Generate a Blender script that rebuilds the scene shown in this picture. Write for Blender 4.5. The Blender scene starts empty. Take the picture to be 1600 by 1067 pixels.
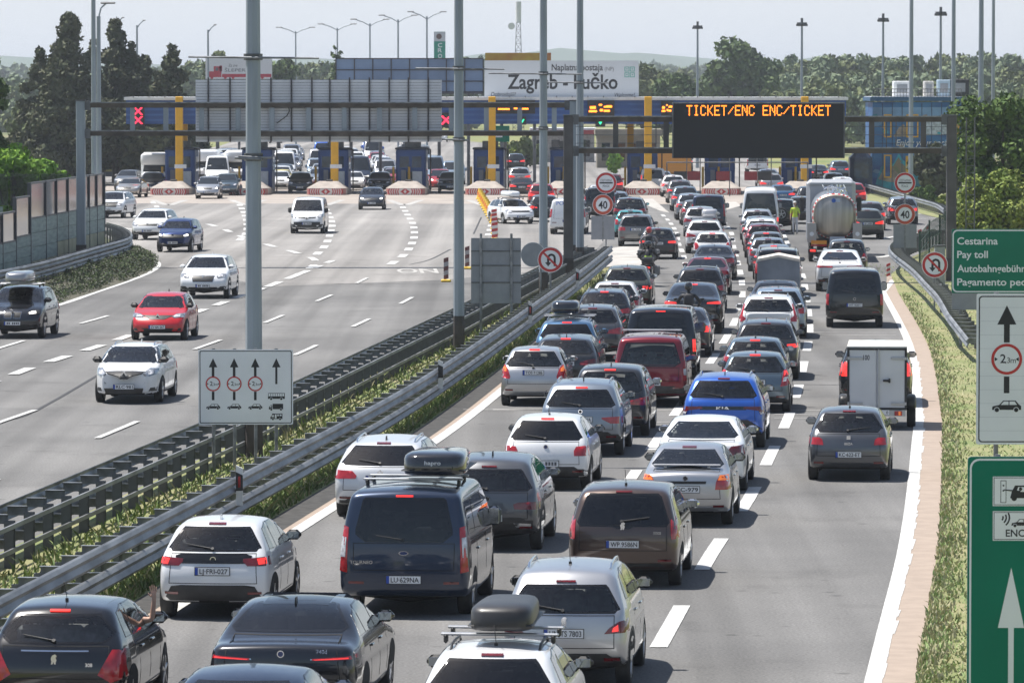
import bpy, math, random
import numpy as np
from mathutils import Vector, Matrix, geometry
R = math.radians
random.seed(7)
rng = np.random.default_rng(11)
scene = bpy.context.scene
COL = scene.collection
# ------------------------------------------------------------------ camera
FPX, HOR, CAMH = 8100.0, 138.0, 8.0            # focal length in photo pixels, horizon row, eye height
PITCH = math.atan((533.5 - HOR) / FPX)
cam = bpy.data.cameras.new('camera'); camo = bpy.data.objects.new('camera', cam); COL.objects.link(camo)
camo.location = (0, 0, CAMH); camo.rotation_euler = (math.pi/2 - PITCH, 0, 0)
cam.sensor_width = 36; cam.lens = 36*FPX/1600; cam.clip_start = .5; cam.clip_end = 30000
cam.dof.use_dof = True; cam.dof.focus_distance = 112; cam.dof.aperture_fstop = 11
scene.camera = camo
# ------------------------------------------------------------------ light
SUNV = Vector((-.37, .17, .90)).normalized()
w = bpy.data.worlds.new('World'); scene.world = w; w.use_nodes = True
nt = w.node_tree; nt.nodes.clear()
sky = nt.nodes.new('ShaderNodeTexSky'); sky.sky_type = 'NISHITA'; sky.sun_disc = False
sky.sun_elevation = math.asin(SUNV.z); sky.sun_rotation = math.atan2(SUNV.x, SUNV.y)
sky.air_density = 1.0; sky.dust_density = 1.0; sky.ozone_density = 1.5; sky.altitude = 100
bg = nt.nodes.new('ShaderNodeBackground'); bg.inputs[1].default_value = .085
out = nt.nodes.new('ShaderNodeOutputWorld')
geo = nt.nodes.new('ShaderNodeTexCoord'); sp = nt.nodes.new('ShaderNodeSeparateXYZ'); nt.links.new(geo.outputs['Generated'], sp.inputs[0])
mr = nt.nodes.new('ShaderNodeMapRange'); mr.interpolation_type = 'SMOOTHSTEP'; mr.inputs[1].default_value = 0; mr.inputs[2].default_value = .11; mr.inputs[3].default_value = .92; mr.inputs[4].default_value = .1
nt.links.new(sp.outputs[2], mr.inputs[0])
hz = nt.nodes.new('ShaderNodeMix'); hz.data_type = 'RGBA'; hz.inputs[7].default_value = (6.9, 7.3, 7.9, 1)     # summer haze low in the sky
nt.links.new(mr.outputs[0], hz.inputs[0]); nt.links.new(sky.outputs[0], hz.inputs[6]); nt.links.new(hz.outputs[2], bg.inputs[0]); nt.links.new(bg.outputs[0], out.inputs[0])
sl = bpy.data.lights.new('sun', 'SUN'); sl.energy = 5.0; sl.angle = R(.53); sl.color = (1, .955, .89)
so = bpy.data.objects.new('sun', sl); COL.objects.link(so); so.rotation_euler = (-SUNV).to_track_quat('-Z', 'Y').to_euler()
so.location = (0, 0, 60)
vs = scene.view_settings
vs.view_transform = 'Standard'; vs.look = 'None'; vs.exposure = 0.56; vs.gamma = 1; vs.use_curve_mapping = False
scene.cycles.max_bounces = 8; scene.cycles.transparent_max_bounces = 12
scene.cycles.caustics_reflective = False; scene.cycles.caustics_refractive = False
scene.cycles.sample_clamp_indirect = 4
# ------------------------------------------------------------------ pixel -> world
FW = Vector((0, math.cos(PITCH), -math.sin(PITCH))); UP = Vector((0, math.sin(PITCH), math.cos(PITCH)))
def ray(px, py): return FW*FPX + Vector((1, 0, 0))*(px-800) + UP*(533.5-py)
def gp(px, py, z=0.):
    d = ray(px, py); t = (z-CAMH)/d.z
    return Vector((d.x*t, d.y*t, z))
def ptY(px, py, Y):
    d = ray(px, py); t = Y/d.y
    return Vector((d.x*t, Y, CAMH+d.z*t))
def sc(Y): return FPX/Y
# ------------------------------------------------------------------ materials
MATS = {}
def srgb(r, g, b):
    f = lambda c: (c/255/12.92) if c/255 <= .04045 else ((c/255+.055)/1.055)**2.4
    return (f(r), f(g), f(b))
def pm(name, col, rough=.5, metal=0., coat=0., var=0., vscale=4., bump=0., bscale=30., emit=None, estr=0., col2=None, spec=.5, alpha=None, stretch=None):
    if name in MATS: return MATS[name]
    m = bpy.data.materials.new(name); m.use_nodes = True; MATS[name] = m
    n = m.node_tree.nodes; l = m.node_tree.links; b = n['Principled BSDF']
    b.inputs['Base Color'].default_value = (*col, 1); b.inputs['Roughness'].default_value = rough
    b.inputs['Metallic'].default_value = metal; b.inputs['Coat Weight'].default_value = coat
    b.inputs['Coat Roughness'].default_value = .04; b.inputs['Specular IOR Level'].default_value = spec
    m.diffuse_color = (*col, 1)
    tc = n.new('ShaderNodeTexCoord'); src = tc.outputs['Object']
    if stretch:
        mp = n.new('ShaderNodeMapping'); mp.inputs['Scale'].default_value = stretch
        l.new(src, mp.inputs[0]); src = mp.outputs[0]
    nz = n.new('ShaderNodeTexNoise'); nz.inputs['Scale'].default_value = vscale; nz.inputs['Detail'].default_value = 4
    l.new(src, nz.inputs['Vector'])
    mx = n.new('ShaderNodeMix'); mx.data_type = 'RGBA'
    c2 = col2 or tuple(min(1, c*(1-.9*var)) for c in col); c1 = col if col2 else tuple(min(1, c*(1+.6*var)) for c in col)
    mx.inputs[6].default_value = (*c1, 1); mx.inputs[7].default_value = (*c2, 1)
    mr = n.new('ShaderNodeMapRange'); mr.inputs[1].default_value = .35; mr.inputs[2].default_value = .65
    l.new(nz.outputs[0], mr.inputs[0]); l.new(mr.outputs[0], mx.inputs[0]); l.new(mx.outputs[2], b.inputs['Base Color'])
    if bump:
        n2 = n.new('ShaderNodeTexNoise'); n2.inputs['Scale'].default_value = bscale; n2.inputs['Detail'].default_value = 3
        l.new(src, n2.inputs['Vector'])
        bp = n.new('ShaderNodeBump'); bp.inputs['Strength'].default_value = bump; bp.inputs['Distance'].default_value = .02
        l.new(n2.outputs[0], bp.inputs['Height']); l.new(bp.outputs[0], b.inputs['Normal'])
    if emit:
        b.inputs['Emission Color'].default_value = (*emit, 1); b.inputs['Emission Strength'].default_value = estr
    return m
def glassmat(name, tint, rough=.015):
    m = bpy.data.materials.new(name); m.use_nodes = True; MATS[name] = m
    n = m.node_tree.nodes; l = m.node_tree.links; n.clear()
    o = n.new('ShaderNodeOutputMaterial'); mix = n.new('ShaderNodeMixShader'); fr = n.new('ShaderNodeFresnel'); fr.inputs[0].default_value = 1.52
    t = n.new('ShaderNodeBsdfTransparent'); t.inputs[0].default_value = (*tint, 1)
    g = n.new('ShaderNodeBsdfGlossy'); g.inputs['Roughness'].default_value = rough
    # both faces of a pane reflect: about twice the single-surface amount
    ma = n.new('ShaderNodeMath'); ma.operation = 'MULTIPLY'; ma.inputs[1].default_value = 1.7; ma.use_clamp = True
    l.new(fr.outputs[0], ma.inputs[0]); l.new(ma.outputs[0], mix.inputs[0])
    l.new(t.outputs[0], mix.inputs[1]); l.new(g.outputs[0], mix.inputs[2]); l.new(mix.outputs[0], o.inputs[0])
    return m
GL_REAR = glassmat('tinted_glass', (.58, .62, .62)); GL_DARK = glassmat('privacy_glass', (.045, .05, .055))
GL_CLEAR = glassmat('clear_glass', (.86, .89, .88)); GL_WALL = glassmat('barrier_glass', (.56, .63, .66), .12)
BLACK = pm('black_plastic', (.018, .018, .019), .45, var=.3)
DARKTRIM = pm('dark_trim', (.035, .035, .037), .6, var=.3, bump=.15, bscale=80)
FRIT = pm('glass_border', (.008, .008, .009), .06, spec=.6)
BLKGLASS = pm('dark_glass', (.012, .015, .018), .03, spec=.8, var=.3, vscale=1.5)
RUBBER = pm('tyre_rubber', (.022, .022, .022), .75, var=.4, bump=.4, bscale=60)
ALLOY = pm('alloy_metal', (.50, .51, .53), .3, .85, var=.2)
MIRROR = pm('mirror_glass', (.30, .33, .36), .06, 1.0)
CHROME = pm('chrome', (.80, .81, .83), .12, 1.0)
INTER = pm('interior_fabric', (.12, .118, .115), .85, var=.5, vscale=3)
SEATM = pm('seat_fabric', (.24, .24, .245), .8, var=.4, vscale=6)
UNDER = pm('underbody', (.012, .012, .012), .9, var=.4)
REDL = pm('tail_light_red', (.42, .012, .018), .12, coat=1, var=.35, vscale=9)
REDD = pm('tail_light_dark', (.14, .006, .010), .10, coat=1, var=.35, vscale=9)
REDLIT = pm('brake_light_lit', (.6, .02, .02), .15, coat=1, emit=(1, .045, .03), estr=.75, var=.3, vscale=12)
AMBER = pm('amber_lens', (.75, .16, .02), .12, coat=1, emit=(1, .25, .04), estr=.25)
WHITEL = pm('clear_lens', (.62, .62, .64), .08, coat=1, var=.5, vscale=10)
HEADL = pm('headlight_lens', (.30, .32, .35), .06, .3, coat=1, var=.6, vscale=9)
HEADON = pm('headlight_lit', (.9, .9, .9), .1, emit=(1, .96, .88), estr=2.4)
PLATEW = pm('plate_white', (.72, .73, .74), .35, var=.12, vscale=12)
PLATEB = pm('plate_blue', (.012, .06, .35), .4)
INK = pm('black_ink', (.012, .012, .014), .5)
INKW = pm('white_ink', (.75, .76, .76), .45, var=.1)
GREYMARK = pm('grey_mark', (.10, .10, .11), .5)
GALV = pm('galvanised_steel', (.235, .245, .255), .5, .55, var=.42, vscale=1.3, bump=.08, bscale=20, stretch=(3, .6, 3))
GALVD = pm('galvanised_dark', (.13, .135, .14), .55, .55, var=.4, vscale=1.7, bump=.1, bscale=20)
POLEM = pm('pole_paint_grey', (.27, .31, .345), .5, .25, var=.16, vscale=.9, bump=.05, bscale=12, stretch=(4, 4, .5))
POLEB = pm('pole_base_brown', (.06, .052, .048), .8, var=.4, vscale=2)
RUSTY = pm('gantry_brown', (.095, .078, .062), .75, .2, var=.45, vscale=1.5, bump=.15, bscale=15)
def paint(name, col, metal=.0, rough=.30, var=.04):
    return pm('paint_'+name, col, rough, metal, 1.0, var=var, vscale=1.1)
PAINT = {k: paint(k, *v) for k, v in dict(
    white=((.74, .75, .76),), pearl=((.66, .67, .69), .1), silver=((.47, .475, .49), .75, .34), greyblue=((.24, .28, .33), .7, .34),
    grey=((.105, .11, .12), .6), midgrey=((.17, .175, .18), .6), darkgrey=((.032, .035, .041), .5), black=((.006, .0065, .008), .2, .18), nearblack=((.011, .013, .018), .4, .22),
    navy=((.017, .030, .062), .6), brown=((.085, .058, .048), .6), red=((.40, .012, .018), .25), darkred=((.20, .008, .018), .5), maroon=((.155, .018, .032), .5), brightred=((.50, .004, .008), .0),
    blue=((.018, .11, .50), .35), deepblue=((.010, .032, .14), .5), midblue=((.06, .15, .28), .6), lightblue=((.28, .36, .45), .6), teal=((.03, .34, .36), .4),
    beige=((.40, .37, .33), .6), steelblue=((.10, .145, .185), .6), yellow=((.72, .55, .03),), orange=((.75, .24, .02),), olive=((.10, .11, .09), .4)).items()}
# ------------------------------------------------------------------ mesh helpers
class MB:
    """collects faces and links them as ONE mesh object"""
    def __init__(s): s.v = []; s.f = []; s.m = []; s.sm = []; s.mats = []; s.M = Matrix.Identity(4)
    def mi(s, mat):
        if mat not in s.mats: s.mats.append(mat)
        return s.mats.index(mat)
    def add(s, vs, fs, mat, smooth=False):
        o = len(s.v); i = s.mi(mat); s.v += [tuple(s.M @ Vector(v)) for v in vs]
        for f in fs: s.f.append([o+k for k in f]); s.m.append(i); s.sm.append(smooth)
    def box(s, c, d, mat, rz=0, bev=0):
        hx, hy, hz = d[0]/2, d[1]/2, d[2]/2; M = Matrix.Translation(c) @ Matrix.Rotation(rz, 4, 'Z')
        if bev <= 0:
            vs = [M @ Vector((x*hx, y*hy, z*hz)) for z in (-1, 1) for x, y in ((-1, -1), (1, -1), (1, 1), (-1, 1))]
            fs = [(3, 2, 1, 0), (4, 5, 6, 7), (0, 1, 5, 4), (1, 2, 6, 5), (2, 3, 7, 6), (3, 0, 4, 7)]
            s.add(vs, fs, mat); return
        b = min(bev, hx*.9, hy*.9, hz*.9); vs = []; rings = []
        for z, k in ((-hz, 1), (-hz+b, 0), (hz-b, 0), (hz, 1)):
            x, y = hx-(b if k else 0), hy-(b if k else 0); c2 = b if not k else b*.5
            ring = [(-x+c2, -y), (x-c2, -y), (x, -y+c2), (x, y-c2), (x-c2, y), (-x+c2, y), (-x, y-c2), (-x, -y+c2)]
            rings.append(range(len(vs), len(vs)+8)); vs += [M @ Vector((p[0], p[1], z)) for p in ring]
        fs = [tuple(reversed(rings[0])), tuple(rings[3])]
        for a in range(3):
            for i in range(8): fs.append((rings[a][i], rings[a][(i+1) % 8], rings[a+1][(i+1) % 8], rings[a+1][i]))
        s.add(vs, fs, mat)
    def cyl(s, p, q, r, mat, n=12, r2=None, cap=True, smooth=True):
        p, q = Vector(p), Vector(q); d = (q-p).normalized(); r2 = r if r2 is None else r2
        a = d.orthogonal().normalized(); b = d.cross(a); vs = []
        for c, rr in ((p, r), (q, r2)):
            for i in range(n): t = 2*math.pi*i/n; vs.append(c+a*rr*math.cos(t)+b*rr*math.sin(t))
        s.add(vs, [(i, (i+1) % n, n+(i+1) % n, n+i) for i in range(n)], mat, smooth)
        if cap: s.add(vs, [tuple(range(n-1, -1, -1)), tuple(range(n, 2*n))], mat)
    def tube(s, pts, r, mat, n=8):
        for a, b in zip(pts[:-1], pts[1:]): s.cyl(a, b, r, mat, n)
    def sweep(s, path, prof, mat, smooth=False, closed=True):
        """prof: (offset to the right of the path, height) swept along a ground path of (x, y, z)"""
        P = [Vector(p) for p in path]; vs = []; n = len(prof)
        for i, p in enumerate(P):
            t = (P[min(i+1, len(P)-1)]-P[max(i-1, 0)]); t.z = 0; t.normalize(); rt = Vector((t.y, -t.x, 0))
            vs += [p + rt*a + Vector((0, 0, h)) for a, h in prof]
        fs = []; m = n if closed else n-1
        for i in range(len(P)-1):
            for j in range(m): fs.append((i*n+j, i*n+(j+1) % n, (i+1)*n+(j+1) % n, (i+1)*n+j))
        s.add(vs, fs, mat, smooth)
        if closed: s.add(vs, [tuple(range(n-1, -1, -1)), tuple(range(len(vs)-n, len(vs)))], mat)
    def prism(s, pts, y0, y1, mat, side=None):
        """outline in x,z extruded from y0 (front) to y1"""
        n = len(pts); vs = [(x, y0, z) for x, z in pts]+[(x, y1, z) for x, z in pts]
        s.add(vs, [tuple(range(n)), tuple(range(2*n-1, n-1, -1))], mat)
        s.add(vs, [(i, n+i, n+(i+1) % n, (i+1) % n) for i in range(n)], side or mat)
    def flat(s, pts, y, mat):
        s.add([(x, y, z) for x, z in pts], [tuple(range(len(pts)))], mat)
    def ring(s, cx, cz, r0, r1, y, mat, n=40):
        vs = []
        for r in (r0, r1): vs += [(cx+r*math.cos(2*math.pi*i/n), y, cz+r*math.sin(2*math.pi*i/n)) for i in range(n)]
        s.add(vs, [(i, (i+1) % n, n+(i+1) % n, n+i) for i in range(n)], mat)
    def disc(s, cx, cz, r, y, mat, n=40):
        s.flat([(cx+r*math.cos(2*math.pi*i/n), cz+r*math.sin(2*math.pi*i/n)) for i in range(n)], y, mat)
    def text(s, txt, x, z, h, y, mat, w=None, align='C', slant=0, rot=None, bold=0):
        vs, fs, (x0, x1) = textmesh(txt, bold); k = h
        kx = k if w is None else w/max(1e-6, x1-x0)
        ox = {'C': (x0+x1)/2, 'L': x0, 'R': x1}[align]
        P = [(x+(vx-ox)*kx+slant*vz*k, y, z+(vz-.5)*k) for vx, vz in vs]
        if rot: P = [rot(p) for p in P]
        s.add(P, fs, mat)
    def mesh(s, name):
        me = bpy.data.meshes.new(name); me.from_pydata(s.v, [], s.f)
        for m in s.mats: me.materials.append(m)
        me.polygons.foreach_set('material_index', s.m); me.polygons.foreach_set('use_smooth', s.sm); me.update()
        return me
    def build(s, name, parent=None):
        o = bpy.data.objects.new(name, s.mesh(name)); COL.objects.link(o)
        if parent: o.parent = parent
        return o
_T = {}
def textmesh(txt, bold=0):
    """letters as flat faces in x,z: capital height 1"""
    if (txt, bold) in _T: return _T[(txt, bold)]
    cu = bpy.data.curves.new('lettering', 'FONT'); cu.body = txt; cu.resolution_u = 3; cu.offset = bold
    ob = bpy.data.objects.new('lettering', cu); me = bpy.data.meshes.new_from_object(ob)
    k = 1/.70
    vs = [(v.co.x*k, v.co.y*k) for v in me.vertices]; fs = [tuple(p.vertices) for p in me.polygons]
    xs = [v[0] for v in vs] or [0, 1]
    bpy.data.objects.remove(ob); bpy.data.curves.remove(cu); bpy.data.meshes.remove(me)
    _T[(txt, bold)] = (vs, fs, (min(xs), max(xs))); return _T[(txt, bold)]
def tag(o, label=None, cat=None, group=None, kind=None):
    if label: o['label'] = label
    if cat: o['category'] = cat
    if group: o['group'] = group
    if kind: o['kind'] = kind
    return o
def empty(name, loc=(0, 0, 0), rz=0, label=None, cat=None, group=None):
    o = bpy.data.objects.new(name, None); COL.objects.link(o); o.location = loc; o.rotation_euler = (0, 0, rz)
    o.empty_display_size = .3
    return tag(o, label, cat, group)
KIDS = {}
def link(name, me, parent=None):
    o = bpy.data.objects.new(name, me); COL.objects.link(o)
    if parent: o.parent = parent
    return o
def copy_tree(root, loc, rz, label=None, group=None):
    """a thing, copies of its parts and their sub-parts (plain object copies)"""
    def rec(o, parent):
        c = o.copy(); COL.objects.link(c); c.parent = parent
        for ch in o.children: rec(ch, c)
        return c
    r = rec(root, None); r.location = loc; r.rotation_euler = (0, 0, rz)
    return tag(r, label, None, group)
def bez(pts, n=8):
    """Catmull-Rom through points"""
    P = [Vector(p) for p in pts]; P = [2*P[0]-P[1]]+P+[2*P[-1]-P[-2]]; o = []
    for i in range(1, len(P)-2):
        for k in range(n):
            t = k/n; a, b, c, d = P[i-1], P[i], P[i+1], P[i+2]
            o.append(.5*((2*b)+(c-a)*t+(2*a-5*b+4*c-d)*t*t+(3*b-a-3*c+d)*t**3))
    return o+[P[-2]]
def sheet(name, pts, z, mat, kind='structure', thick=0):
    """a ground sheet from an outline of world points"""
    pts = [Vector((p[0], p[1], z)) for p in pts]
    tri = geometry.tessellate_polygon([pts])
    b = MB(); b.add(pts, [tuple(t) if (pts[t[1]]-pts[t[0]]).cross(pts[t[2]]-pts[t[0]]).z > 0 else tuple(reversed(t)) for t in tri], mat)
    return tag(b.build(name), kind=kind)
def strip(b, path, w, z, mat, off=0.):
    b.sweep([(p[0], p[1], z) for p in path], [(off-w/2, 0), (off+w/2, 0)], mat, closed=False)
def dashes(b, path, w, z, mat, on=6., period=12., start=0., end=None):
    P = [Vector((p[0], p[1], 0)) for p in path]; L = [0]
    for a, c in zip(P[:-1], P[1:]): L.append(L[-1]+(c-a).length)
    def at(s):
        for i in range(len(P)-1):
            if L[i+1] >= s: return P[i].lerp(P[i+1], (s-L[i])/max(1e-6, L[i+1]-L[i]))
        return P[-1]
    s = start
    while s < min(L[-1], end or 1e9):
        strip(b, [at(max(0, s+on*k/4)) for k in range(5) if s+on*k/4 <= L[-1]+on/4], w, z, mat); s += period
# ------------------------------------------------------------------ cars: a body surface, then panes, lamps and trim laid on that surface
def box_topology(nx, ny, nz):
    idx = {}; P = []; F = []
    def vid(i, j, k):
        if (i, j, k) not in idx: idx[(i, j, k)] = len(P); P.append((i/nx*2-1, j/ny*2-1, k/nz*2-1))
        return idx[(i, j, k)]
    for j in range(ny):
        for k in range(nz):
            F.append((vid(nx, j, k), vid(nx, j+1, k), vid(nx, j+1, k+1), vid(nx, j, k+1)))
            F.append((vid(0, j+1, k), vid(0, j, k), vid(0, j, k+1), vid(0, j+1, k+1)))
    for i in range(nx):
        for k in range(nz):
            F.append((vid(i, 0, k), vid(i+1, 0, k), vid(i+1, 0, k+1), vid(i, 0, k+1)))
            F.append((vid(i+1, ny, k), vid(i, ny, k), vid(i, ny, k+1), vid(i+1, ny, k+1)))
        for j in range(ny):
            F.append((vid(i, j, nz), vid(i+1, j, nz), vid(i+1, j+1, nz), vid(i, j+1, nz)))
            F.append((vid(i+1, j, 0), vid(i, j, 0), vid(i, j+1, 0), vid(i+1, j+1, 0)))
    return np.array(P), F
BOXP, BOXF = box_topology(34, 66, 30)
BOXF_A = np.array(BOXF)
def chaikin(p, n=1, q=.22):
    p = np.array(p, float)
    for _ in range(n):
        a = p; b = np.roll(p, -1, 0); p = np.stack([a*(1-q)+b*q, a*q+b*(1-q)], 1).reshape(-1, 2)
    return p
def poly_sdf(a, b, P):
    x, y = a[:, None], b[:, None]; v0 = P; v1 = np.roll(P, -1, 0)
    ex, ey = (v1-v0).T; wx, wy = x-v0[:, 0], y-v0[:, 1]
    t = np.clip((wx*ex+wy*ey)/(ex*ex+ey*ey+1e-12), 0, 1)
    d = np.sqrt(((wx-ex*t)**2+(wy-ey*t)**2).min(1))
    c = ((v0[:, 1] <= y) & (v1[:, 1] > y)) | ((v0[:, 1] > y) & (v1[:, 1] <= y))
    xi = v0[:, 0]+(y-v0[:, 1])/np.where(np.abs(ey) < 1e-9, 1e-9, ey)*ex
    return np.where((c & (x < xi)).sum(1) % 2 == 1, -d, d)
def inset(poly, d):
    n = len(poly); ar = sum(poly[i][0]*poly[(i+1) % n][1]-poly[(i+1) % n][0]*poly[i][1] for i in range(n)); s = 1 if ar > 0 else -1; o = []
    for i in range(n):
        p0, p1, p2 = (np.array(poly[k % n], float) for k in (i-1, i, i+1))
        a = (p1-p0)/max(1e-9, np.linalg.norm(p1-p0)); b = (p2-p1)/max(1e-9, np.linalg.norm(p2-p1))
        na, nb = np.array((-a[1], a[0]))*s, np.array((-b[1], b[0]))*s
        m = na+nb; k = 2/max(.6, m @ m); o.append(tuple(p1+m*k*d*.5*1.0))
    return o
def dens(poly, h):
    o = []
    for i in range(len(poly)):
        a, b = np.array(poly[i], float), np.array(poly[(i+1) % len(poly)], float); n = max(1, int(np.linalg.norm(b-a)/h))
        o += [tuple(a+(b-a)*k/n) for k in range(n)]
    return o
class Shape:
    def __init__(s, L, W, H, prof, hw, ro, wb, tr, bow=(.10, .26), ins_r=None, ins_f=None, k=.10, crown=.05, **kw):
        s.L, s.W, s.H, s.ro, s.wb, s.tr, s.k, s.crown, s.bow = L, W, H, ro, wb, tr, k, crown, bow
        s.P = chaikin([(d-L/2, z) for d, z in prof], 2)
        s.hz = [z for z, _ in hw]; s.hv = [v*W/2 for _, v in hw]
        r = ins_r or [(0, .13), (.08, .08), (.25, .04), (.6, .012), (1., 0)]; f = ins_f or [(0, .28), (.1, .19), (.3, .10), (.7, .035), (1.2, 0)]
        s.iy = [d-L/2 for d, _ in r]+[L/2-d for d, _ in reversed(f)]; s.iv = [v for _, v in r]+[v for _, v in reversed(f)]
    def hwz(s, z): return np.interp(z, s.hz, s.hv)
    def F(s, x, y, z):
        ax = np.abs(x); hw = s.hwz(z); u = np.clip(ax/hw, 0, 1.25)**2; t = y/(s.L/2); tt = np.clip(np.abs(t)*1.6-.6, 0, 1)
        yy = y+np.where(t < 0, -s.bow[0], s.bow[1])*u*tt
        zz = z+s.crown*u*np.clip((z/s.H-.45)/.3, 0, 1)
        d1 = poly_sdf(yy, zz, s.P); d2 = (ax-(hw-np.interp(y, s.iy, s.iv)))*.95
        h = np.maximum(s.k-np.abs(d1-d2), 0)/s.k
        return np.maximum(d1, d2)+h*h*s.k*.25
    def root(s, A, B, n=20):
        lo = np.zeros(len(A)); hi = np.ones(len(A))
        for _ in range(n):
            m = (lo+hi)/2; Q = A+(B-A)*m[:, None]; inside = s.F(*Q.T) < 0
            hi = np.where(inside, m, hi); lo = np.where(inside, lo, m)
        return A+(B-A)*((lo+hi)/2)[:, None]
    def grad(s, Q, e=.012):
        g = np.stack([s.F(*(Q+np.eye(3)[i]*e).T)-s.F(*(Q-np.eye(3)[i]*e).T) for i in range(3)], 1)
        return g/np.maximum(1e-9, np.linalg.norm(g, axis=1))[:, None]
    def hull(s):
        A = BOXP*np.array((s.W/2+.1, s.L/2+.1, s.H/2+.1))+np.array((0, 0, s.H/2))
        m = s.W*.24
        B = np.stack([np.clip(A[:, 0], -m, m), np.clip(A[:, 1], -s.L/2+.95, s.L/2-1.15), np.clip(A[:, 2], .5, max(.62, s.H-.75))], 1)
        return s.root(A, B, 16)
    def project(s, view, uv):
        uv = np.array(uv, float); n = len(uv); o = np.zeros(n)
        if view == 'rear': A = np.stack([uv[:, 0], o-s.L/2-.3, uv[:, 1]], 1); B = A.copy(); B[:, 1] = -.1
        elif view == 'front': A = np.stack([uv[:, 0], o+s.L/2+.3, uv[:, 1]], 1); B = A.copy(); B[:, 1] = -.1
        elif view == 'right': A = np.stack([o+s.W/2+.3, uv[:, 0], uv[:, 1]], 1); B = A.copy(); B[:, 0] = 0
        elif view == 'left': A = np.stack([o-s.W/2-.3, uv[:, 0], uv[:, 1]], 1); B = A.copy(); B[:, 0] = 0
        else: A = np.stack([uv[:, 0], uv[:, 1], o+s.H+.3], 1); B = A.copy(); B[:, 2] = .5
        return s.root(A, B)
    def patch(s, mb, view, poly, mat, off=.006, thick=.02, h=.07, frit=0, inner=None, hole=None):
        """outline seen from one side, laid on the body; frit: opaque border width, inside it the material `inner`; hole: only the border"""
        pl = dens(poly, h); verts = [Vector(p) for p in pl]; n0 = len(verts); edges = [(i, (i+1) % n0) for i in range(n0)]
        ip = None; w = frit or hole
        if w:
            ip = inset(poly, w); q = dens(ip, h); k = len(verts); verts += [Vector(p) for p in q]; edges += [(k+i, k+(i+1) % len(q)) for i in range(len(q))]
        arr = np.array(poly, float); x0, y0 = arr.min(0); x1, y1 = arr.max(0)
        gx, gy = np.meshgrid(np.arange(x0+h/2, x1, h), np.arange(y0+h/2, y1, h)); g = np.stack([gx.ravel(), gy.ravel()], 1)
        if len(g):
            g = g[poly_sdf(g[:, 0], g[:, 1], arr) < -h*.35]
            if ip is not None and len(g): g = g[np.abs(poly_sdf(g[:, 0], g[:, 1], np.array(ip))) > h*.3]
            verts += [Vector(p) for p in g]
        V, _, T, *_r = geometry.delaunay_2d_cdt(verts, edges, [], 0, 1e-5)
        V = np.array([tuple(v) for v in V]); T = np.array([t for t in T if len(t) == 3])
        c = V[T].mean(1); T = T[poly_sdf(c[:, 0], c[:, 1], arr) < 0]; c = V[T].mean(1)
        reg = np.zeros(len(T), int)
        if ip is not None: reg = (poly_sdf(c[:, 0], c[:, 1], np.array(ip)) < 0).astype(int)
        if hole: T = T[reg == 0]; reg = reg[reg == 0]
        Q = s.project(view, V); N = s.grad(Q); Qo = Q+N*off
        t0 = Q[T]; fn = np.cross(t0[:, 1]-t0[:, 0], t0[:, 2]-t0[:, 0]); nn = N[T].mean(1); flip = (fn*nn).sum(1) < 0
        T = np.where(flip[:, None], T[:, ::-1], T)
        ec = {}
        for t in T:
            for a, b in ((t[0], t[1]), (t[1], t[2]), (t[2], t[0])):
                if (b, a) in ec: del ec[(b, a)]
                else: ec[(a, b)] = 1
        Qi = Q-N*thick; nV = len(V)
        for r, m in ((0, mat), (1, inner or mat)):
            if (reg == r).any(): mb.add(Qo, T[reg == r].tolist(), m, True)
        k = len(mb.v); vs = np.concatenate([Qo, Qi]); mb.add(vs, [(a, nV+a, nV+b, b) for a, b in ec], mat, False)
def mirror(p): return [(-x, z) for x, z in reversed(p)]
# ---- templates: side outline is (distance from the rear, height); hw: (height, share of half width)
CARHW = [(.15, .90), (.30, .975), (.55, 1.0), (.72, .995), (.92, .96), (1.0, .93), (1.30, .765), (1.48, .68), (1.6, .60)]
T = {}
T['hatch'] = dict(L=4.05, W=1.77, H=1.48, ro=.72, wb=2.55, tr=.32, belt=.98,
    prof=[(.36, .21), (.07, .32), (0, .50), (.0, .70), (.06, .90), (.13, 1.0), (.47, 1.37), (.62, 1.445), (1.3, 1.48), (1.9, 1.465), (2.3, 1.385), (3.02, 1.0), (3.6, .875), (3.88, .72), (4.05, .5), (4.0, .33), (3.75, .21)],
    hw=CARHW, rw=(1.0, 1.37, .90, .86), dlo=[(.62, 1.03), (3.0, 1.0), (2.28, 1.36), (1.9, 1.40), (1.2, 1.405), (.75, 1.34)], pil=[1.25, 2.05], tail='side')
T['suv'] = dict(L=4.45, W=1.84, H=1.64, ro=.86, wb=2.66, tr=.35, belt=1.1,
    prof=[(.40, .27), (.10, .40), (0, .60), (.02, .85), (.05, 1.03), (.12, 1.13), (.42, 1.50), (.58, 1.59), (1.6, 1.64), (2.2, 1.62), (2.6, 1.54), (3.3, 1.13), (3.95, 1.03), (4.27, .88), (4.43, .68), (4.43, .45), (4.15, .27)],
    hw=[(.2, .92), (.4, .985), (.65, 1.0), (.85, .995), (1.05, .955), (1.14, .92), (1.45, .775), (1.64, .69), (1.75, .62)], rw=(1.13, 1.50, .88, .84), dlo=[(.68, 1.18), (3.2, 1.13), (2.56, 1.50), (2.1, 1.545), (1.3, 1.545), (.85, 1.47)], pil=[1.30, 2.25], tail='wide')
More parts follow.
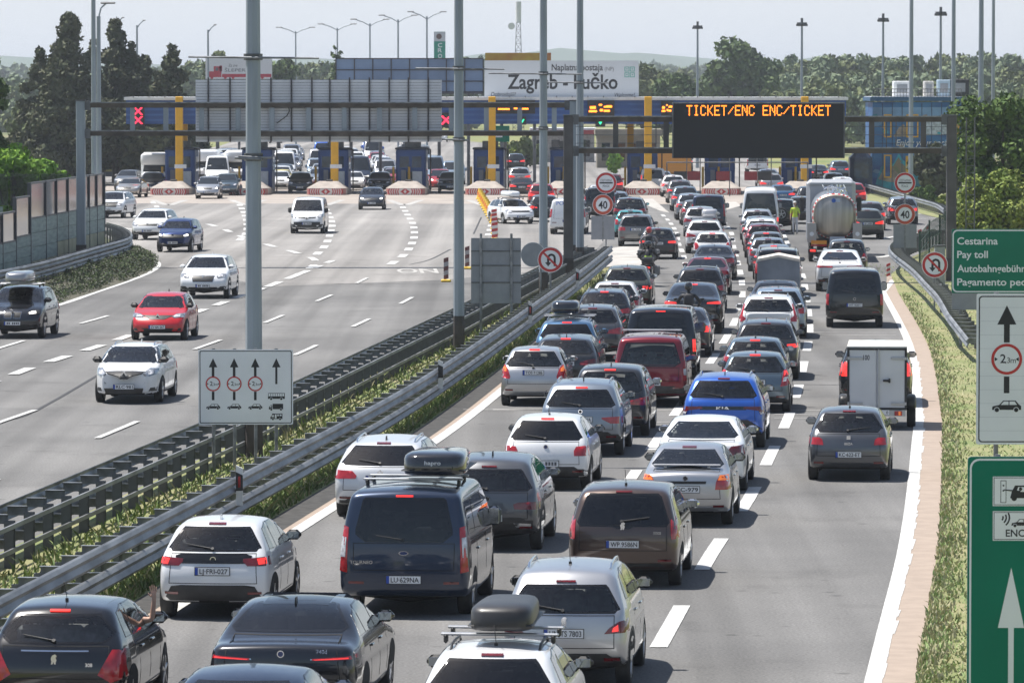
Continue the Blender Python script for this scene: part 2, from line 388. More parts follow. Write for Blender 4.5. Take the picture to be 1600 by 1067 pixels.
T['estate'] = dict(L=4.7, W=1.83, H=1.47, ro=.95, wb=2.75, tr=.32, belt=.98,
    prof=[(.40, .21), (.08, .32), (0, .52), (.02, .75), (.07, .93), (.14, 1.0), (.56, 1.35), (.72, 1.41), (1.9, 1.47), (2.45, 1.455), (2.8, 1.38), (3.55, 1.0), (4.2, .89), (4.55, .74), (4.7, .52), (4.65, .32), (4.4, .21)],
    hw=CARHW, rw=(1.0, 1.345, .90, .85), dlo=[(.66, 1.03), (3.5, 1.0), (2.76, 1.36), (2.3, 1.395), (1.4, 1.39), (.86, 1.32)], pil=[1.45, 2.45], tail='wide')
T['sedan'] = dict(L=4.75, W=1.83, H=1.45, ro=1.0, wb=2.8, tr=.33, belt=.98,
    prof=[(.38, .21), (.08, .33), (0, .55), (.0, .80), (.04, .97), (.12, 1.015), (.62, 1.04), (1.25, 1.355), (1.6, 1.425), (2.1, 1.45), (2.55, 1.41), (3.45, 1.0), (4.2, .87), (4.6, .73), (4.75, .52), (4.7, .32), (4.45, .21)],
    hw=CARHW, rw=(1.055, 1.345, .90, .83), dlo=[(.95, 1.03), (3.4, 1.0), (2.52, 1.355), (2.1, 1.385), (1.7, 1.37), (1.3, 1.28)], pil=[1.55, 2.45], tail='wide')
T['mpv'] = dict(L=4.5, W=1.82, H=1.64, ro=.78, wb=2.73, tr=.33, belt=1.03,
    prof=[(.36, .22), (.08, .34), (0, .55), (.0, .85), (.04, 1.02), (.10, 1.10), (.32, 1.50), (.48, 1.60), (1.4, 1.64), (2.2, 1.61), (2.6, 1.52), (3.5, 1.05), (4.0, .94), (4.35, .74), (4.5, .5), (4.42, .3), (4.2, .22)],
    hw=[(.2, .93), (.4, .985), (.7, 1.0), (.95, .975), (1.05, .945), (1.4, .83), (1.6, .74), (1.7, .68)], rw=(1.04, 1.49, .88, .82), dlo=[(.40, 1.10), (3.45, 1.05), (2.56, 1.49), (2.1, 1.53), (1.2, 1.545), (.58, 1.46)], pil=[1.2, 2.2], tail='side')
T['van'] = dict(L=4.97, W=1.98, H=1.97, ro=1.0, wb=2.93, tr=.34, belt=1.1, k=.09, crown=.05, bow=(.05, .22),
    ins_r=[(0, .05), (.06, .025), (.2, .006), (.5, 0)],
    prof=[(.30, .28), (.05, .40), (0, .55), (.02, 1.1), (.08, 1.45), (.17, 1.85), (.27, 1.935), (.7, 1.97), (3.0, 1.97), (3.3, 1.91), (4.0, 1.36), (4.2, 1.22), (4.72, 1.03), (4.93, .75), (4.97, .5), (4.9, .3), (4.6, .25)],
    hw=[(.25, .95), (.5, .995), (.8, 1.0), (1.1, .985), (1.5, .92), (1.8, .855), (1.97, .80)], rw=(1.17, 1.82, .83, .78), dlo=[(.35, 1.25), (3.95, 1.22), (3.32, 1.72), (2.9, 1.75), (.5, 1.75)], pil=[1.3, 2.75], tail='tall', gt='dark')
T['bigvan'] = dict(L=5.95, W=2.02, H=2.6, ro=1.1, wb=3.6, tr=.35, belt=1.3, k=.10, crown=.06, bow=(.04, .2), ins_r=[(0, .05), (.06, .02), (.2, 0)],
    prof=[(.25, .3), (.03, .42), (0, .6), (.02, 1.4), (.10, 2.35), (.25, 2.54), (.6, 2.6), (4.0, 2.6), (4.35, 2.48), (5.0, 1.5), (5.2, 1.35), (5.75, 1.1), (5.93, .8), (5.95, .5), (5.8, .3)],
    hw=[(.25, .95), (.5, .99), (.9, 1.0), (1.4, .985), (2.0, .90), (2.4, .84), (2.6, .80)], rw=(1.05, 2.15, .90, .84), dlo=[(.4, 1.4), (4.9, 1.4), (4.4, 2.1), (.5, 2.1)], pil=[2.0, 3.6], tail='tall', gt='dark')
def mod(base, name, **kw):
    d = dict(T[base]); L0, W0, H0 = d['L'], d['W'], d['H']
    L, H = kw.get('L', L0), kw.get('H', H0); a, b = L/L0, H/H0
    d['prof'] = [(x*a, z*b) for x, z in d['prof']]; d['hw'] = [(z*b, v) for z, v in d['hw']]
    d['rw'] = (d['rw'][0]*b, d['rw'][1]*b)+d['rw'][2:]; d['dlo'] = [(x*a, z*b) for x, z in d['dlo']]; d['pil'] = [p*a for p in d['pil']]
    d['ro'] *= a; d['wb'] *= a; d['belt'] *= b; d.update(kw); T[name] = d
mod('suv', 'coupesuv', H=1.63, L=4.8, W=1.95, prof=[(.42, .27), (.10, .40), (0, .62), (.0, .9), (.02, 1.06), (.10, 1.14), (.55, 1.22), (1.35, 1.52), (1.75, 1.60), (2.3, 1.63), (2.6, 1.60), (2.95, 1.52), (3.6, 1.13), (4.3, 1.03), (4.62, .88), (4.78, .68), (4.78, .45), (4.5, .27)], rw=(1.235, 1.52, .86, .74), tail='strip', dlo=[(1.0, 1.2), (3.5, 1.13), (2.9, 1.49), (2.4, 1.535), (1.9, 1.51), (1.4, 1.40)])
mod('van', 'leisure', L=4.40, W=1.85, H=1.80, tail='tall', rw=(1.03, 1.63, .86, .80), gt='rear')
mod('suv', 'offroad', L=4.3, W=1.8, H=1.85, k=.06, bow=(.03, .12), prof=[(.3, .35), (.05, .45), (0, .6), (.0, 1.2), (.06, 1.7), (.14, 1.82), (2.3, 1.85), (2.5, 1.80), (2.85, 1.25), (3.9, 1.18), (4.2, 1.1), (4.3, .8), (4.28, .45), (4.0, .35)], hw=[(.3, .93), (.6, 1.0), (1.1, 1.0), (1.25, .97), (1.8, .85)], tail='side')
TAILS = {  # outlines in (share of half width, height as a share of rear-window base height) for the right lamp
    'side': [[(.985, 1.0), (.985, .70), (.66, .69), (.70, .82), (.84, 1.0)]],
    'wide': [[(.985, .90), (.985, .715), (.44, .73), (.46, .80), (.70, .85)]],
    'strip': [[(.985, .84), (.985, .77), (.30, .78), (.30, .82)]],
    'tall': [[(.995, 1.22), (.995, .64), (.90, .62), (.90, 1.05), (.93, 1.22)]],
    'yaris': [[(.985, .93), (.985, .80), (.62, .80), (.55, .86), (.55, .90), (.72, .91)]],
    'big': [[(.985, .93), (.985, .58), (.80, .52), (.62, .62), (.84, .93)]],
    'column': [[(.985, 1.22), (.985, .74), (.74, .74), (.74, .82), (.88, .90), (.94, 1.2)]],
    'square': [[(.985, .92), (.985, .66), (.60, .67), (.62, .88), (.75, .93)]],
    'round': [[(.985, .90), (.985, .72), (.74, .66), (.62, .72), (.62, .84), (.75, .93)]],
    'claw': [[(.985, .83), (.985, .73), (.90, .72), (.88, .82)], [(.86, .83), (.84, .72), (.78, .72), (.76, .82)], [(.74, .83), (.72, .72), (.66, .72), (.64, .82)]],
    'fit': [[(.975, 1.06), (.985, .74), (.72, .70), (.70, .76), (.84, .98)]],
    'hook': [[(.985, .80), (.985, .74), (.45, .76), (.45, .785)], [(.985, .745), (.985, .70), (.62, .735), (.62, .765)]],
}
def wheel_mesh(r, w):
    tp = [(r*.66, -w*.42), (r*.80, -w*.5), (r*.95, -w*.46), (r, -w*.30), (r, w*.30), (r*.95, w*.46), (r*.80, w*.5), (r*.66, w*.42)]
    n = 28; t = MB(); vs = [(x, a*math.cos(2*math.pi*i/n), a*math.sin(2*math.pi*i/n)) for i in range(n) for a, x in tp]; m = len(tp)
    t.add(vs, [(i*m+j, ((i+1) % n)*m+j, ((i+1) % n)*m+j+1, i*m+j+1) for i in range(n) for j in range(m-1)], RUBBER, True)
    q = MB()
    for sx in (1, -1):
        k = 5; q.cyl((sx*w*.2, 0, 0), (sx*w*.40, 0, 0), r*.67, BLACK, 24)
        for i in range(k):
            a = 2*math.pi*i/k; M = Matrix.Rotation(a, 4, 'X'); q.M = M
            q.box((sx*w*.43, 0, r*.36), (.025, r*.17, r*.6), ALLOY, bev=.01); q.M = Matrix.Identity(4)
        q.cyl((sx*w*.41, 0, 0), (sx*w*.47, 0, 0), r*.15, ALLOY, 12)
        nn = 28; vs = [(sx*w*.44, rr*math.cos(2*math.pi*i/nn), rr*math.sin(2*math.pi*i/nn)) for rr in (r*.60, r*.68) for i in range(nn)]
        q.add(vs, [(i, (i+1) % nn, nn+(i+1) % nn, nn+i) if sx < 0 else (nn+i, nn+(i+1) % nn, (i+1) % nn, i) for i in range(nn)], ALLOY)
    return t.mesh('tyre'), q.mesh('rim')
_W = {}
def plate_mb(b, s, view, zc, txt=None, w=.52, h=.112, yellow=False, back=.012):
    Q = s.project(view, [(0, zc-h*.6), (0, zc+h*.6)]); sg = -1 if view == 'rear' else 1
    y = (Q[:, 1].min() if sg < 0 else Q[:, 1].max())+sg*back; M = Matrix.Translation((0, y, zc))
    if sg > 0: M = M @ Matrix.Rotation(math.pi, 4, 'Z')
    b.M = M; b.box((0, .008, 0), (w+.02, .012, h+.02), BLACK); b.box((0, 0, 0), (w, .01, h), PLATEW)
    b.flat([(-w/2, -h/2), (-w/2+.045, -h/2), (-w/2+.045, h/2), (-w/2, h/2)], -.0065, PLATEB)
    if txt: b.text(txt, .022, 0, h*.66, -.0075, INK, w=w*.82, bold=.012)
    else:
        for x in (-.15, -.09, .02, .08, .14, .20): b.flat([(x-.022, -.035), (x+.022, -.035), (x+.022, .035), (x-.022, .035)], -.0075, GREYMARK)
    b.M = Matrix.Identity(4)
def make_car(spec):
    """builds the meshes of one kind of vehicle: list of (part name, mesh, parent part index or None, location)"""
    t = dict(T[spec['t']]); t.update(spec); paintm = PAINT[t.get('paint', 'grey')]
    s = Shape(t['L'], t['W'], t['H'], t['prof'], t['hw'], t['ro'], t['wb'], t['tr'], t.get('bow', (.10, .26)), t.get('ins_r'), t.get('ins_f'), t.get('k', .10), t.get('crown', .05))
    parts = []
    L, W, H = s.L, s.W, s.H
    def put(name, mb, parent=None, loc=(0, 0, 0)):
        if mb.f: parts.append((name, mb.mesh(name), parent, loc))
        return len(parts)-1
    hwr = lambda u, z: u*(float(s.hwz(z))-.012)
    zb, zt, ub, ut = t['rw']; rq = t.get('rear_corner', .10)
    rwp = [(hwr(-ub, zb+.0), zb+rq*.5), (hwr(-ub*(1-rq), zb), zb), (hwr(ub*(1-rq), zb), zb), (hwr(ub, zb), zb+rq*.5), (hwr(ut, zt), zt-.04), (hwr(ut-.06, zt), zt), (hwr(-ut+.06, zt), zt), (hwr(-ut, zt), zt-.04)]
    if t.get('rwp'): rwp = [(hwr(u, z*zb), z*zb) for u, z in t['rwp']]
    Y = lambda d: d-L/2
    dlo = [(Y(d), z) for d, z in t['dlo']]
    # windscreen outline from the side outline
    zs0, zs1 = t['dlo'][1][1]+.02, H*.935
    wsp = [(hwr(-.90, zs0), zs0), (hwr(.90, zs0), zs0), (hwr(.86, zs1), zs1-.04), (hwr(.78, zs1), zs1), (hwr(-.78, zs1), zs1), (hwr(-.86, zs1), zs1-.04)]
    gt = t.get('gt', 'tint'); g_r = {'tint': GL_REAR, 'dark': GL_DARK, 'rear': GL_REAR, 'clear': GL_CLEAR}[gt]
    fr = .055
    panes = []
    xs = [-9]+[Y(p) for p in t['pil']]+[9]
    for i in range(len(xs)-1):
        a, c = xs[i]+.03, xs[i+1]-.03; pg = clip_poly(clip_poly(dlo, a, 1), c, -1)
        if len(pg) > 2: panes.append((pg, i == len(xs)-2))
    # body with openings
    V = s.hull(); keep = np.ones(len(BOXF), bool); C = V[BOXF_A].mean(1)
    nrm = np.cross(V[BOXF_A[:, 2]]-V[BOXF_A[:, 0]], V[BOXF_A[:, 3]]-V[BOXF_A[:, 1]]); nrm /= np.maximum(1e-9, np.linalg.norm(nrm, axis=1))[:, None]
    def cut(poly, a, b, cond, d):
        ip = np.array(inset(poly, d)); ok = cond.copy()
        ok &= (poly_sdf(C[:, a], C[:, b], ip) < 0)
        for k in range(4): ok &= poly_sdf(V[BOXF_A[:, k]][:, a], V[BOXF_A[:, k]][:, b], np.array(inset(poly, d*.3))) < 0
        keep[ok] = False
    blindside = t.get('blind', False)
    cut(rwp, 0, 2, (nrm[:, 1] < -.1) & (C[:, 1] < 0), fr*.7)
    cut(wsp, 0, 2, (nrm[:, 1] > .1) & (C[:, 1] > 0), fr*.7)
    for pg, _ in panes:
        if not blindside: cut(pg, 1, 2, np.abs(nrm[:, 0]) > .4, .03)
    F = BOXF_A[keep]
    body = MB(); body.add(V.tolist(), F.tolist(), paintm, True)
    low = V[:, 2].min()+.03
    ui = body.mi(UNDER)
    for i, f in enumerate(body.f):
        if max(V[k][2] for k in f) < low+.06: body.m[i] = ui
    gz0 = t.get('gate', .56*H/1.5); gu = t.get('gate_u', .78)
    s.patch(body, 'rear', [(hwr(-gu, gz0), gz0), (hwr(gu, gz0), gz0), (hwr(gu+.03, zb-.02), zb-.02), (hwr(-gu-.03, zb-.02), zb-.02)], UNDER, .0025, thick=.004, hole=.020)
    for v in ('left', 'right'):
        for i, p in enumerate(t['pil']+[t['dlo'][1][0]-.15]):
            yy = Y(p); yr = Y(t['ro'])
            if i == 0 and yy-yr < t['tr']: yy = yr+t['tr']+.05
            s.patch(body, v, [(yy-.009, .38), (yy+.009, .38), (yy+.009, t['belt']), (yy-.009, t['belt'])], UNDER, .002, h=.15, thick=.003)
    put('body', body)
    # inner lining and seats
    N = s.grad(V); it = MB(); Vi = V-N*.05; sel = (V[:, 2] > .5); ok = sel[F].all(1)
    it.add(Vi.tolist(), F[ok][:, ::-1].tolist(), INTER, True)
    bz = t['belt']; seat_y = Y(t['dlo'][1][0])-1.05; rear_y = Y(max(1.0, max(d for d, z in t['prof'] if d < L/2 and z < zt+.02 and z > .5*H)+.42))
    it.box((0, (rear_y+seat_y)/2-.1, bz-.22), (W*.78, seat_y-rear_y+1.2, .05), INTER)
    it.box((0, Y(t['dlo'][1][0])-.25, bz-.10), (W*.80, .45, .16), INTER, bev=.05)
    for yy, cols in ((seat_y-.15, (-.36, .36)), (rear_y, (-.42, 0, .42))):
        for x in cols:
            it.box((x, yy, bz-.08), (.46, .16, .50), SEATM, bev=.06); it.box((x, yy-.01, bz+.27), (.25, .11, .17), SEATM, bev=.05)
            it.cyl((x-.06, yy, bz+.1), (x-.06, yy, bz+.25), .012, ALLOY, 6); it.cyl((x+.06, yy, bz+.1), (x+.06, yy, bz+.25), .012, ALLOY, 6)
    put('interior', it)
    # glass
    g = MB(); s.patch(g, 'rear', rwp, FRIT, .004, frit=fr, inner=g_r); put('rear_window', g)
    g = MB(); s.patch(g, 'front', wsp, FRIT, .004, frit=.05, inner=GL_CLEAR); put('windscreen', g)
    for v in ('left', 'right'):
        for pg, first in panes:
            g = MB(); s.patch(g, v, pg, paintm if blindside and not first else FRIT, .004, frit=.028, inner=(GL_CLEAR if first else (GL_DARK if gt == 'dark' else GL_REAR)) if not (blindside and not first) else paintm); put('side_window', g)
    # rear lamps
    tl = t.get('tl', TAILS[t['tail']]); lm = {'red': REDL, 'dark': REDD, 'lit': REDLIT}[t.get('lamp', 'red')]
    for sg in (1, -1):
        g = MB()
        for p in tl:
            q = [(hwr(u, z*zb)*sg, z*zb) for u, z in p]; s.patch(g, 'rear', q, lm, .012, thick=.03, h=.05)
        i0 = put('tail_light', g)
        g = MB()
        for p, mm in t.get('lens', []):
            q = [(hwr(u, z*zb)*sg, z*zb) for u, z in p]; s.patch(g, 'rear', q, mm, .017, thick=.01, h=.05)
        if g.f: put('lens', g, i0)
        if t.get('lit2') or t.get('lamp') == 'lit':
            pass
    if t.get('hbl', True):
        zz = zt+.035*H/1.5; g = MB(); s.patch(g, 'rear', [(-.13, zz-.011), (.13, zz-.011), (.13, zz+.011), (-.13, zz+.011)], REDLIT if t.get('hlit', False) else REDD, .018, h=.08); put('high_brake_light', g)
    # bumper trim, tailgate gap, plate
    ph = t.get('cladh', .50 if t['t'] in ('suv', 'coupesuv', 'offroad') else .36); z0 = .30 if H < 1.6 else .36
    cm = paintm if t.get('clad') == 'paint' else DARKTRIM
    g = MB(); s.patch(g, 'rear', t.get('cladp') and [(hwr(u, z), z) for u, z in t['cladp']] or [(hwr(-.96, z0), z0), (hwr(.96, z0), z0), (hwr(.985, ph), ph), (hwr(.75, ph), ph), (hwr(.66, ph+.05), ph+.05), (hwr(-.66, ph+.05), ph+.05), (hwr(-.75, ph), ph), (hwr(-.985, ph), ph)], cm, .008)
    put('bumper_trim', g)
    zr = t.get('refl', .42*H/1.5)
    for sg in (1, -1):
        g = MB(); s.patch(g, 'rear', [(sg*hwr(.62, zr), zr-.02), (sg*hwr(.86, zr), zr-.015), (sg*hwr(.86, zr), zr+.02), (sg*hwr(.62, zr), zr+.018)], REDD, .014, h=.1); put('reflector', g)
    for p, mm in t.get('extra', []):
        g = MB(); s.patch(g, 'rear', [(hwr(u, z), z) for u, z in p], mm, .010, h=.06); put('rear_trim', g)
    pz = t.get('plate_z', .78*H/1.5 if t['t'] not in ('van', 'bigvan') else .72)
    g = MB(); plate_mb(g, s, 'rear', pz, t.get('plate')); put('number_plate', g)
    # emblem, wiper, handle strip
    ez = t.get('badge_z', zb-.10); Q = s.project('rear', [(0, ez)])[0]; g = MB(); bt = t.get('badge', 'round')
    if bt == 'round': g.cyl((0, Q[1]-.012, ez), (0, Q[1]+.01, ez), .046, CHROME, 18); g.cyl((0, Q[1]-.014, ez), (0, Q[1]-.004, ez), .034, PAINT['deepblue'] if t.get('bb') else BLACK, 18)
    elif bt == 'oval':
        vs = [(.075*math.cos(a*.2618), Q[1]-.012, ez+.032*math.sin(a*.2618)) for a in range(24)]; g.add(vs, [tuple(range(24))], CHROME); g.add([(x*.82, y-.002, ez+(z-ez)*.8) for x, y, z in vs], [tuple(range(24))], PAINT['deepblue'])
    elif bt == 'rings':
        for a, c in ((.05, .034), (.02, .05)):
            vs = [(r*(a if 1 else 0)*math.cos(k*.2618), Q[1]-.012, ez+r*c*math.sin(k*.2618)) for r in (1, .72) for k in range(24)]; g.add(vs, [(k, (k+1) % 24, 24+(k+1) % 24, 24+k) for k in range(24)], CHROME)
    elif bt == 'lion':
        for p in ([(-.02, .06), (.015, .075), (.04, .05), (.02, .03), (.035, .0), (.02, -.04), (.035, -.07), (.01, -.07), (-.005, -.02), (-.02, -.07), (-.045, -.07), (-.03, -.02), (-.04, .02)],): g.prism([(x, z+ez) for x, z in p], Q[1]-.014, Q[1]+.01, CHROME)
    elif bt == 'letters': g.text(t['badge_txt'], 0, ez, .07, Q[1]-.012, CHROME, w=.30, bold=.02)
    elif bt == 'square': g.prism([(-.04, ez-.04), (.04, ez-.04), (.04, ez+.04), (-.04, ez+.04)], Q[1]-.014, Q[1]+.01, CHROME)
    put('emblem', g)
    for tx, ux, zz, hh in t.get('script', []):
        Q = s.project('rear', [(hwr(ux, zz), zz)])[0]; g = MB(); g.text(tx, hwr(ux, zz), zz, hh, Q[1]-.014, t.get('script_mat', CHROME), bold=.01); put('lettering', g)
    if t.get('wiper', True) and t['t'] not in ('sedan',):
        A, B = s.project('rear', [(-.02, zb+.03), (-.42*t.get('wipe', 1), zb+.09)]); n = s.grad(np.array([A, B]))
        g = MB(); g.cyl(Vector(A+n[0]*.025), Vector(B+n[1]*.03), .012, BLACK, 6, .008); g.cyl(Vector(A-n[0]*.01), Vector(A+n[0]*.035), .025, BLACK, 8); put('wiper', g)
    # flanks: wheel arches, sill, door gaps, handles
    yr, yf = Y(t['ro']), Y(t['ro']+t['wb']); r = t['tr']
    clad = DARKTRIM if t.get('clad', 'dark' if t['t'] in ('suv', 'offroad') else 'paint') == 'dark' and t['t'] in ('suv', 'offroad', 'coupesuv') else None
    for v in ('left', 'right'):
        for yc in (yr, yf):
            circ = lambda q, a0=-.35, a1=math.pi+.35: [(yc+q*math.cos(a0+(a1-a0)*i/22), r+q*math.sin(a0+(a1-a0)*i/22)) for i in range(23)]
            g = MB(); s.patch(g, v, [p for p in circ(r+.055) if p[1] > .2], UNDER, .003, h=.2, thick=.01)
            if clad: s.patch(g, v, [p for p in circ(r+.12) if p[1] > .22], clad, .002, h=.2, thick=.01)
            put('wheel_arch', g)
        g = MB(); s.patch(g, v, [(yr+r+.04, .24), (yf-r-.04, .24), (yf-r-.04, .33), (yr+r+.04, .33)], DARKTRIM, .006, h=.3); put('sill_trim', g)
        for p in t['pil']:
            y2 = Y(p)+.22; zz = bz-.13; Q = s.project(v, [(y2, zz)])[0]; g = MB(); g.box((Q[0]+(.012 if v == 'right' else -.012), y2, zz), (.03, .20, .03), paintm, bev=.01); put('door_handle', g)
    # mirrors
    ym, zm = Y(t['dlo'][1][0])-.28, bz+.10+(.08 if t['t'] in ('van', 'bigvan') else 0); mw, mh = (.22, .30) if t['t'] in ('van', 'bigvan') else (.24, .155)
    for sg in (1, -1):
        x = sg*(float(s.hwz(zm-.05))+.07); g = MB(); mmat = t.get('mirror', paintm)
        g.box((x, ym, zm), (mw, .15, mh), mmat, bev=.06); g.box((x-sg*.15, ym+.03, zm-.05), (.22, .06, .05), BLACK, bev=.02); i0 = put('wing_mirror', g)
        q = MB(); q.box((x, ym-.078, zm), (mw-.06, .008, mh-.05), MIRROR, bev=.003); put('mirror_glass', q, i0)
    # roof
    if t.get('rails'):
        for sg in (1, -1):
            g = MB(); pts = []
            for k in range(9):
                y = Y(t['dlo'][0][0]+.25)+(Y(t['dlo'][2][0])-Y(t['dlo'][0][0])-.5)*k/8; P = s.project('top', [(sg*(float(s.hwz(H*.97))-.10), y)])[0]; pts.append(Vector(P)+Vector((0, 0, .045 if 0 < k < 8 else -.005)))
            g.tube(pts, .017, CHROME if t['rails'] == 'chrome' else BLACK, 8); put('roof_rail', g)
    if t.get('ant', 'fin') == 'fin':
        P = s.project('top', [(0, Y(t['dlo'][-1][0])+.22)])[0]; g = MB(); g.prism([(-.012, -.01), (.012, -.01), (.006, .07), (-.006, .07)], -.09, .06, BLACK if t.get('paint') != 'white' else paintm); put('antenna', offset_mb(g, P))
    elif t.get('ant') == 'rod':
        P = s.project('top', [(0, Y(t['dlo'][-1][0])+.22)])[0]; g = MB(); g.cyl((0, 0, -.01), (0, 0, .03), .022, BLACK, 8); g.cyl((0, 0, .03), (0, -.22, .26), .005, BLACK, 6); put('antenna', offset_mb(g, P))
    if t.get('sunroof'):
        g = MB(); a, c = Y(t['dlo'][2][0])-.15, Y(t['dlo'][0][0])+.5; s.patch(g, 'top', [(-.42, c), (.42, c), (.42, a), (-.42, a)], BLKGLASS, .004, h=.15); put('sunroof', g)
    if t.get('spoiler'):
        P = s.project('rear', [(0, zb+.02)])[0]; g = MB(); g.box((0, P[1]-.04, zb+.055), (W*.74, .17, .028), paintm, bev=.01); g.box((-.4, P[1]+.0, zb+.02), (.05, .1, .06), paintm); g.box((.4, P[1]+.0, zb+.02), (.05, .1, .06), paintm); put('spoiler', g)
    # front: grille, lamps, intakes
    fz = bz*.74; g = MB(); gp_ = t.get('grille', [(-.34, fz+.05), (-.30, fz-.06), (.30, fz-.06), (.34, fz+.05)]); gm = t.get('grille_mat', BLACK)
    for p in (gp_ if isinstance(gp_[0], list) else [gp_]): s.patch(g, 'front', p, gm, .008, h=.06)
    gi = put('grille', g)
    if t.get('grille_rim'):
        g = MB()
        for p in (gp_ if isinstance(gp_[0], list) else [gp_]): s.patch(g, 'front', p, CHROME, .014, h=.06, hole=.016, thick=.01)
        put('chrome_rim', g, gi)
    hl = t.get('hl', [(.96, fz+.10), (.93, fz-.03), (.62, fz-.06), (.56, fz+.03), (.80, fz+.12)])
    for sg in (1, -1):
        g = MB(); q = [(hwr(u, z)*sg, z) for u, z in hl]; s.patch(g, 'front', q, BLACK if t.get('lampon') else HEADL, .012, thick=.03, h=.05)
        c = np.mean(q, 0); i0 = put('headlight', g)
        g = MB(); s.patch(g, 'front', [tuple(c+(np.array(p)-c)*.55+np.array((-sg*.04, -.005))) for p in q], HEADON if t.get('lampon') else WHITEL, .018, thick=.01, h=.05); put('headlight_lens', g, i0)
    g = MB(); iz = .36*H/1.5; s.patch(g, 'front', [(hwr(-.55, iz), iz-.07), (hwr(.55, iz), iz-.07), (hwr(.60, iz), iz+.06), (hwr(-.60, iz), iz+.06)], BLACK, .008)
    for sg in (1, -1): s.patch(g, 'front', [(sg*hwr(.70, iz), iz-.03), (sg*hwr(.90, iz), iz-.03), (sg*hwr(.92, iz), iz+.07), (sg*hwr(.76, iz), iz+.06)], BLACK, .008, h=.06)
    put('bumper_intake', g)
    if t['t'] in ('suv', 'offroad', 'van'):
        g = MB(); zc_ = .50; s.patch(g, 'front', [(hwr(-.93, .36), .36), (hwr(.93, .36), .36), (hwr(.95, zc_), zc_), (hwr(.72, zc_-.02), zc_-.02), (hwr(.64, .42), .42), (hwr(-.64, .42), .42), (hwr(-.72, zc_-.02), zc_-.02), (hwr(-.95, zc_), zc_)], DARKTRIM, .007); put('front_trim', g)
    g = MB(); plate_mb(g, s, 'front', t.get('fplate_z', .46*H/1.5), t.get('fplate')); put('front_number_plate', g)
    Q = s.project('front', [(0, fz+.02)])[0]; g = MB(); fb = t.get('fbadge', 'disc')
    if fb == 'disc': g.cyl((0, Q[1]-.02, fz+.02), (0, Q[1]+.018, fz+.02), .055, CHROME, 16); g.cyl((0, Q[1]+.01, fz+.02), (0, Q[1]+.02, fz+.02), .042, BLACK, 16)
    elif fb == 'diamond':
        g.prism([(0, fz-.10), (.085, fz+.02), (0, fz+.14), (-.085, fz+.02)], Q[1]+.022, Q[1]-.02, CHROME); g.prism([(0, fz-.04), (.042, fz+.02), (0, fz+.08), (-.042, fz+.02)], Q[1]+.026, Q[1], BLACK)
    elif fb == 'star':
        vs = [(rr*math.cos(k*.2618), Q[1]+.022, fz+.02+rr*math.sin(k*.2618)) for rr in (.10, .085) for k in range(24)]; g.add(vs, [(k, (k+1) % 24, 24+(k+1) % 24, 24+k) for k in range(24)], CHROME)
        for k in range(3): a = math.pi/2+k*2.0944; g.cyl((0, Q[1]+.022, fz+.02), (.09*math.cos(a), Q[1]+.022, fz+.02+.09*math.sin(a)), .014, CHROME, 6, .005)
    put('front_emblem', g)
    # wheels
    key = (round(r, 2), .21 if W < 1.9 else .235)
    if key not in _W: _W[key] = wheel_mesh(*key)
    ty, ri = _W[key]
    for sg in (1, -1):
        for yc in (yr, yf):
            x = sg*(float(s.hwz(r))-key[1]/2+.012); parts.append(('wheel', ty, None, (x, yc, r))); parts.append(('rim', ri, len(parts)-1, (0, 0, 0)))
    return dict(parts=parts, shape=s, t=t, paint=paintm)
def offset_mb(g, P):
    g.v = [(v[0]+P[0], v[1]+P[1], v[2]+P[2]) for v in g.v]; return g
def clip_poly(p, x, sgn):
    o = []
    for i in range(len(p)):
        a, b = p[i], p[(i+1) % len(p)]; ia, ib = (a[0]-x)*sgn >= 0, (b[0]-x)*sgn >= 0
        if ia: o.append(a)
        if ia != ib: t = (x-a[0])/(b[0]-a[0]); o.append((x, a[1]+(b[1]-a[1])*t))
    return o
def set_paint(o, old, new):
    if old is new or not o.data: return
    for sl in o.material_slots:
        if sl.material is old: sl.link = 'OBJECT'; sl.material = new
def place_car(kit, name, loc, rz, label, cat, group=None, paint=None):
    root = empty(name, loc, rz, label, cat, group); obs = []
    for (n, me, par, l) in kit['parts']:
        o = link(n, me, obs[par] if par is not None else root); o.location = l; obs.append(o)
        if paint is not None: set_paint(o, kit['paint'], paint)
    return root
def join_kit(kit, skip=('interior', 'rim', 'reflector', 'tailgate_gap', 'door_gap', 'door_handle', 'emblem', 'wiper', 'mirror_glass', 'antenna', 'lettering', 'sill_trim', 'roof_rail')):
    """the same vehicle as ONE mesh, for copies too far off to show their parts"""
    b = MB()
    for (n, me, par, l) in kit['parts']:
        if n in skip: continue
        off = Vector(l); ml = list(me.materials); o = len(b.v)
        b.v += [tuple(v.co+off) for v in me.vertices]
        for p in me.polygons:
            m = ml[p.material_index]
            if m in (GL_REAR, GL_CLEAR, GL_DARK): m = BLKGLASS
            b.f.append([o+i for i in p.vertices]); b.m.append(b.mi(m)); b.sm.append(p.use_smooth)
    return b.mesh('far_vehicle')
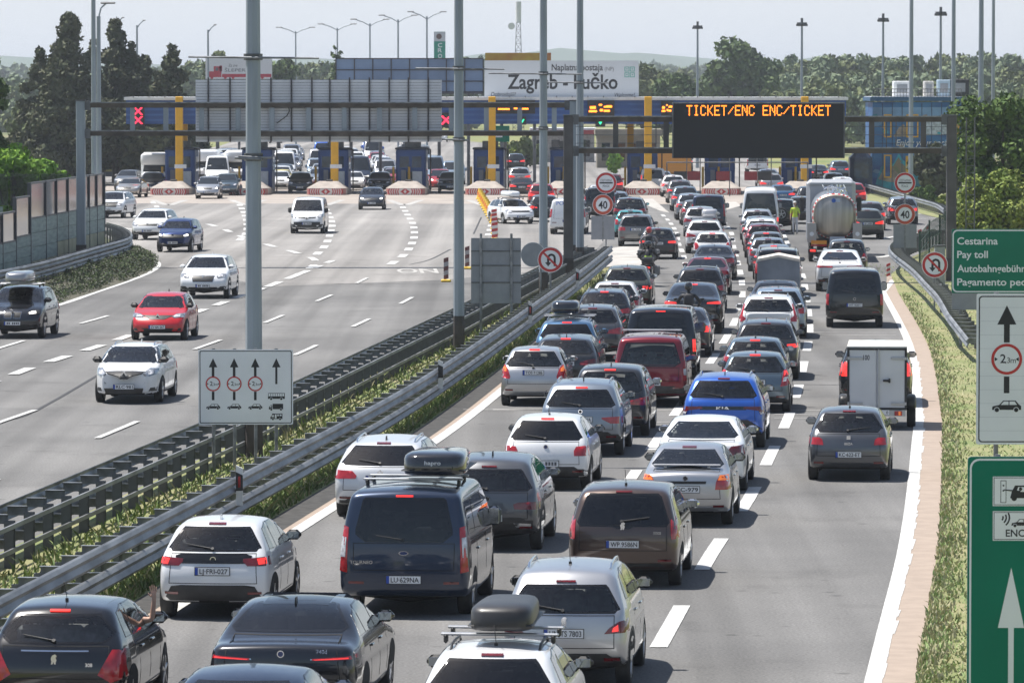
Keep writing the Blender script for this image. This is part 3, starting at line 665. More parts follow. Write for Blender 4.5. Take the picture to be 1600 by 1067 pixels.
# ------------------------------------------------------------------ ground, roads, markings
GRASS = pm('grass_ground', (.16, .195, .065), .95, var=.5, vscale=.4, col2=(.26, .24, .12), bump=.5, bscale=6)
FIELD = pm('field_ground', (.10, .125, .045), .95, vscale=.02, col2=(.20, .18, .085))
def asphalt(name, c1, c2, vs=.12):
    m = pm(name, c1, .92, col2=c2, vscale=vs, bump=.35, bscale=55, spec=.3)
    n = m.node_tree.nodes; l = m.node_tree.links; b = n['Principled BSDF']; src = b.inputs['Base Color'].links[0].from_socket
    tc = n['Texture Coordinate']
    fine = n.new('ShaderNodeTexNoise'); fine.inputs['Scale'].default_value = 22; fine.inputs['Detail'].default_value = 6; l.new(tc.outputs['Object'], fine.inputs['Vector'])
    mp = n.new('ShaderNodeMapping'); mp.inputs['Rotation'].default_value = (0, 0, R(4.5)); mp.inputs['Scale'].default_value = (.75, .006, 1); l.new(tc.outputs['Object'], mp.inputs[0])
    trk = n.new('ShaderNodeTexNoise'); trk.inputs['Scale'].default_value = 1; trk.inputs['Detail'].default_value = 3; l.new(mp.outputs[0], trk.inputs['Vector'])
    for tex, amt in ((fine, .55), (trk, .62)):
        r = n.new('ShaderNodeMapRange'); r.inputs[1].default_value = .3; r.inputs[2].default_value = .7; r.inputs[3].default_value = 1-amt/2; r.inputs[4].default_value = 1+amt/2
        l.new(tex.outputs[0], r.inputs[0]); mx = n.new('ShaderNodeMix'); mx.data_type = 'RGBA'; mx.blend_type = 'MULTIPLY'; mx.inputs[0].default_value = 1
        l.new(src, mx.inputs[6]); l.new(r.outputs[0], mx.inputs[7]); src = mx.outputs[2]
    st = n.new('ShaderNodeTexNoise'); st.inputs['Scale'].default_value = .33; st.inputs['Detail'].default_value = 8; st.inputs['Roughness'].default_value = .68; l.new(tc.outputs['Object'], st.inputs['Vector'])
    r = n.new('ShaderNodeMapRange'); r.inputs[1].default_value = .54; r.inputs[2].default_value = .68; r.inputs[3].default_value = 1; r.inputs[4].default_value = .80; l.new(st.outputs[0], r.inputs[0])
    mx = n.new('ShaderNodeMix'); mx.data_type = 'RGBA'; mx.blend_type = 'MULTIPLY'; mx.inputs[0].default_value = 1; l.new(src, mx.inputs[6]); l.new(r.outputs[0], mx.inputs[7]); src = mx.outputs[2]
    vo = n.new('ShaderNodeTexVoronoi'); vo.inputs['Scale'].default_value = .9; l.new(tc.outputs['Object'], vo.inputs['Vector'])
    r = n.new('ShaderNodeMapRange'); r.inputs[1].default_value = .05; r.inputs[2].default_value = .12; r.inputs[3].default_value = .62; r.inputs[4].default_value = 1; l.new(vo.outputs['Distance'], r.inputs[0])
    mx = n.new('ShaderNodeMix'); mx.data_type = 'RGBA'; mx.blend_type = 'MULTIPLY'; mx.inputs[0].default_value = 1; l.new(src, mx.inputs[6]); l.new(r.outputs[0], mx.inputs[7]); src = mx.outputs[2]
    l.new(src, b.inputs['Base Color']); return m
ASPH = asphalt('asphalt', (.128, .126, .123), (.168, .165, .160))
ASPH2 = asphalt('plaza_asphalt', (.21, .202, .193), (.265, .253, .24), .05)
ASPHN = asphalt('dark_asphalt_patch', (.155, .152, .15), (.19, .186, .182))
CONC = pm('apron_concrete', (.34, .30, .265), .9, var=.2, vscale=.4, bump=.2, bscale=10)
WHITE = pm('road_paint', (.52, .52, .505), .75, var=.22, vscale=2.2, bump=.3, bscale=40)
WHITEW = pm('worn_road_paint', (.40, .39, .37), .8, var=.3, vscale=1.2)
OCHRE = pm('red_gravel_strip', (.33, .265, .215), .95, var=.10, vscale=2.5, bump=.3, bscale=25)
GUTTER = pm('gutter', (.05, .048, .045), .9, var=.4)
TAR = pm('tar_joint', (.035, .035, .035), .7)
g0 = sheet('ground', [(-9000, -60), (9000, -60), (9000, 14000), (-9000, 14000)], 0, FIELD)
def W(*px): return [gp(x, y) for x, y in px]
def off_path(P, d):
    o = []
    for i, p in enumerate(P):
        t = P[min(i+1, len(P)-1)]-P[max(0, i-1)]; t.z = 0; t.normalize(); o.append(Vector((p.x+t.y*d, p.y-t.x*d, p.z)))
    return o
def extend(P, near=60, far=None):
    a = P[0]; t = (P[1]-P[0]).normalized(); return [a-t*near]+list(P)
LEDGE = bez(extend(W((244, 969), (452, 837), (680, 690), (782, 612))+[Vector((1.55, 165, 0)), Vector((3.75, 200, 0)), Vector((5.6, 232, 0))]), 6)   # left edge line of the near carriageway
REDGE = bez(extend(W((1364, 1067), (1416, 844), (1432, 700), (1434, 640), (1421, 540), (1380, 457))), 6)
def at_y(P, y):
    for a, b in zip(P[:-1], P[1:]):
        if a.y <= y <= b.y: return a.lerp(b, (y-a.y)/max(1e-6, b.y-a.y))
    return P[-1] if y > P[-1].y else P[0]
# the whole paved area: near carriageway, far carriageway, plaza and the lanes beyond the toll
BARL = bez(W((-60, 520), (92, 477), (150, 457), (200, 440), (232, 427), (246, 417), (244, 409), (233, 404), (214, 399)), 5)
paved = [Vector((-33, 20, 0)), Vector((14, 20, 0))]+[p+Vector((.35, 0, 0)) for p in REDGE if p.y > 20]+W((1400, 432), (1424, 402), (1462, 385), (1500, 378), (1500, 342), (1440, 332), (1360, 322), (1352, 300))+\
    W((1350, 280), (1330, 262), (1290, 238), (1180, 215), (700, 196), (430, 203), (250, 226), (170, 262), (110, 300), (112, 330), (150, 362), (200, 392))+list(reversed(BARL))+[Vector((-33, 120, 0))]
sheet('road', paved, .004, ASPH)
sheet('plaza_road', W((214, 396), (246, 415), (420, 448), (690, 438), (905, 418), (1000, 318), (1340, 318), (1330, 262), (1180, 216), (700, 197), (430, 204), (250, 227), (172, 262), (112, 300), (152, 362)), .008, ASPH2)
sheet('apron_road', W((150, 318), (1330, 320), (1322, 293), (150, 291)), .012, CONC)
# median and verge
MEDL = [Vector((at_y(LEDGE, y).x-o, y, 0)) for y, o in ((14, 4.6), (60, 4.6), (95, 4.45), (125, 4.35), (165, 3.8), (200, 3.4), (226, 2.2), (234, .8))]
MEDR = [off for off in off_path(LEDGE, -.75) if 14 < off.y < 234]
sheet('median_ground', MEDL+list(reversed(MEDR)), .03, GRASS)
b = MB(); b.sweep([(p.x, p.y, 0) for p in off_path(LEDGE, -.51) if p.y > 14], [(-.25, .034), (-.20, .034), (.18, .012), (.24, .011)], GUTTER, closed=False); tag(b.build('gutter'), kind='structure')
b = MB(); strip(b, [p for p in off_path(LEDGE, -.20) if p.y > 14], .13, .010, OCHRE); tag(b.build('edge_path_strip'), kind='structure')
verge = [p for p in off_path(REDGE, .57) if p.y > 14]+W((1392, 430), (1420, 408), (1462, 390), (1520, 380), (1800, 395))+[Vector((60, 225, 0)), Vector((45, 14, 0))]
sheet('verge_ground', verge, .03, GRASS)
sheet('far_verge_ground', W((1352, 318), (1360, 300), (1420, 300), (1700, 300), (1700, 372), (1510, 352), (1440, 335)), .03, GRASS)
b = MB(); strip(b, [p for p in off_path(REDGE, .35) if p.y > 14]+W((1394, 432)), .46, .012, OCHRE); tag(b.build('gravel_path_strip'), kind='structure')
b = MB(); strip(b, [p for p in LEDGE if p.y > 14], .26, .016, WHITE); strip(b, [p for p in REDGE if p.y > 14]+W((1396, 438)), .24, .018, WHITE)
DA = bez(extend(W((1047, 980), (1112, 865), (1170, 780), (1204, 711), (1230, 657), (1247, 608), (1255, 572), (1262, 541), (1265, 514), (1263, 490), (1260, 465), (1252, 425), (1232, 385), (1222, 362)), 30), 4)
DB = bez(extend(W((995, 735), (1080, 610), (1136, 526), (1158, 476), (1159, 440), (1153, 411), (1146, 385), (1143, 365), (1130, 345)), 45), 4)
DC = bez(W((1071, 430), (1070, 407), (1066, 394), (1060, 380), (1057, 364), (1046, 347), (1033, 334)), 4)
s0 = (gp(1035, 1012)-DA[0]).length
dashes(b, DA, .26, .016, WHITE, 6, 12, s0 % 12); dashes(b, DB, .25, .016, WHITE, 6, 12, 3); dashes(b, DC, .24, .016, WHITE, 5, 10, 1)
tag(b.build('road_markings'), kind='structure')
b = MB(); PLZ = list(range(1, 12))
for px, w_, on, per, st in (([(574, 435), (529, 457), (467, 483), (380, 519), (290, 552), (200, 585), (110, 622), (-20, 668)], .16, 6, 18, 0), ([(665, 454), (615, 481), (550, 512), (474, 550), (340, 604), (202, 665), (20, 740), (-120, 800)], .16, 6, 18.5, -3.2),
        ([(520, 408), (440, 440), (345, 475), (186, 531), (144, 545), (100, 559), (50, 575), (11, 590), (-40, 608)], .34, 3.4, 6.6, 0), ([(330, 425), (206, 481), (110, 511), (5, 543), (-60, 563)], .16, 6, 18, 8),
        ([(417, 449), (456, 434), (482, 421), (493, 411), (487, 404), (457, 394), (424, 385), (390, 374)], .34, 5, 10.5, 0),
        ([(494, 399), (507, 386), (514, 372), (518, 358), (519, 350), (514, 336), (506, 322)], .40, 4.5, 10, 0),
        ([(610, 414), (630, 400), (640, 388), (647, 372), (647, 358), (644, 348), (636, 335), (628, 322)], .40, 4.5, 10, 0),
        ([(768, 352), (764, 366), (756, 384), (745, 402)], .4, 4, 9, 0), ([(374, 320), (382, 335), (386, 352), (384, 366), (372, 378)], .4, 4.5, 10, 0), ([(238, 316), (262, 336), (330, 352), (382, 372)], .35, 5, 12, 0)):
    P = bez(W(*px), 5)
    if st < 0: P = P[::-1]; st = 2
    zl = .018+.0012*PLZ.pop(); dashes(b, P, w_, zl, WHITE, on, per, st)
strip(b, BARL, .28, .018, WHITE)
strip(b, bez(W((110, 342), (162, 351), (207, 359), (260, 366)), 4), .25, .018, WHITE)
strip(b, W((1370, 374), (1372, 374), (1462, 361)), .4, .018, WHITE); strip(b, W((1372, 403), (1396, 399)), .4, .018, WHITE); strip(b, W((1362, 344), (1478, 341)), .3, .018, WHITE); strip(b, W((1352, 321), (1385, 330), (1440, 335)), .3, .018, WHITE)
for cx in (264, 387, 509, 633, 757, 880):       # gore lines running off the islands
    strip(b, W((cx-26, 313), (cx-4, 321)), .5, .018, WHITEW); strip(b, W((cx+26, 313), (cx+2, 321)), .5, .018, WHITEW)
tag(b.build('plaza_markings'), kind='structure')
b = MB(); GW = pm('gore_paint', (.42, .40, .37), .85, var=.25, vscale=.8)
for pts in ([(985, 311), (1020, 311), (1046, 333), (1032, 330)], [(1108, 316), (1150, 316), (1158, 322), (1130, 330)], [(945, 418), (1000, 415), (1018, 400), (1014, 388), (985, 384), (930, 392), (900, 420)]):
    b.add([Vector((p.x, p.y, .0165)) for p in reversed(W(*pts))], [tuple(range(len(pts)))], GW)
for f in b.f:
    n = (Vector(b.v[f[1]])-Vector(b.v[f[0]])).cross(Vector(b.v[f[2]])-Vector(b.v[f[1]]))
    if n.z < 0: f.reverse()
tag(b.build('gore_markings'), kind='structure')
b = MB()
for P in ([(-40, 441), (400, 443), (720, 444), (880, 440)], [(960, 478), (1400, 480)], [(1110, 470), (1290, 474)], [(640, 414), (672, 406), (704, 390)], [(740, 366), (752, 340)], [(280, 525), (200, 560), (60, 640), (0, 660)], [(1232, 601), (1330, 602)], [(800, 768), (1000, 762)]): strip(b, bez(W(*P), 4), .10, .0135, TAR)
tag(b.build('road_joints_strip'), kind='structure')
b = MB()
for x0, x1, y in ((1060, 1300, 452), (640, 880, 640), (770, 1330, 641), (1200, 1400, 519), (1200, 1400, 523), (1210, 1320, 648), (1210, 1320, 654), (770, 860, 640), (1020, 1060, 660)): strip(b, W((x0, y), (x1, y+1)), .12, .0145, WHITEW)
tag(b.build('loop_cuts_strip'), kind='structure')
b = MB()                                        # lettering on the plaza, to be read from the toll side
o = gp(652, 424); b.M = Matrix.Translation((o.x, o.y, .0185)) @ Matrix.Rotation(R(182), 4, 'Z') @ Matrix.Rotation(R(-90), 4, 'X')
b.text('NO', 0, 0, 5.5, 0, WHITEW, w=1.8, bold=.02)
tag(b.build('lane_lettering_markings'), kind='structure')
# ------------------------------------------------------------------ grass blades
def blades(name, region, n, h0, h1, w_, cols, z=.03, seed=1, lean=.35):
    r = np.random.default_rng(seed); b = MB(); pts = region(r, n)
    for (x, y) in pts:
        hh = r.uniform(h0, h1)*(1 if r.random() < .8 else 1.5); a = r.uniform(0, math.pi); dx, dy = math.cos(a)*w_/2, math.sin(a)*w_/2; lx, ly = r.normal(0, lean*hh), r.normal(0, lean*hh)
        b.add([(x-dx, y-dy, z), (x+dx, y+dy, z), (x+dx*.7+lx*.4, y+dy*.7+ly*.4, z+hh*.6), (x+lx, y+ly, z+hh), (x-dx*.7+lx*.4, y-dy*.7+ly*.4, z+hh*.6)], [(0, 1, 2, 3, 4)], cols[int(r.integers(len(cols)))])
    return tag(b.build(name), kind='stuff')
GB = [pm('grass_blade_%s' % k, c, .8, var=.3, vscale=.7) for k, c in (('green', (.27, .36, .14)), ('lime', (.32, .40, .165)), ('dry', (.42, .40, .24)), ('deep', (.22, .30, .11)))]
def med_region(y0, y1, a, c):
    def f(r, n):
        o = []
        for _ in range(n):
            y = 1/r.uniform(1/y1, 1/y0) if r.random() < .6 else r.uniform(y0, y1); e = at_y(LEDGE, y).x; o.append((e+r.uniform(a, c), y))
        return o
    return f
GM = [pm('median_blade_%d' % k, c, .8, var=.3, vscale=.7) for k, c in enumerate(((.15, .22, .06), (.22, .28, .085), (.11, .165, .045), (.30, .28, .15)))]
blades('median_grass', med_region(70, 225, -3.6, -.85), 9000, .07, .22, .045, [GM[0], GM[1], GM[2], GM[3]], seed=3, lean=.6)
blades('kerb_grass', med_region(70, 200, -1.35, -.80), 6500, .06, .22, .04, [GM[0], GM[2], GM[3], GM[2]], seed=4, lean=.6)
def verge_region(r, n):
    o = []
    while len(o) < n:
        y = 1/r.uniform(1/235, 1/68); e = at_y(REDGE, min(y, 203)).x+.62; x = e+abs(r.uniform(0, 12))*min(1, .35+r.random())
        if y > 203: x = r.uniform(15.6, 26)
        o.append((x, y))
    return o
blades('verge_grass', verge_region, 38000, .02, .07, .032, [GB[0], GB[1], GB[2], GB[2], GB[3]], seed=5, lean=.9)
def edge_region(r, n):
    return [(at_y(REDGE, y).x+.57+abs(r.normal(0, .25)), y) for y in 1/r.uniform(1/200, 1/68, n)]
blades('verge_edge_grass', edge_region, 4200, .03, .10, .05, [GB[2], GB[2], GB[0]], seed=6)
# ------------------------------------------------------------------ guard rails
WB = [(-.00, .0), (.035, .02), (.075, .075), (.035, .135), (.02, .155), (.035, .175), (.075, .235), (.035, .29), (0, .31), (-.006, .30), (.025, .235), (-.01, .165), (-.01, .145), (.025, .075), (-.006, .01)]
def guard_rail(label, path, side, step, straps, post=(.10, .12), zs=(.24, .66), depth=.42, ztop=.82, group='steel guard rails', brk=True, endcap=None):
    """path: foot of the beam face; side +1: traffic on the right of the path"""
    P0 = path[0]; root = empty('guard_rail', (P0.x, P0.y, 0), 0, label, 'guard rail', group)
    for z in zs:
        b = MB(); b.sweep([p-P0+Vector((0, 0, z)) for p in path], [(a*side, h) for a, h in (WB if side > 0 else WB[::-1])], GALV); b.build('beam', root)
    if straps:
        back = off_path(path, -side*(depth+.09))
        for z in straps:
            b = MB(); b.sweep([p-P0+Vector((0, 0, z)) for p in back], [(-.02, 0), (.02, 0), (.02, .075), (-.02, .075)], GALV); b.build('rear_strap', root)
    L = [0]
    for a, c in zip(path[:-1], path[1:]): L.append(L[-1]+(c-a).length)
    g = MB(); w_, d_ = post
    for y in (-d_/2, d_/2): g.box((0, y, ztop/2), (w_, .012, ztop), GALVD)
    g.box((-w_/2+.006, 0, ztop/2), (.012, d_-.012, ztop), GALVD)
    pm_ = g.mesh('post'); qms = []
    for z in zs:
        q = MB(); q.M = Matrix.Translation((side*depth/2, 0, 0)) @ Matrix.Rotation(R(90), 4, 'Z'); hd = (depth-.07)/2
        q.prism([(-.07, z+.255), (.07, z+.255), (.07, z+.267), (-.058, z+.267), (-.058, z+.267)][:4]+[], -hd, hd, GALV) if 0 else q.prism([(-.07, z+.267), (-.07, z+.255), (.045, z+.255), (.045, z+.10), (.057, z+.10), (.057, z+.267)], -hd, hd, GALV, GALV)
        qms.append(q.mesh('spacer'))
    s_ = step*.5; foot = off_path(path, -side*depth); i = 0
    while s_ < L[-1]:
        while L[i+1] < s_: i += 1
        k = (s_-L[i])/(L[i+1]-L[i]); p = foot[i].lerp(foot[i+1], k)-P0; t = foot[i+1]-foot[i]; rz = math.atan2(-t.x, t.y)
        o = link('post', pm_, root); o.location = p; o.rotation_euler = (0, 0, rz)
        if brk: [link('spacer', qm, o) for qm in qms]
        s_ += step
    return root
RR = [p for p in off_path(LEDGE, -1.15) if p.y > 62]; RR = [at_y(RR, 62.1)]+RR
guard_rail('double-beam steel guard rail along the left edge of the queue, grass kerb at its foot', RR, 1, 1.75, (), group=None)
LR = [Vector((at_y(LEDGE, y).x-o, y, 0)) for y, o in ((66, 4.25), (78, 4.2), (90, 4.18), (100, 4.15), (112, 4.1), (125, 4.05), (140, 3.9), (165, 3.5), (190, 3.2), (215, 2.8), (232, 2.2))]
guard_rail('dark-posted guard rail seen from behind, beside the carriageway of oncoming cars', LR, -1, 1.75, (.30, .70), post=(.16, .16), group=None)
VR = bez(W((1483, 545), (1466, 512), (1446, 487), (1425, 462), (1398, 438), (1390, 424), (1400, 412), (1425, 402), (1462, 392)), 6)
guard_rail('curving single-sided guard rail on the right verge below the green toll sign', [VR[0]+Vector((-.15, -8.5, -.35))]+VR, -1, 1.35, (), zs=(.42,), ztop=.72, depth=.55, group=None)
BR = bez(W((-40, 470), (60, 448), (150, 420), (197, 405), (205, 396), (198, 388), (186, 382), (166, 376)), 5)
guard_rail('curved weathered guard rail wrapping the tip of the island by the noise barrier', BR, 1, 1.6, (), zs=(.30, .66), ztop=.9, group=None)
FRR = bez(W((1352, 302), (1385, 312), (1430, 326), (1462, 336), (1475, 345)), 4)
guard_rail('pale low guard rail in front of the blue mural building', FRR, 1, 1.6, (), zs=(.42,), ztop=.7, group=None)
def delineator(p, lab, red=False, lower=False, rz=0):
    r = empty('delineator', p, rz, lab, 'delineator'); z = 0
    b = MB(); b.prism([(-.06, .35), (.06, .35), (.06, 1.02), (-.06, 1.08)], -.05, .02, pm('delineator_white', (.72, .72, .70), .5)); b.build('post', r)
    b = MB(); b.prism([(-.062, .62), (.062, .62), (.062, .90), (-.062, .96)], -.055, .025, BLACK); b.build('band', r)
    if red: b = MB(); b.box((0, -.058, .78), (.045, .01, .20), REDL); b.build('reflector', r)
for px, Y_, red, lab in ((363, 93.5, True, 'white delineator with a red reflector on the guard rail, nearest the white hatchback'), (682, 130, False, 'black-banded delineator on the guard rail beside the four-lane sign'), (836, 166, True, 'small delineator on the guard rail beside the car with the black roof box'), (902, 196, True, 'delineator bent over the guard rail left of the dark crossover')):
    p = at_y(LEDGE, Y_); delineator((p.x-1.03, Y_, .12), lab, red)

sheet('island_ground', W((-60, 520), (90, 476), (148, 457), (198, 440), (230, 427), (243, 417), (240, 409), (230, 404), (214, 399), (190, 388), (120, 380), (-60, 400)), .02, pm('island_soil', (.085, .08, .055), .95, var=.5, vscale=1.2, bump=.4, bscale=8))


b = MB(); r9 = random.Random(4); y = 66.                     # ragged overspill of the right edge line
while y < 150:
    p = at_y(REDGE, y); l_ = r9.uniform(.5, 2.2); o_ = .11+r9.uniform(.0, .03); b.add([(p.x+.10, y, .0185), (p.x+o_+.02, y+.05, .0185), (at_y(REDGE, y+l_).x+o_+r9.uniform(0, .05), y+l_, .0185), (at_y(REDGE, y+l_).x+.10, y+l_, .0185)], [(0, 1, 2, 3)], WHITE); y += l_+r9.uniform(.1, 2.5)
tag(b.build('edge_line_markings'), kind='structure')
# ------------------------------------------------------------------ lamp poles, gantries
def lamp_pole(px, py, wd, label, bars=(), h=14., base=1.1, arm=1, Yd=None):
    p = gp(px, py) if Yd is None else ptY(px, 300, Yd); p.z = 0
    r = empty('lamp_post', p, R(-4), label, 'lamp post')
    b = MB(); b.cyl((0, 0, base), (0, 0, h), wd*.54, POLEM, 8, wd*.40, smooth=False); b.build('pole', r)
    b = MB(); b.cyl((0, 0, 0), (0, 0, base), wd*.56, POLEB, 8, wd*.545, smooth=False); b.box((0, 0, .02), (wd*1.7, wd*1.7, .04), GALVD); b.build('base', r)
    b = MB(); b.tube([(0, 0, h-.1), (arm*.6, 0, h+.5), (arm*2.0, 0, h+.8)], .05, POLEM); b.box((arm*2.3, 0, h+.8), (.9, .28, .12), GALVD, bev=.05); b.build('lamp_arm', r)
    for z, x0, x1, rr in bars:
        b = MB(); b.cyl((x0, -wd*.55, z), (x1, -wd*.55, z-.03), rr, GALV, 8); b.cyl((0, 0, z-.07), (0, 0, z+.07), wd*.60, GALVD, 8, smooth=False); b.build('crossbar', r)
    return r
lamp_pole(397, 716, .345, 'nearest grey lamp post with a dark base, rising behind the four-lane sign', [(8.67, -1.38, 1.45, .022), (6.5, -.38, .2, .03), (6.53, -.3, .42, .022)])
lamp_pole(717, 550, .31, 'grey lamp post in the median left of the back-turned sign', [(8.6, -1.3, 1.4, .025), (6.45, -.4, .3, .03)])
lamp_pole(849, 471, .31, 'grey lamp post behind the left no-U-turn sign', [(8.55, -2.05, 1.45, .028), (6.5, -.3, .4, .02)])
lamp_pole(906, 426, .33, 'grey lamp post right of the dark gantry column', [(8.25, -1.5, 1.25, .028)])
lamp_pole(147, 300, .30, 'leftmost tall grey lamp post behind the noise barrier', h=15, Yd=300)
lamp_pole(155, 300, .30, 'shorter grey lamp post standing just right of another, behind the noise barrier', h=12.3, arm=.25, Yd=312)
lamp_pole(1423, 313, .32, 'lamp post in front of the blue mural building', h=17)
lamp_pole(1489, 330, .30, 'lamp post rising directly above the right gantry column', h=16, Yd=345)
lamp_pole(1532, 350, .34, 'thicker of the two grey posts above the right-hand acacia', h=16, Yd=318)
lamp_pole(1551, 330, .26, 'thinner of the two grey posts above the right-hand acacia', h=18, Yd=375)
def mast(px, ytop, Yd, label, wd=.30):
    t = ptY(px, ytop, Yd); r = empty('floodlight_mast', (t.x, Yd, 0), 0, label, 'floodlight mast', 'floodlight masts beyond the toll')
    b = MB(); b.cyl((0, 0, 0), (0, 0, t.z), wd*.6, POLEM, 8, wd*.3); b.build('pole', r)
    b = MB(); b.cyl((0, 0, t.z-.3), (0, 0, t.z-.15), .48, GALVD, 12); b.cyl((0, 0, t.z-.5), (0, 0, t.z+.25), .12, GALVD, 8)
    for k in range(6): a = k*math.pi/3; b.box((.42*math.cos(a), .42*math.sin(a), t.z-.4), (.22, .22, .2), GALVD)
    b.build('lamp_head', r)
mast(1090, 38, 520, 'floodlight mast beside the big round oak'); mast(1253, 33, 480, 'floodlight mast above the right end of the amber message board')
mast(1380, 26, 470, 'floodlight mast left of the mural building roof'); mast(1470, 16, 440, 'floodlight mast over the light blue roof unit')
def arm_lamp(px, ytop, Yd, label, double=True, span=1.9, grp='street lamps far beyond the toll'):
    t = ptY(px, ytop, Yd); k = 14/sc(Yd)*Yd/Yd; r = empty('street_lamp', (t.x, Yd, 0), 0, label, 'street lamp', grp)
    L = 30/sc(Yd)
    b = MB(); b.cyl((0, 0, 0), (0, 0, t.z), .13, POLEM, 8, .09); b.build('pole', r)
    for sg in ((-1, 1) if double else (1,)):
        L1 = L if double else 13/sc(Yd)
        b = MB(); b.tube([(0, 0, t.z-.3), (sg*L1*.35, 0, t.z+.15), (sg*L1*.75, 0, t.z+.45)], .06, POLEM, 6); b.box((sg*L1*.85, 0, t.z+.5), (L1*.35, .4, .14), GALV, bev=.05); b.build('lamp_arm', r)
for i, (x, y, Yd) in enumerate(((462, 49, 700), (527, 44, 660), (578, 37, 620), (622, 31, 590), (667, 26, 560))):
    arm_lamp(x, y, Yd, ['double-armed street lamp left of the bare treetop', 'double-armed street lamp by the bare treetop', 'middle lamp of the five double-armed street lamps', 'double-armed street lamp second left of the green pylon sign', 'double-armed street lamp just left of the green pylon sign'][i])
for x, y, Yd, lb in ((214, 40, 520, 'single-armed lamp between the two dark conifers'), (325, 47, 520, 'single-armed lamp left of the truck billboard'), (181, 36, 500, 'single-armed lamp poking out of the middle conifer')): arm_lamp(x, y, Yd, lb, False)
def gantry(Y0, pxl, pxr, ytop, rails, label, colm, beamm, uprights, group=None, basel=None):
    a, c = ptY(pxl, ytop, Y0), ptY(pxr, ytop, Y0); a.z = c.z = 0; s_ = sc(Y0); z = lambda y: CAMH-(y-HOR)/s_
    root = empty('sign_gantry', (a.x, Y0, 0), 0, label, 'sign gantry'); Lx = c.x-a.x; zt = z(ytop)
    for x in (0, Lx):
        b = MB(); b.box((x, 0, zt/2), (.40, .40, zt), colm, bev=.03); b.box((x, 0, .5), (.44, .44, 1.0), POLEB); b.box((x, 0, .03), (.8, .8, .06), GALVD); b.box((x, 0, zt+.02), (.46, .46, .05), GALVD)
        b.build('column', root)
    for y in rails:
        b = MB(); b.box((Lx/2, 0, z(y)), (Lx-.4, .26, .20), beamm); b.box((Lx/2, 0, z(y)+.125), (Lx-.4, .34, .05), GALV); b.build('crossbeam', root)
        for k in (0, 1):
            b = MB(); b.box((k*Lx+(.32 if k == 0 else -.32), 0, z(y)), (.22, .36, .42), GALVD); b.build('bracket', root)
    for px in uprights:
        x = ptY(px, ytop, Y0).x-a.x; b = MB(); b.box((x, 0, (z(rails[0])+z(rails[1]))/2), (.22, .12, z(rails[0])-z(rails[1])-.2), colm); b.build('upright', root)
    return root, a, z
G1Y = 232.
g1, a1, z1 = gantry(G1Y, 126, 897, 158, (165, 209), 'long grey sign gantry spanning the carriageway of oncoming cars', POLEM, RUSTY, (207, 259, 315, 372, 425, 482, 538, 593, 648, 705, 760, 812, 866))
G2Y = 214.
g2, a2, z2 = gantry(G2Y, 888, 1487, 181, (187, 236), 'brown sign gantry over the queuing lanes carrying the amber message board', pm('gantry_column', (.095, .09, .088), .65, .3, var=.3, vscale=1.2), RUSTY, (962, 1041, 1362, 1443))
b = MB()
for zz in (198, 211, 224): b.cyl((.3, -.05, z2(zz)), (ptY(1480, 187, G2Y).x-a2.x, -.05, z2(zz)), .012, GALVD, 5)
for px in (906, 1025, 1385, 1400): x = ptY(px, 187, G2Y).x-a2.x; b.box((x, -.05, (z2(187)+z2(236))/2), (.04, .04, z2(187)-z2(236)), GALVD)
b.build('walkway_railing', g2)
b = MB(); xx = ptY(1510, 187, G2Y).x-a2.x; b.box((xx, 0, z2(290)), (.05, .05, 5.6), GALVD); b.box((xx+.35, 0, z2(290)), (.05, .05, 5.6), GALVD)
for k in range(17): b.box((xx+.17, 0, 1.2+k*.3), (.35, .03, .03), GALVD)
b.build('ladder', g2)
# back of the message sign on the left gantry
def X1(px): return ptY(px, 160, G1Y).x
SHEETM = pm('ribbed_sheet', (.72, .73, .77), .55, .25, var=.10, vscale=.6)
SHEETD = pm('sheet_rib', (.20, .21, .23), .6, .2)
r = empty('message_sign', ((X1(305)+X1(690))/2, G1Y+.32, z1(222)), 0, 'back of a long ribbed metal message sign on the left gantry', 'message sign'); hw_ = (X1(690)-X1(305))/2; hh = z1(125)-z1(222)
b = MB(); b.box((0, .18, hh/2), (2*hw_, .30, hh), SHEETM)
k = 22
for i in range(k): b.box((0, .015, hh*(i+.5)/k), (2*hw_-.06, .03, hh/k*.62), SHEETM); b.box((0, .022, hh*(i+1)/k), (2*hw_-.06, .02, hh/k*.12), SHEETD)
b.build('housing', r)
for px in (325, 359, 423, 455, 487, 515, 546, 577, 608, 638, 669):
    b = MB(); x = X1(px)-r.location.x; b.box((x, -.045, hh/2+.05), (.07, .09, hh+.1), pm('rib_dark', (.07, .065, .07), .7))
    for i in range(8): b.cyl((x, -.12, hh*(i+.6)/8.5), (x, -.07, hh*(i+.6)/8.5), .05, GALVD, 6)
    b.build('rib', r)
b = MB(); b.tube([(X1(432)-r.location.x, -.12, hh*.30), (X1(448)-r.location.x, -.12, hh*.42), (X1(452)-r.location.x, -.12, hh*.5), (X1(449)-r.location.x, -.12, hh*.62)], .02, BLACK); b.build('cable', r)
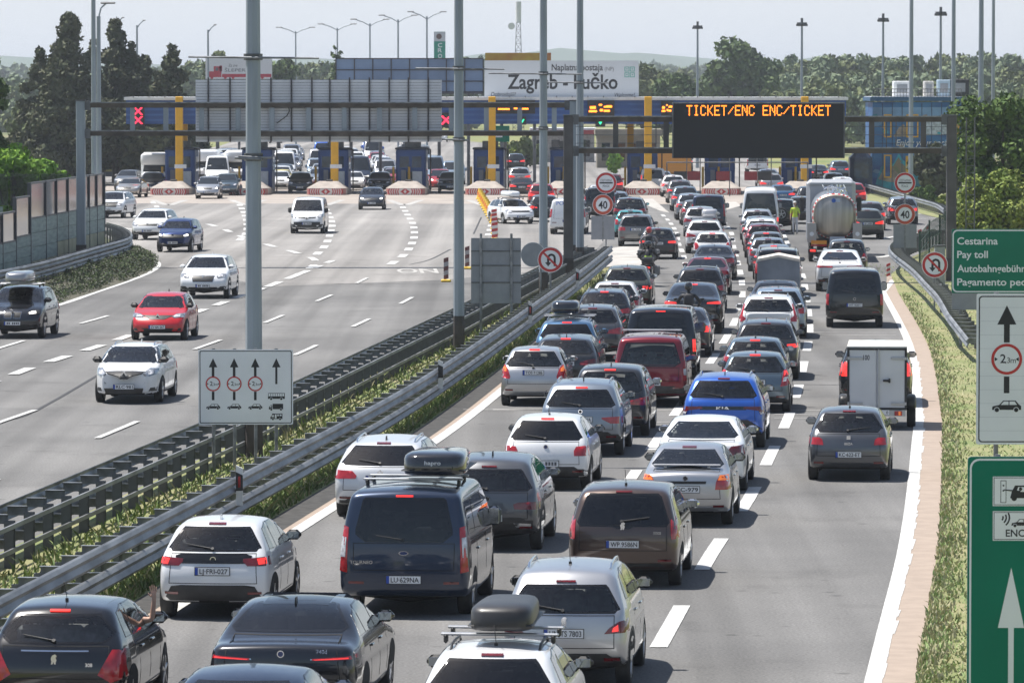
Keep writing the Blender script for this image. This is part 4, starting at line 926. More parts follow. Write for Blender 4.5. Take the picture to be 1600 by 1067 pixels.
# amber dot-matrix board on the right gantry
LED = pm('amber_led', (.9, .25, .02), .5, emit=(1, .22, .015), estr=2.6)
DOT = {'T': '11111 00100 00100 00100 00100 00100 00100', 'I': '01110 00100 00100 00100 00100 00100 01110', 'C': '01110 10001 10000 10000 10000 10001 01110', 'K': '10001 10010 10100 11000 10100 10010 10001', 'E': '11111 10000 10000 11110 10000 10000 11111', 'N': '10001 11001 10101 10101 10011 10001 10001', '/': '00000 00001 00010 00100 01000 10000 00000', ' ': '00000 '*7}
def X2(px): return ptY(px, 190, G2Y).x
r = empty('message_board', (X2(1184.5), G2Y-.45, z2(247)), 0, 'black electronic board showing amber TICKET/ENC twice, on the right gantry', 'message board'); W2 = X2(1317)-X2(1052); H2 = z2(162)-z2(247)
b = MB(); b.box((0, .2, H2/2), (W2, .40, H2), pm('board_black', (.006, .007, .010), .55, var=.2, vscale=.5)); b.build('panel', r)
b = MB(); b.box((0, .17, H2+.03), (W2+.1, .5, .05), GALV); b.build('top_edge', r)
for sg in (-1, 1): b = MB(); b.box((sg*(W2/2+.025), .2, H2/2), (.05, .42, H2), GALVD); b.build('side_edge', r)
b = MB(); txt = 'TICKET/ENC ENC/TICKET'; x0 = X2(1072)-r.location.x; x1_ = X2(1297)-r.location.x; cw = (x1_-x0)/(len(txt)*6-1); zt = z2(164.5)-r.location.z; ch = (z2(164.5)-z2(181))/7
for i, c in enumerate(txt):
    for rr, row in enumerate(DOT[c].split()):
        for cc, v in enumerate(row):
            if v == '1':
                x, z = x0+(i*6+cc+.5)*cw, zt-(rr+.5)*ch; q = .40
                b.add([(x-cw*q, -.012, z-ch*q), (x+cw*q, -.012, z-ch*q), (x+cw*q, -.012, z+ch*q), (x-cw*q, -.012, z+ch*q)], [(0, 1, 2, 3)], LED)
b.build('lit_text', r)
# ------------------------------------------------------------------ road signs
SIGNW = pm('sign_white', (.76, .78, .80), .4, var=.06, vscale=1); SIGNG = pm('sign_green', (.001, .165, .100), .5, var=.10, vscale=.8, spec=.2); SIGNR = pm('sign_red', (.50, .022, .02), .4); SIGNB = pm('sign_blue', (.02, .11, .45), .4); SIGNBACK = pm('sign_back', (.27, .285, .31), .5, .5, var=.08)
SIGNTXT = pm('sign_letter_white', (.74, .77, .79), .45)
def rrect(w, h, r, n=5):
    o = []
    for cx, cz, a in ((w/2-r, h/2-r, 0), (-w/2+r, h/2-r, 90), (-w/2+r, -h/2+r, 180), (w/2-r, -h/2+r, 270)): o += [(cx+r*math.cos(R(a+90*k/n)), cz+r*math.sin(R(a+90*k/n))) for k in range(n+1)]
    return o[::-1] and o
def car_icon(b, x, z, w, y, kind='car'):
    k = w/2
    def f(pts, m, yy=y): b.flat([(x+p*k, z+q*k) for p, q in pts], yy, m)
    if kind == 'car':
        f([(-1, -.22), (1, -.22), (1, .05), (.86, .14), (.62, .42), (-.22, .42), (-.5, .12), (-.95, .02)], INK); f([(-.40, .12), (.14, .12), (.14, .36), (-.18, .36)], SIGNW, y-.002); f([(.20, .12), (.72, .12), (.56, .36), (.20, .36)], SIGNW, y-.002)
        for c in (-.66, .66): b.disc(x+c*k, z-.22*k, .19*k, y-.003, SIGNW, 16); b.disc(x+c*k, z-.22*k, .15*k, y-.005, INK, 16)
    elif kind == 'bus':
        f([(-1, -.28), (1, -.28), (1, .40), (-.96, .40)], INK)
        for i in range(7): f([(-.92+i*.27, .02), (-.70+i*.27, .02), (-.70+i*.27, .33), (-.92+i*.27, .33)], SIGNW, y-.002)
        for c in (-.62, .58): b.disc(x+c*k, z-.28*k, .18*k, y-.003, SIGNW, 16); b.disc(x+c*k, z-.28*k, .14*k, y-.005, INK, 16)
    elif kind == 'truck':
        f([(-.5, -.25), (.9, -.25), (.9, .48), (-.5, .48)], INK); f([(-1, -.28), (-.55, -.28), (-.55, .30), (-.78, .30), (-1, .05)], INK); f([(-.92, .04), (-.66, .04), (-.66, .24), (-.77, .24)], SIGNW, y-.002)
        for c in (-.68, .6): b.disc(x+c*k, z-.3*k, .18*k, y-.003, SIGNW, 16); b.disc(x+c*k, z-.3*k, .14*k, y-.005, INK, 16)
    else:
        f([(-.86, -.28), (.86, -.28), (.86, .50), (-.62, .50), (-.62, .30), (-.86, .0)], INK); f([(-.22, -.18), (.02, -.18), (.02, .40), (-.22, .40)], SIGNW, y-.002); f([(.12, .14), (.34, .14), (.34, .38), (.12, .38)], SIGNW, y-.002); f([(.46, .14), (.74, .14), (.74, .38), (.46, .38)], SIGNW, y-.002); f([(-.74, .02), (-.34, .02), (-.34, .28), (-.56, .28)], SIGNW, y-.002)
        for c in (-.5, .52): b.disc(x+c*k, z-.3*k, .18*k, y-.003, SIGNW, 16); b.disc(x+c*k, z-.3*k, .14*k, y-.005, INK, 16)
def arrow(b, x, zt, zb, hw, sw, hl, y, m): b.flat([(x-sw, zb), (x+sw, zb), (x+sw, zt-hl), (x+hw, zt-hl), (x, zt), (x-hw, zt-hl), (x-sw, zt-hl)], y, m)
def width_limit(b, x, z, r, y):
    b.disc(x, z, r, y, SIGNR); b.disc(x, z, r*.82, y-.002, SIGNW); b.text('2', x-r*.24, z+r*.04, r*.56, y-.004, INK, bold=.012); b.text(',3', x+r*.06, z-.06*r, r*.36, y-.004, INK); b.text('m', x+r*.42, z-r*.06, r*.36, y-.004, INK)
    for sg in (-1, 1): b.flat([(x+sg*r*.78, z+r*.14*sg), (x+sg*r*.78, z-r*.14*sg), (x+sg*r*.58, z)], y-.004, INK)
def board_sign(px0, py0, px1, py1, Yd, label, bg, edge=None, posts=(), r=.06, w=None, h=None, name='road_sign', cat='road sign', rz=0):
    a, c = ptY(px0, py0, Yd), ptY(px1, py1, Yd); w = w or c.x-a.x; h = h or a.z-c.z
    root = empty(name, (a.x+w/2, Yd, 0), rz, label, cat); zc = a.z-h/2
    b = MB(); b.M = Matrix.Translation((0, 0, zc)); b.prism(rrect(w, h, r), -.02, .02, bg, SIGNBACK)
    for q in (-.3, .3): b.box((0, .035, q*h), (w*.94, .03, .05), GALVD)
    for px in posts:
        p = MB(); x = ptY(px, py0, Yd).x-root.location.x; p.cyl((x, .085, 0), (x, .085, a.z+.02), .036, GALV, 10); p.build('post', root)
    return root, b, w, h
r, b, w, h = board_sign(310, 546, 458, 663, 107.3, 'white sign with four arrows and three red 2,3 m circles, in the median', SIGNW, posts=(333, 366, 399, 431), r=.03)
b.flat(rrect(w-.05, h-.05, .03), -.0215, INK)
b.flat(rrect(w-.085, h-.085, .022), -.0235, SIGNW); pm_face = b
for i in range(4):
    x = -w/2+(.155+.223*i)*w*1.0; zt = h*.385
    if i < 3:
        arrow(b, x, zt, h*.14, .088, .027, .19, -.025, INK); b.flat([(x-.027, -h*.175), (x+.027, -h*.175), (x+.027, -h*.06), (x-.027, -h*.06)], -.025, INK); width_limit(b, x, h*.043, .155, -.027); car_icon(b, x, -h*.265, .29, -.025)
    else:
        arrow(b, x, zt, h*.04, .088, .022, .19, -.025, INK); car_icon(b, x, -h*.125, .35, -.025, 'bus'); car_icon(b, x, -h*.27, .31, -.025, 'truck'); car_icon(b, x, -h*.40, .29, -.025, 'camper')
b.build('panel', r)
r, b, w, h = board_sign(1526, 459, 1640, 694, 74.3, 'large white sign with one arrow and one red 2,3 m circle', SIGNW, posts=(1558, 1610), r=.03, w=.88)
b.flat(rrect(w-.06, h-.06, .05), -.0215, INK); b.flat(rrect(w-.095, h-.095, .04), -.0235, SIGNW); x = ptY(1573, 500, 74.3).x-r.location.x
def Zs(y, Yd=74.3): return CAMH-(y-HOR)/sc(Yd)-0
zc = ptY(0, 459, 74.3).z-h/2; q = lambda y: ptY(0, y, 74.3).z-zc
arrow(b, x, q(477), q(535), .137, .042, q(477)-q(507), -.025, INK); b.flat([(x-.04, q(614)), (x+.04, q(614)), (x+.04, q(588)), (x-.04, q(588))], -.025, INK); width_limit(b, x, q(561), .222, -.027); car_icon(b, x, q(635), .42, -.025)
SEAM = pm('sign_seam', (.55, .57, .60), .5)
for k in range(1, 11): zz = h*(k/11-.5); b.flat([(-w/2+.05, zz-.003), (w/2-.05, zz-.003), (w/2-.05, zz+.003), (-w/2+.05, zz+.003)], -.0242, SEAM)
b.build('panel', r)
r, b, w, h = board_sign(1487, 358, 1680, 458, 160, 'green toll sign reading Cestarina, Pay toll in four languages', SIGNG, posts=(1501, 1503, 1660), r=.04)
b.flat(rrect(w-.05, h-.05, .15), -.0215, SIGNTXT); b.flat(rrect(w-.13, h-.13, .12), -.0235, SIGNG); zc = ptY(0, 358, 160).z-h/2; s_ = sc(160.)
for tx, y, x1 in (('Cestarina', 376, 1559), ('Pay toll', 397, 1543.5), ('Autobahngebühr', 419, 1602), ('Pagamento pedaggio', 440, 1640)): b.text(tx, ptY(1495.5, y, 160).x-r.location.x, ptY(0, y+.5, 160).z-zc, 11/s_, -.0255, SIGNTXT, w=(x1-1495.5)/s_, align='L', bold=.018)
b.build('panel', r)
b = MB(); b.box((0, .02, ptY(0, 471, 160).z), (w*.99, .03, 26/s_), SIGNBACK); b.build('lower_panel', r)
r, b, w, h = board_sign(1512, 713, 1720, 1180, 65, 'tall green lane sign with white arrow, ENC and ticket pictograms, at the right edge', SIGNG, posts=(1560, 1670), r=.05, w=1.6, h=3.3)
b.flat(rrect(w-.05, h-.05, .12), -.0215, SIGNTXT); b.flat(rrect(w-.10, h-.10, .10), -.0235, SIGNG); zt = ptY(0, 713, 65).z; zc = zt-h/2; Q = lambda px, py: (ptY(px, py, 65).x-r.location.x, ptY(0, py, 65).z-zc)
arrow(b, Q(1584, 0)[0], Q(0, 886)[1], -h/2+.2, .165, .035, Q(0, 886)[1]-Q(0, 980)[1], -.0255, SIGNTXT)
for y0, y1 in ((744, 790), (798, 844)):
    a = Q(1551, y0); c = Q(1665, y1); b.flat([(a[0], c[1]), (c[0], c[1]), (c[0], a[1]), a], -.0255, SIGNW); e = .012
    b.flat([(a[0]+e, c[1]+e), (c[0]-e, c[1]+e), (c[0]-e, a[1]-e), (a[0]+e, a[1]-e)], -.027, INK); e = .02; b.flat([(a[0]+e, c[1]+e), (c[0]-e, c[1]+e), (c[0]-e, a[1]-e), (a[0]+e, a[1]-e)], -.0285, SIGNW)
a, c = Q(1563, 750), Q(1572, 785); b.flat([(a[0], c[1]), (c[0], c[1]), (c[0], a[1]), a], -.030, INK); b.flat([(a[0]+.008, c[1]+.008), (c[0]-.008, c[1]+.008), (c[0]-.008, a[1]-.008), (a[0]+.008, a[1]-.008)], -.0315, SIGNW)
for y in (758, 766): b.disc(*Q(1567.5, y), .012, -.033, INK, 10)
a = Q(1578, 774); b.flat([(a[0], a[1]-.03), (a[0]+.34, a[1]-.03), (a[0]+.34, a[1]+.13), (a[0]+.06, a[1]+.13), (a[0]+.02, a[1]+.05)], -.030, INK); b.flat([(a[0]+.08, a[1]+.05), (a[0]+.30, a[1]+.05), (a[0]+.30, a[1]+.11), (a[0]+.10, a[1]+.11)], -.0315, SIGNW); b.disc(a[0]+.05, a[1]-.03, .035, -.032, INK, 14); b.disc(a[0]+.28, a[1]-.03, .035, -.032, INK, 14); b.disc(a[0]+.13, a[1]+.085, .022, -.033, INK, 12); b.flat([(a[0]-.08, a[1]+.068), (a[0]+.13, a[1]+.045), (a[0]+.13, a[1]+.065), (a[0]-.08, a[1]+.082)], -.0335, INK)
car_icon(b, Q(1600, 0)[0], Q(0, 817)[1], .26, -.030); b.text('ENC', *Q(1586, 832), .088, -.030, INK, bold=.02)
for k, rr in enumerate((.05, .09, .13)):
    cx, cz = Q(1562, 808); pts = [(cx+rr*math.cos(t), cz+rr*math.sin(t)) for t in np.linspace(-.9, .5, 6)]+[(cx+(rr-.02)*math.cos(t), cz+(rr-.02)*math.sin(t)) for t in np.linspace(.5, -.9, 6)]; b.flat(pts, -.030, INK)
b.build('panel', r)
# back of a tall sign in the median
r, b, w, h = board_sign(736, 372, 814, 474, 165, 'blank grey back of a tall road sign on two pipes in the median', SIGNBACK, r=.02)
for zz in (-.18, .08, .30): b.box((0, -.035, zz*h), (w, .03, .04), GALVD)
b.build('panel', r)
for px in (751.5, 799): p = MB(); x = ptY(px, 400, 165).x-r.location.x; p.cyl((x, -.09, 0), (x, -.09, ptY(0, 365, 165).z), .042, GALV, 10); p.build('post', r)
def round_sign(px, py, rad, Yd, label, face, back=None, zpost=None, post=True, extra=None, ox=0):
    c = ptY(px, py, Yd); r = empty('traffic_sign', (c.x, Yd, 0), 0, label, 'traffic sign')
    b = MB(); b.M = Matrix.Translation((0, 0, c.z)); n = 36; b.prism([(rad*math.cos(2*math.pi*i/n), rad*math.sin(2*math.pi*i/n)) for i in range(n)], -.015, .012, SIGNW, SIGNBACK); face(b, rad); b.build('disc', r)
    if post: p = MB(); p.cyl((ox, .06, 0), (ox, .06, c.z+rad*.9), .035, GALV, 10); p.build('post', r)
    return r, c
def f_uturn(b, r):
    b.disc(0, 0, r*.95, -.017, SIGNR); b.disc(0, 0, r*.74, -.019, SIGNW)
    w = r*.17; o = [(r*.42, -r*.5), (r*.42, r*.12)]+[(r*.08+r*.34*math.cos(t), r*.14+r*.34*math.sin(t)) for t in np.linspace(.1, math.pi-.1, 9)]+[(-r*.26, -r*.2)]; i = [(-r*.26+w, -r*.2)]+[(r*.08+r*.17*math.cos(t), r*.14+r*.17*math.sin(t)) for t in np.linspace(math.pi-.1, .1, 9)]+[(r*.42-w, r*.12), (r*.42-w, -r*.5)]
    n = len(o); i2 = i[::-1]; vs = [(x, -.021, z) for x, z in o]+[(x, -.021, z) for x, z in i2]; m = min(len(o), len(i2))
    b.add(vs, [(k, k+1, n+k+1, n+k) for k in range(m-1)], INK); b.flat([(-r*.42, -r*.2), (-r*.175, -r*.52), (r*.07, -r*.2)], -.021, INK)
    d = .707; hw = r*.08; b.flat([(-r*.62*d*1.2-hw*d, r*.62*d*1.2-hw*d), (r*.62*d*1.2-hw*d, -r*.62*d*1.2-hw*d), (r*.62*d*1.2+hw*d, -r*.62*d*1.2+hw*d), (-r*.62*d*1.2+hw*d, r*.62*d*1.2+hw*d)], -.023, SIGNR)
def f_40(b, r): b.disc(0, 0, r*.96, -.017, pm('sign_faded_red', (.50, .075, .035), .5)); b.disc(0, 0, r*.68, -.019, SIGNW); b.text('40', 0, -r*.02, r*.72, -.021, INK, w=r*.86, bold=.02)
def f_ces(b, r): b.disc(0, 0, r*.96, -.017, SIGNR); b.disc(0, 0, r*.74, -.019, SIGNW); b.flat([(-r*.62, -r*.07), (r*.62, -r*.07), (r*.62, r*.07), (-r*.62, r*.07)], -.021, INK); b.text('CESTARINA', 0, r*.24, r*.22, -.021, INK, w=r*1.08); b.text('PÉAGE', 0, -r*.30, r*.22, -.021, INK, w=r*.62)
def f_back(b, r): b.disc(0, 0, r*.97, -.017, SIGNBACK)
def f_keep(b, r): b.disc(0, 0, r*.97, -.017, SIGNB); b.flat([(-r*.5, -r*.5), (r*.2, -r*.4), (-.0, -r*.18), (r*.5, r*.4), (r*.35, r*.55), (-r*.18, -.0), (-r*.4, r*.2)], -.019, SIGNTXT)
round_sign(860, 406, .455, 184, 'no-U-turn sign in front of the lamp post in the median', f_uturn)
round_sign(1460.5, 414, .47, 186, 'no-U-turn sign at the right verge in front of the gantry column', f_uturn)
round_sign(833, 398, .455, 190, 'grey back of a round sign half hidden by the lamp post', f_back, ox=.28)
def stack_sign(px, yc, y4, yp, Yd, lab1, lab2, lab3):
    s_ = sc(Yd); round_sign(px[0], yc, 16.6/s_, Yd, lab1, f_ces); round_sign(px[1], y4, 16.2/s_, Yd-.06, lab2, f_40, post=False)
    c = ptY(px[1], yp, Yd-.02); r = empty('blank_sign', (c.x, Yd-.02, 0), 0, lab3, 'blank sign'); b = MB()
    for sg in (-1, 1): b.box((sg*9.2/s_, 0, c.z), (18/s_, .03, 37/s_), SIGNBACK)
    b.build('panel', r)
    b = MB(); b.box((0, -.03, c.z), (.06, .04, 42/s_), GALV); b.build('bracket', r)
stack_sign((947, 942), 286, 320, 356, 250, 'red-ringed round CESTARINA sign left of the queue', 'round speed limit 40 sign left of the queue', 'grey blank plate under the left speed limit sign')
stack_sign((1414, 1414), 286, 335, 369, 226, 'red-ringed round CESTARINA sign right of the tanker', 'round speed limit 40 sign right of the tanker', 'grey blank plate under the right speed limit sign')
round_sign(1465, 328, .36, 345, 'small blue keep-left arrow sign by the right guard rail', f_keep)
r = empty('bollard', gp(1475, 490), 0, 'thick dark round bollard with a grey cap on the right verge', 'bollard'); b = MB(); b.cyl((0, 0, 0), (0, 0, .98), .15, pm('bollard_dark', (.05, .05, .045), .8, var=.4), 16); b.build('post', r); b = MB(); b.cyl((0, 0, .98), (0, 0, 1.05), .158, GALV, 16); b.build('cap', r)
r = empty('cabinet', gp(1468, 447), 0, 'grey roadside cabinet half hidden behind the right no-U-turn sign', 'cabinet'); b = MB(); b.box((0, 0, .8), (.42, .35, 1.6), pm('cabinet_grey', (.30, .32, .32), .6, var=.15), bev=.02); b.build('body', r); b = MB(); b.box((0, 0, 1.63), (.48, .41, .06), GALVD); b.build('lid', r)
# green mesh fence right
r = empty('wire_fence', gp(1440, 425), 0, 'dark green wire fence behind the right guard rail', 'fence'); b = MB(); FG = pm('fence_green', (.015, .05, .035), .6); o = r.location
P = [gp(1437, 430)-o, gp(1452, 408)-o, gp(1468, 396)-o, gp(1478, 390)-o]
for p in P: b.box((p.x, p.y, .95), (.08, .08, 1.9), FG)
b.build('post', r); b = MB()
for p, q_ in zip(P[:-1], P[1:]):
    for k in range(14): c = p.lerp(q_, k/14); b.cyl((c.x, c.y, .1), (c.x, c.y, 1.8), .012, FG, 4)
    for z in (.2, .6, 1.0, 1.4, 1.75): b.cyl((p.x, p.y, z), (q_.x, q_.y, z), .015, FG, 4)
b.build('mesh_panel', r)
# ------------------------------------------------------------------ noise barrier
NB0, NB1 = gp(-30, 452), gp(162, 401); d = (NB1-NB0); Ln = d.length; rzb = math.atan2(d.y, d.x)
r = empty('noise_barrier', NB0, rzb, 'stepped noise barrier of green panels topped with clear panes, at left', 'noise barrier')
NG = pm('barrier_green', (.25, .32, .295), .7, var=.25, vscale=.8, stretch=(1, 1, 9)); NG2 = pm('barrier_olive', (.38, .37, .24), .75, var=.3, vscale=.9); NFR = pm('barrier_frame', (.05, .055, .065), .55)
pxs = (-30, 2, 23, 46, 70, 87, 105, 122, 138, 150, 162)
def along(px):
    lo, hi = 0., 1.
    for _ in range(40):
        m = (lo+hi)/2; p = NB0+d*m; k = 800+p.x*sc(p.y)
        if k < px: lo = m
        else: hi = m
    return lo*Ln
for i in range(len(pxs)-1):
    a, c = along(pxs[i]), along(pxs[i+1]); top = {0: 2.9, 1: 2.9, 2: 3.45}.get(i, 3.98 if i > 2 else 0); gb = {0: 1.62, 1: 1.62, 2: 1.75}.get(i, 2.42)
    b = MB(); b.box((a, 0, top/2), (.14, .16, top), NFR); b.build('post', r)
    b = MB(); nrow = 4
    for k in range(nrow): b.box(((a+c)/2, 0, gb*(k+.5)/nrow), (c-a-.14, .12, gb/nrow-.02), NG2 if k in (0, 1) and (k == 0 or i > 4) else NG)
    b.build('panel', r)
    b = MB(); b.box(((a+c)/2, 0, (gb+top)/2), (c-a-.16, .03, top-gb-.1), GL_WALL); b.build('pane', r)
    b = MB(); b.box(((a+c)/2, 0, top-.04), (c-a-.14, .1, .08), GALVD); b.box(((a+c)/2, 0, gb+.03), (c-a-.14, .1, .06), GALVD); b.build('frame', r)
b = MB(); b.box((Ln, 0, 2), (.16, .18, 4.0), NFR); b.build('post', r)
for k in range(4):
    b = MB(); b.box((Ln-.3*(k+.5)*1.5, .9*(k+.5)*1.6, 1.2), (.9, .1, 2.4), NG, rz=R(108)); b.build('panel', r); b = MB(); b.box((Ln-.3*(k+.5)*1.5, .9*(k+.5)*1.6, 3.2), (1.4, .03, 1.5), GL_WALL, rz=R(108)); b.build('pane', r)
# ------------------------------------------------------------------ toll plaza
TOLLB = pm('toll_blue', (.02, .075, .27), .5, var=.2, vscale=.5); TOLLB2 = pm('toll_blue_panel', (.035, .11, .34), .45, var=.25, vscale=.8); TOLLW = pm('toll_white', (.70, .71, .72), .5, var=.08)
YEL = pm('column_yellow', (.72, .38, .008), .5, var=.1, vscale=1.5); BGL = pm('booth_glass', (.02, .05, .10), .08, spec=.8, var=.6, vscale=2); CONCN = pm('nose_concrete', (.36, .32, .285), .9, var=.2, vscale=2); CHR = pm('chevron_red', (.45, .018, .022), .6, var=.2, vscale=4); CHW = pm('chevron_white', (.66, .62, .58), .7, var=.15, vscale=4)
TY = 388.
CX = (264, 387, 509, 633, 757, 880, 1003, 1127, 1250)
wh = ('first from the left', 'second from the left', 'third from the left', 'fourth from the left', 'behind the yellow cone row', 'mostly hidden by the gantry columns', 'just right of the left CESTARINA sign', 'under the left half of the message board', 'under the right end of the message board')
for i, px in enumerate(CX):
    x = ptY(px, 300, TY).x
    r = empty('toll_island_nose', (x, TY, 0), R(-2), 'concrete island nose with red chevrons, '+wh[i], 'island nose', 'toll island noses')
    b = MB(); w0, w1 = 1.48, 1.2; vs = [(-w0+.25, 0, 0), (w0-.25, 0, 0), (w0-.25, 0, .52), (-w0+.25, 0, .52), (-w0, .7, 0), (w0, .7, 0), (w0, .7, .52), (-w0, .7, .52), (-w1*.55, 2.2, 1.0), (w1*.55, 2.2, 1.0), (-w0, 7, 0), (w0, 7, 0), (w0, 7, .3), (-w0, 7, .3), (-w1*.6, 3.2, 1.0), (w1*.6, 3.2, 1.0)]
    b.add(vs, [(0, 1, 2, 3), (4, 0, 3, 7), (1, 5, 6, 2), (3, 2, 9, 8), (7, 3, 8), (2, 6, 9), (8, 9, 15, 14), (7, 8, 14, 13), (6, 12, 15, 9), (4, 7, 13, 10), (5, 11, 12, 6), (14, 15, 12, 13), (10, 13, 12, 11)], CONCN); b.build('block', r)
    b = MB(); b.flat([(-w0+.26, .03), (w0-.26, .03), (w0-.26, .50), (-w0+.26, .50)], -.012, CHW)
    b.flat([(-.36, .265), (-.02, .03), (-.02, .50)], -.016, CHR); b.flat([(.02, .03), (.36, .265), (.02, .5)], -.016, CHR); b.flat([(-.13, .265), (0, .13), (.13, .265), (0, .40)], -.02, CHW)
    for k in range(5):
        for sg in (-1, 1): x0 = sg*(.44+k*.17); b.flat([(x0, .04), (x0+sg*.09, .04), (x0+sg*.17, .265), (x0+sg*.09, .49), (x0, .49), (x0+sg*.08, .265)], -.016, CHR)
    for sg in (-1, 1):
        for k in range(3):
            u0, u1 = .15+k*.28, .28+k*.28; P = lambda u, z: (sg*(w0-.25+.25*u), .7*u-.012, z); b.add([P(u0, .04), P(u1, .04), P(u1, .48), P(u0, .48)], [(0, 1, 2, 3)], CHR)
    b.build('chevron_panel', r); b = MB(); b.box((.1, 2.6, 1.07), (.5, .5, .14), BLACK, bev=.04); b.build('lamp', r)
    if i == 5: pass
    r = empty('toll_booth', (x+.25, TY+9, 0), R(-2), 'blue toll booth on the island '+wh[i], 'toll booth', 'toll booths')
    bw, bh = 1.15, 3.35
    b = MB(); b.box((0, 1.6, bh/2), (2*bw, 3.2, bh), TOLLB, bev=.12); b.build('body', r)
    b = MB(); b.box((0, 1.6, bh+.02), (2*bw+.12, 3.4, .16), pm('booth_roof', (.03, .04, .07), .6), bev=.04); b.box((.1, 1.4, bh+.35), (1.2, .9, .5), GALVD); b.build('roof', r)
    for xx in (-.5, .45): b = MB(); b.box((xx, -.012, 2.35), (.72, .03, .85), BGL); b.box((xx, -.02, 1.88), (.8, .04, .05), TOLLB2); b.build('window', r)
    for sg in (-1, 1): b = MB(); b.box((sg*(bw+.006), 1.6, 2.2), (.03, 1.9, 1.1), BGL); b.build('side_window', r)
    b = MB(); b.box((.5, -.14, 1.0), (.75, .25, 1.3), TOLLW, bev=.03); b.box((-.55, -.12, 1.0), (.35, .2, 1.5), pm('machine_grey', (.25, .25, .27), .5)); b.box((-.05, -.1, .95), (.5, .12, 1.3), BLACK); b.build('cabinet', r)
    for xx in (-bw-.15, -.1): b = MB(); b.cyl((xx, -.55, 0), (xx, -.55, 2.0), .09, YEL, 10); b.build('bollard', r)
    b = MB(); b.tube([(bw+.35, .3, 0), (bw+.35, .3, 3.3), (bw-.2, .3, 3.4)], .05, pm('pipe_dark', (.05, .04, .03), .6)); b.build('frame_pipe', r)
    if i in (0, 2, 4, 6, 8):
        r = empty('canopy_column', (x+.55, TY+3.7, 0), 0, 'tall yellow canopy column on the toll island '+wh[i], 'column', 'yellow canopy columns'); b = MB(); b.box((0, 0, 3.68), (.56, .56, 7.36), YEL, bev=.04); b.build('shaft', r); b = MB(); b.box((0, 0, .1), (.7, .7, .2), GALVD); b.build('base', r)
        b = MB(); b.box((.1, -.3, 2.1), (.9, .1, .3), TOLLW); b.build('plate', r)
for px in (288, 985): x = ptY(px, 200, 401).x; r = empty('canopy_column', (x, 401, 0), 0, 'slimmer rear yellow canopy column, %s' % ('at the left end of the canopy' if px < 300 else 'left of the amber message board'), 'column', None); b = MB(); b.box((0, 0, 3.4), (.5, .5, 6.7), YEL); b.build('shaft', r); b = MB(); b.cyl((0, -.27, 5.5), (0, -.32, 5.5), .18, REDL, 12); b.build('lamp', r)
# canopy
Yc = 393.; x0, x1 = ptY(197, 170, Yc).x, ptY(1322, 170, Yc).x; z = lambda y: CAMH-(y-HOR)/sc(Yc)
r = empty('toll_canopy', ((x0+x1)/2, Yc, 0), 0, 'long blue toll canopy with a white roof edge over all the booths', 'canopy'); hw_ = (x1-x0)/2
b = MB(); b.box((0, .1, (z(157)+z(194))/2), (2*hw_, .2, z(157)-z(194)), TOLLB)
k = 9
for i in range(k): b.box((0, -.012, z(194)+(z(157)-z(194))*(i+.5)/k), (2*hw_-.05, .03, .15), TOLLB2 if i % 2 else TOLLB)
b.build('fascia', r)
b = MB(); b.box((0, 6, z(154.5)), (2*hw_+.3, 12.4, z(152)-z(157)-.01), TOLLW); b.build('roof', r); b = MB(); b.box((0, 6.1, z(190)), (2*hw_-.3, 11.5, .1), pm('soffit', (.16, .17, .19), .7)); b.build('soffit', r)
b = MB()
for i in range(46): b.box((-hw_+(i+.5)*2*hw_/46, -.22, z(152)+.03), (.06, .5, .12), GALVD)
b.build('roof_seam', r)
DISP = pm('display_black', (.015, .014, .014), .5)
def lane_sign(px0, px1, y0, y1, label, dots=True, grp='lane displays on the toll canopy'):
    a, c = ptY(px0, y0, Yc-.35), ptY(px1, y1, Yc-.35); r = empty('lane_display', ((a.x+c.x)/2, Yc-.35, c.z), 0, label, 'lane display', grp); w, h = c.x-a.x, a.z-c.z; b = MB(); b.box((0, .1, h/2), (w, .2, h), DISP); b.build('housing', r)
    b = MB(); rr = random.Random(int(px0))
    if dots:
        for x, z_, ww, hh in ((-.30, .56, .22, .16), (-.30, .34, .3, .12), (-.02, .72, .12, .1), (.16, .60, .1, .1), (.30, .62, .22, .14), (.22, .36, .22, .12), (.02, .40, .12, .14)): b.box((x*w, -.012, z_*h), (ww*w, .02, hh*h), LED)
        b.build('lit_panel', r)
lane_sign(918, 960, 157, 183, 'black lane display with blurred amber writing left of the yellow column'); lane_sign(1033, 1052, 158, 182, 'narrow black lane display touching the amber message board'); lane_sign(775, 836, 157, 178, 'black lane display with amber dots below the station sign')
REDX = pm('signal_red', (.9, .02, .05), .5, emit=(1, .02, .06), estr=2.2); GRNA = pm('signal_green', (.02, .8, .3), .5, emit=(.03, 1, .35), estr=1.6)
def signal(px, py, s_, label, kind):
    c = ptY(px, py, Yc-.5); r = empty('lane_signal', (c.x, Yc-.5, c.z), 0, label, 'lane signal'); b = MB(); b.box((0, .1, 0), (s_*1.5, .2, s_*(2.6 if kind == 'xx' else 1.5)), DISP); b.build('housing', r); b = MB()
    for zz in ((-.55, .55) if kind == 'xx' else (0,)):
        for sg in (-1, 1):
            if kind == 'arrow': b.flat([(-.4*s_, .2*s_), (0, -.4*s_), (.4*s_, .2*s_), (.2*s_, .3*s_), (0, 0), (-.2*s_, .3*s_)], -.012, GRNA); break
            d = .45*s_; t = .12*s_; zc = zz*s_; b.flat([(-d-t, zc-sg*d+sg*t*0), (-d+t, zc-sg*d), (d+t, zc+sg*d), (d-t, zc+sg*d)], -.012-.002*(sg > 0), REDX)
    b.build('lit_symbol', r)
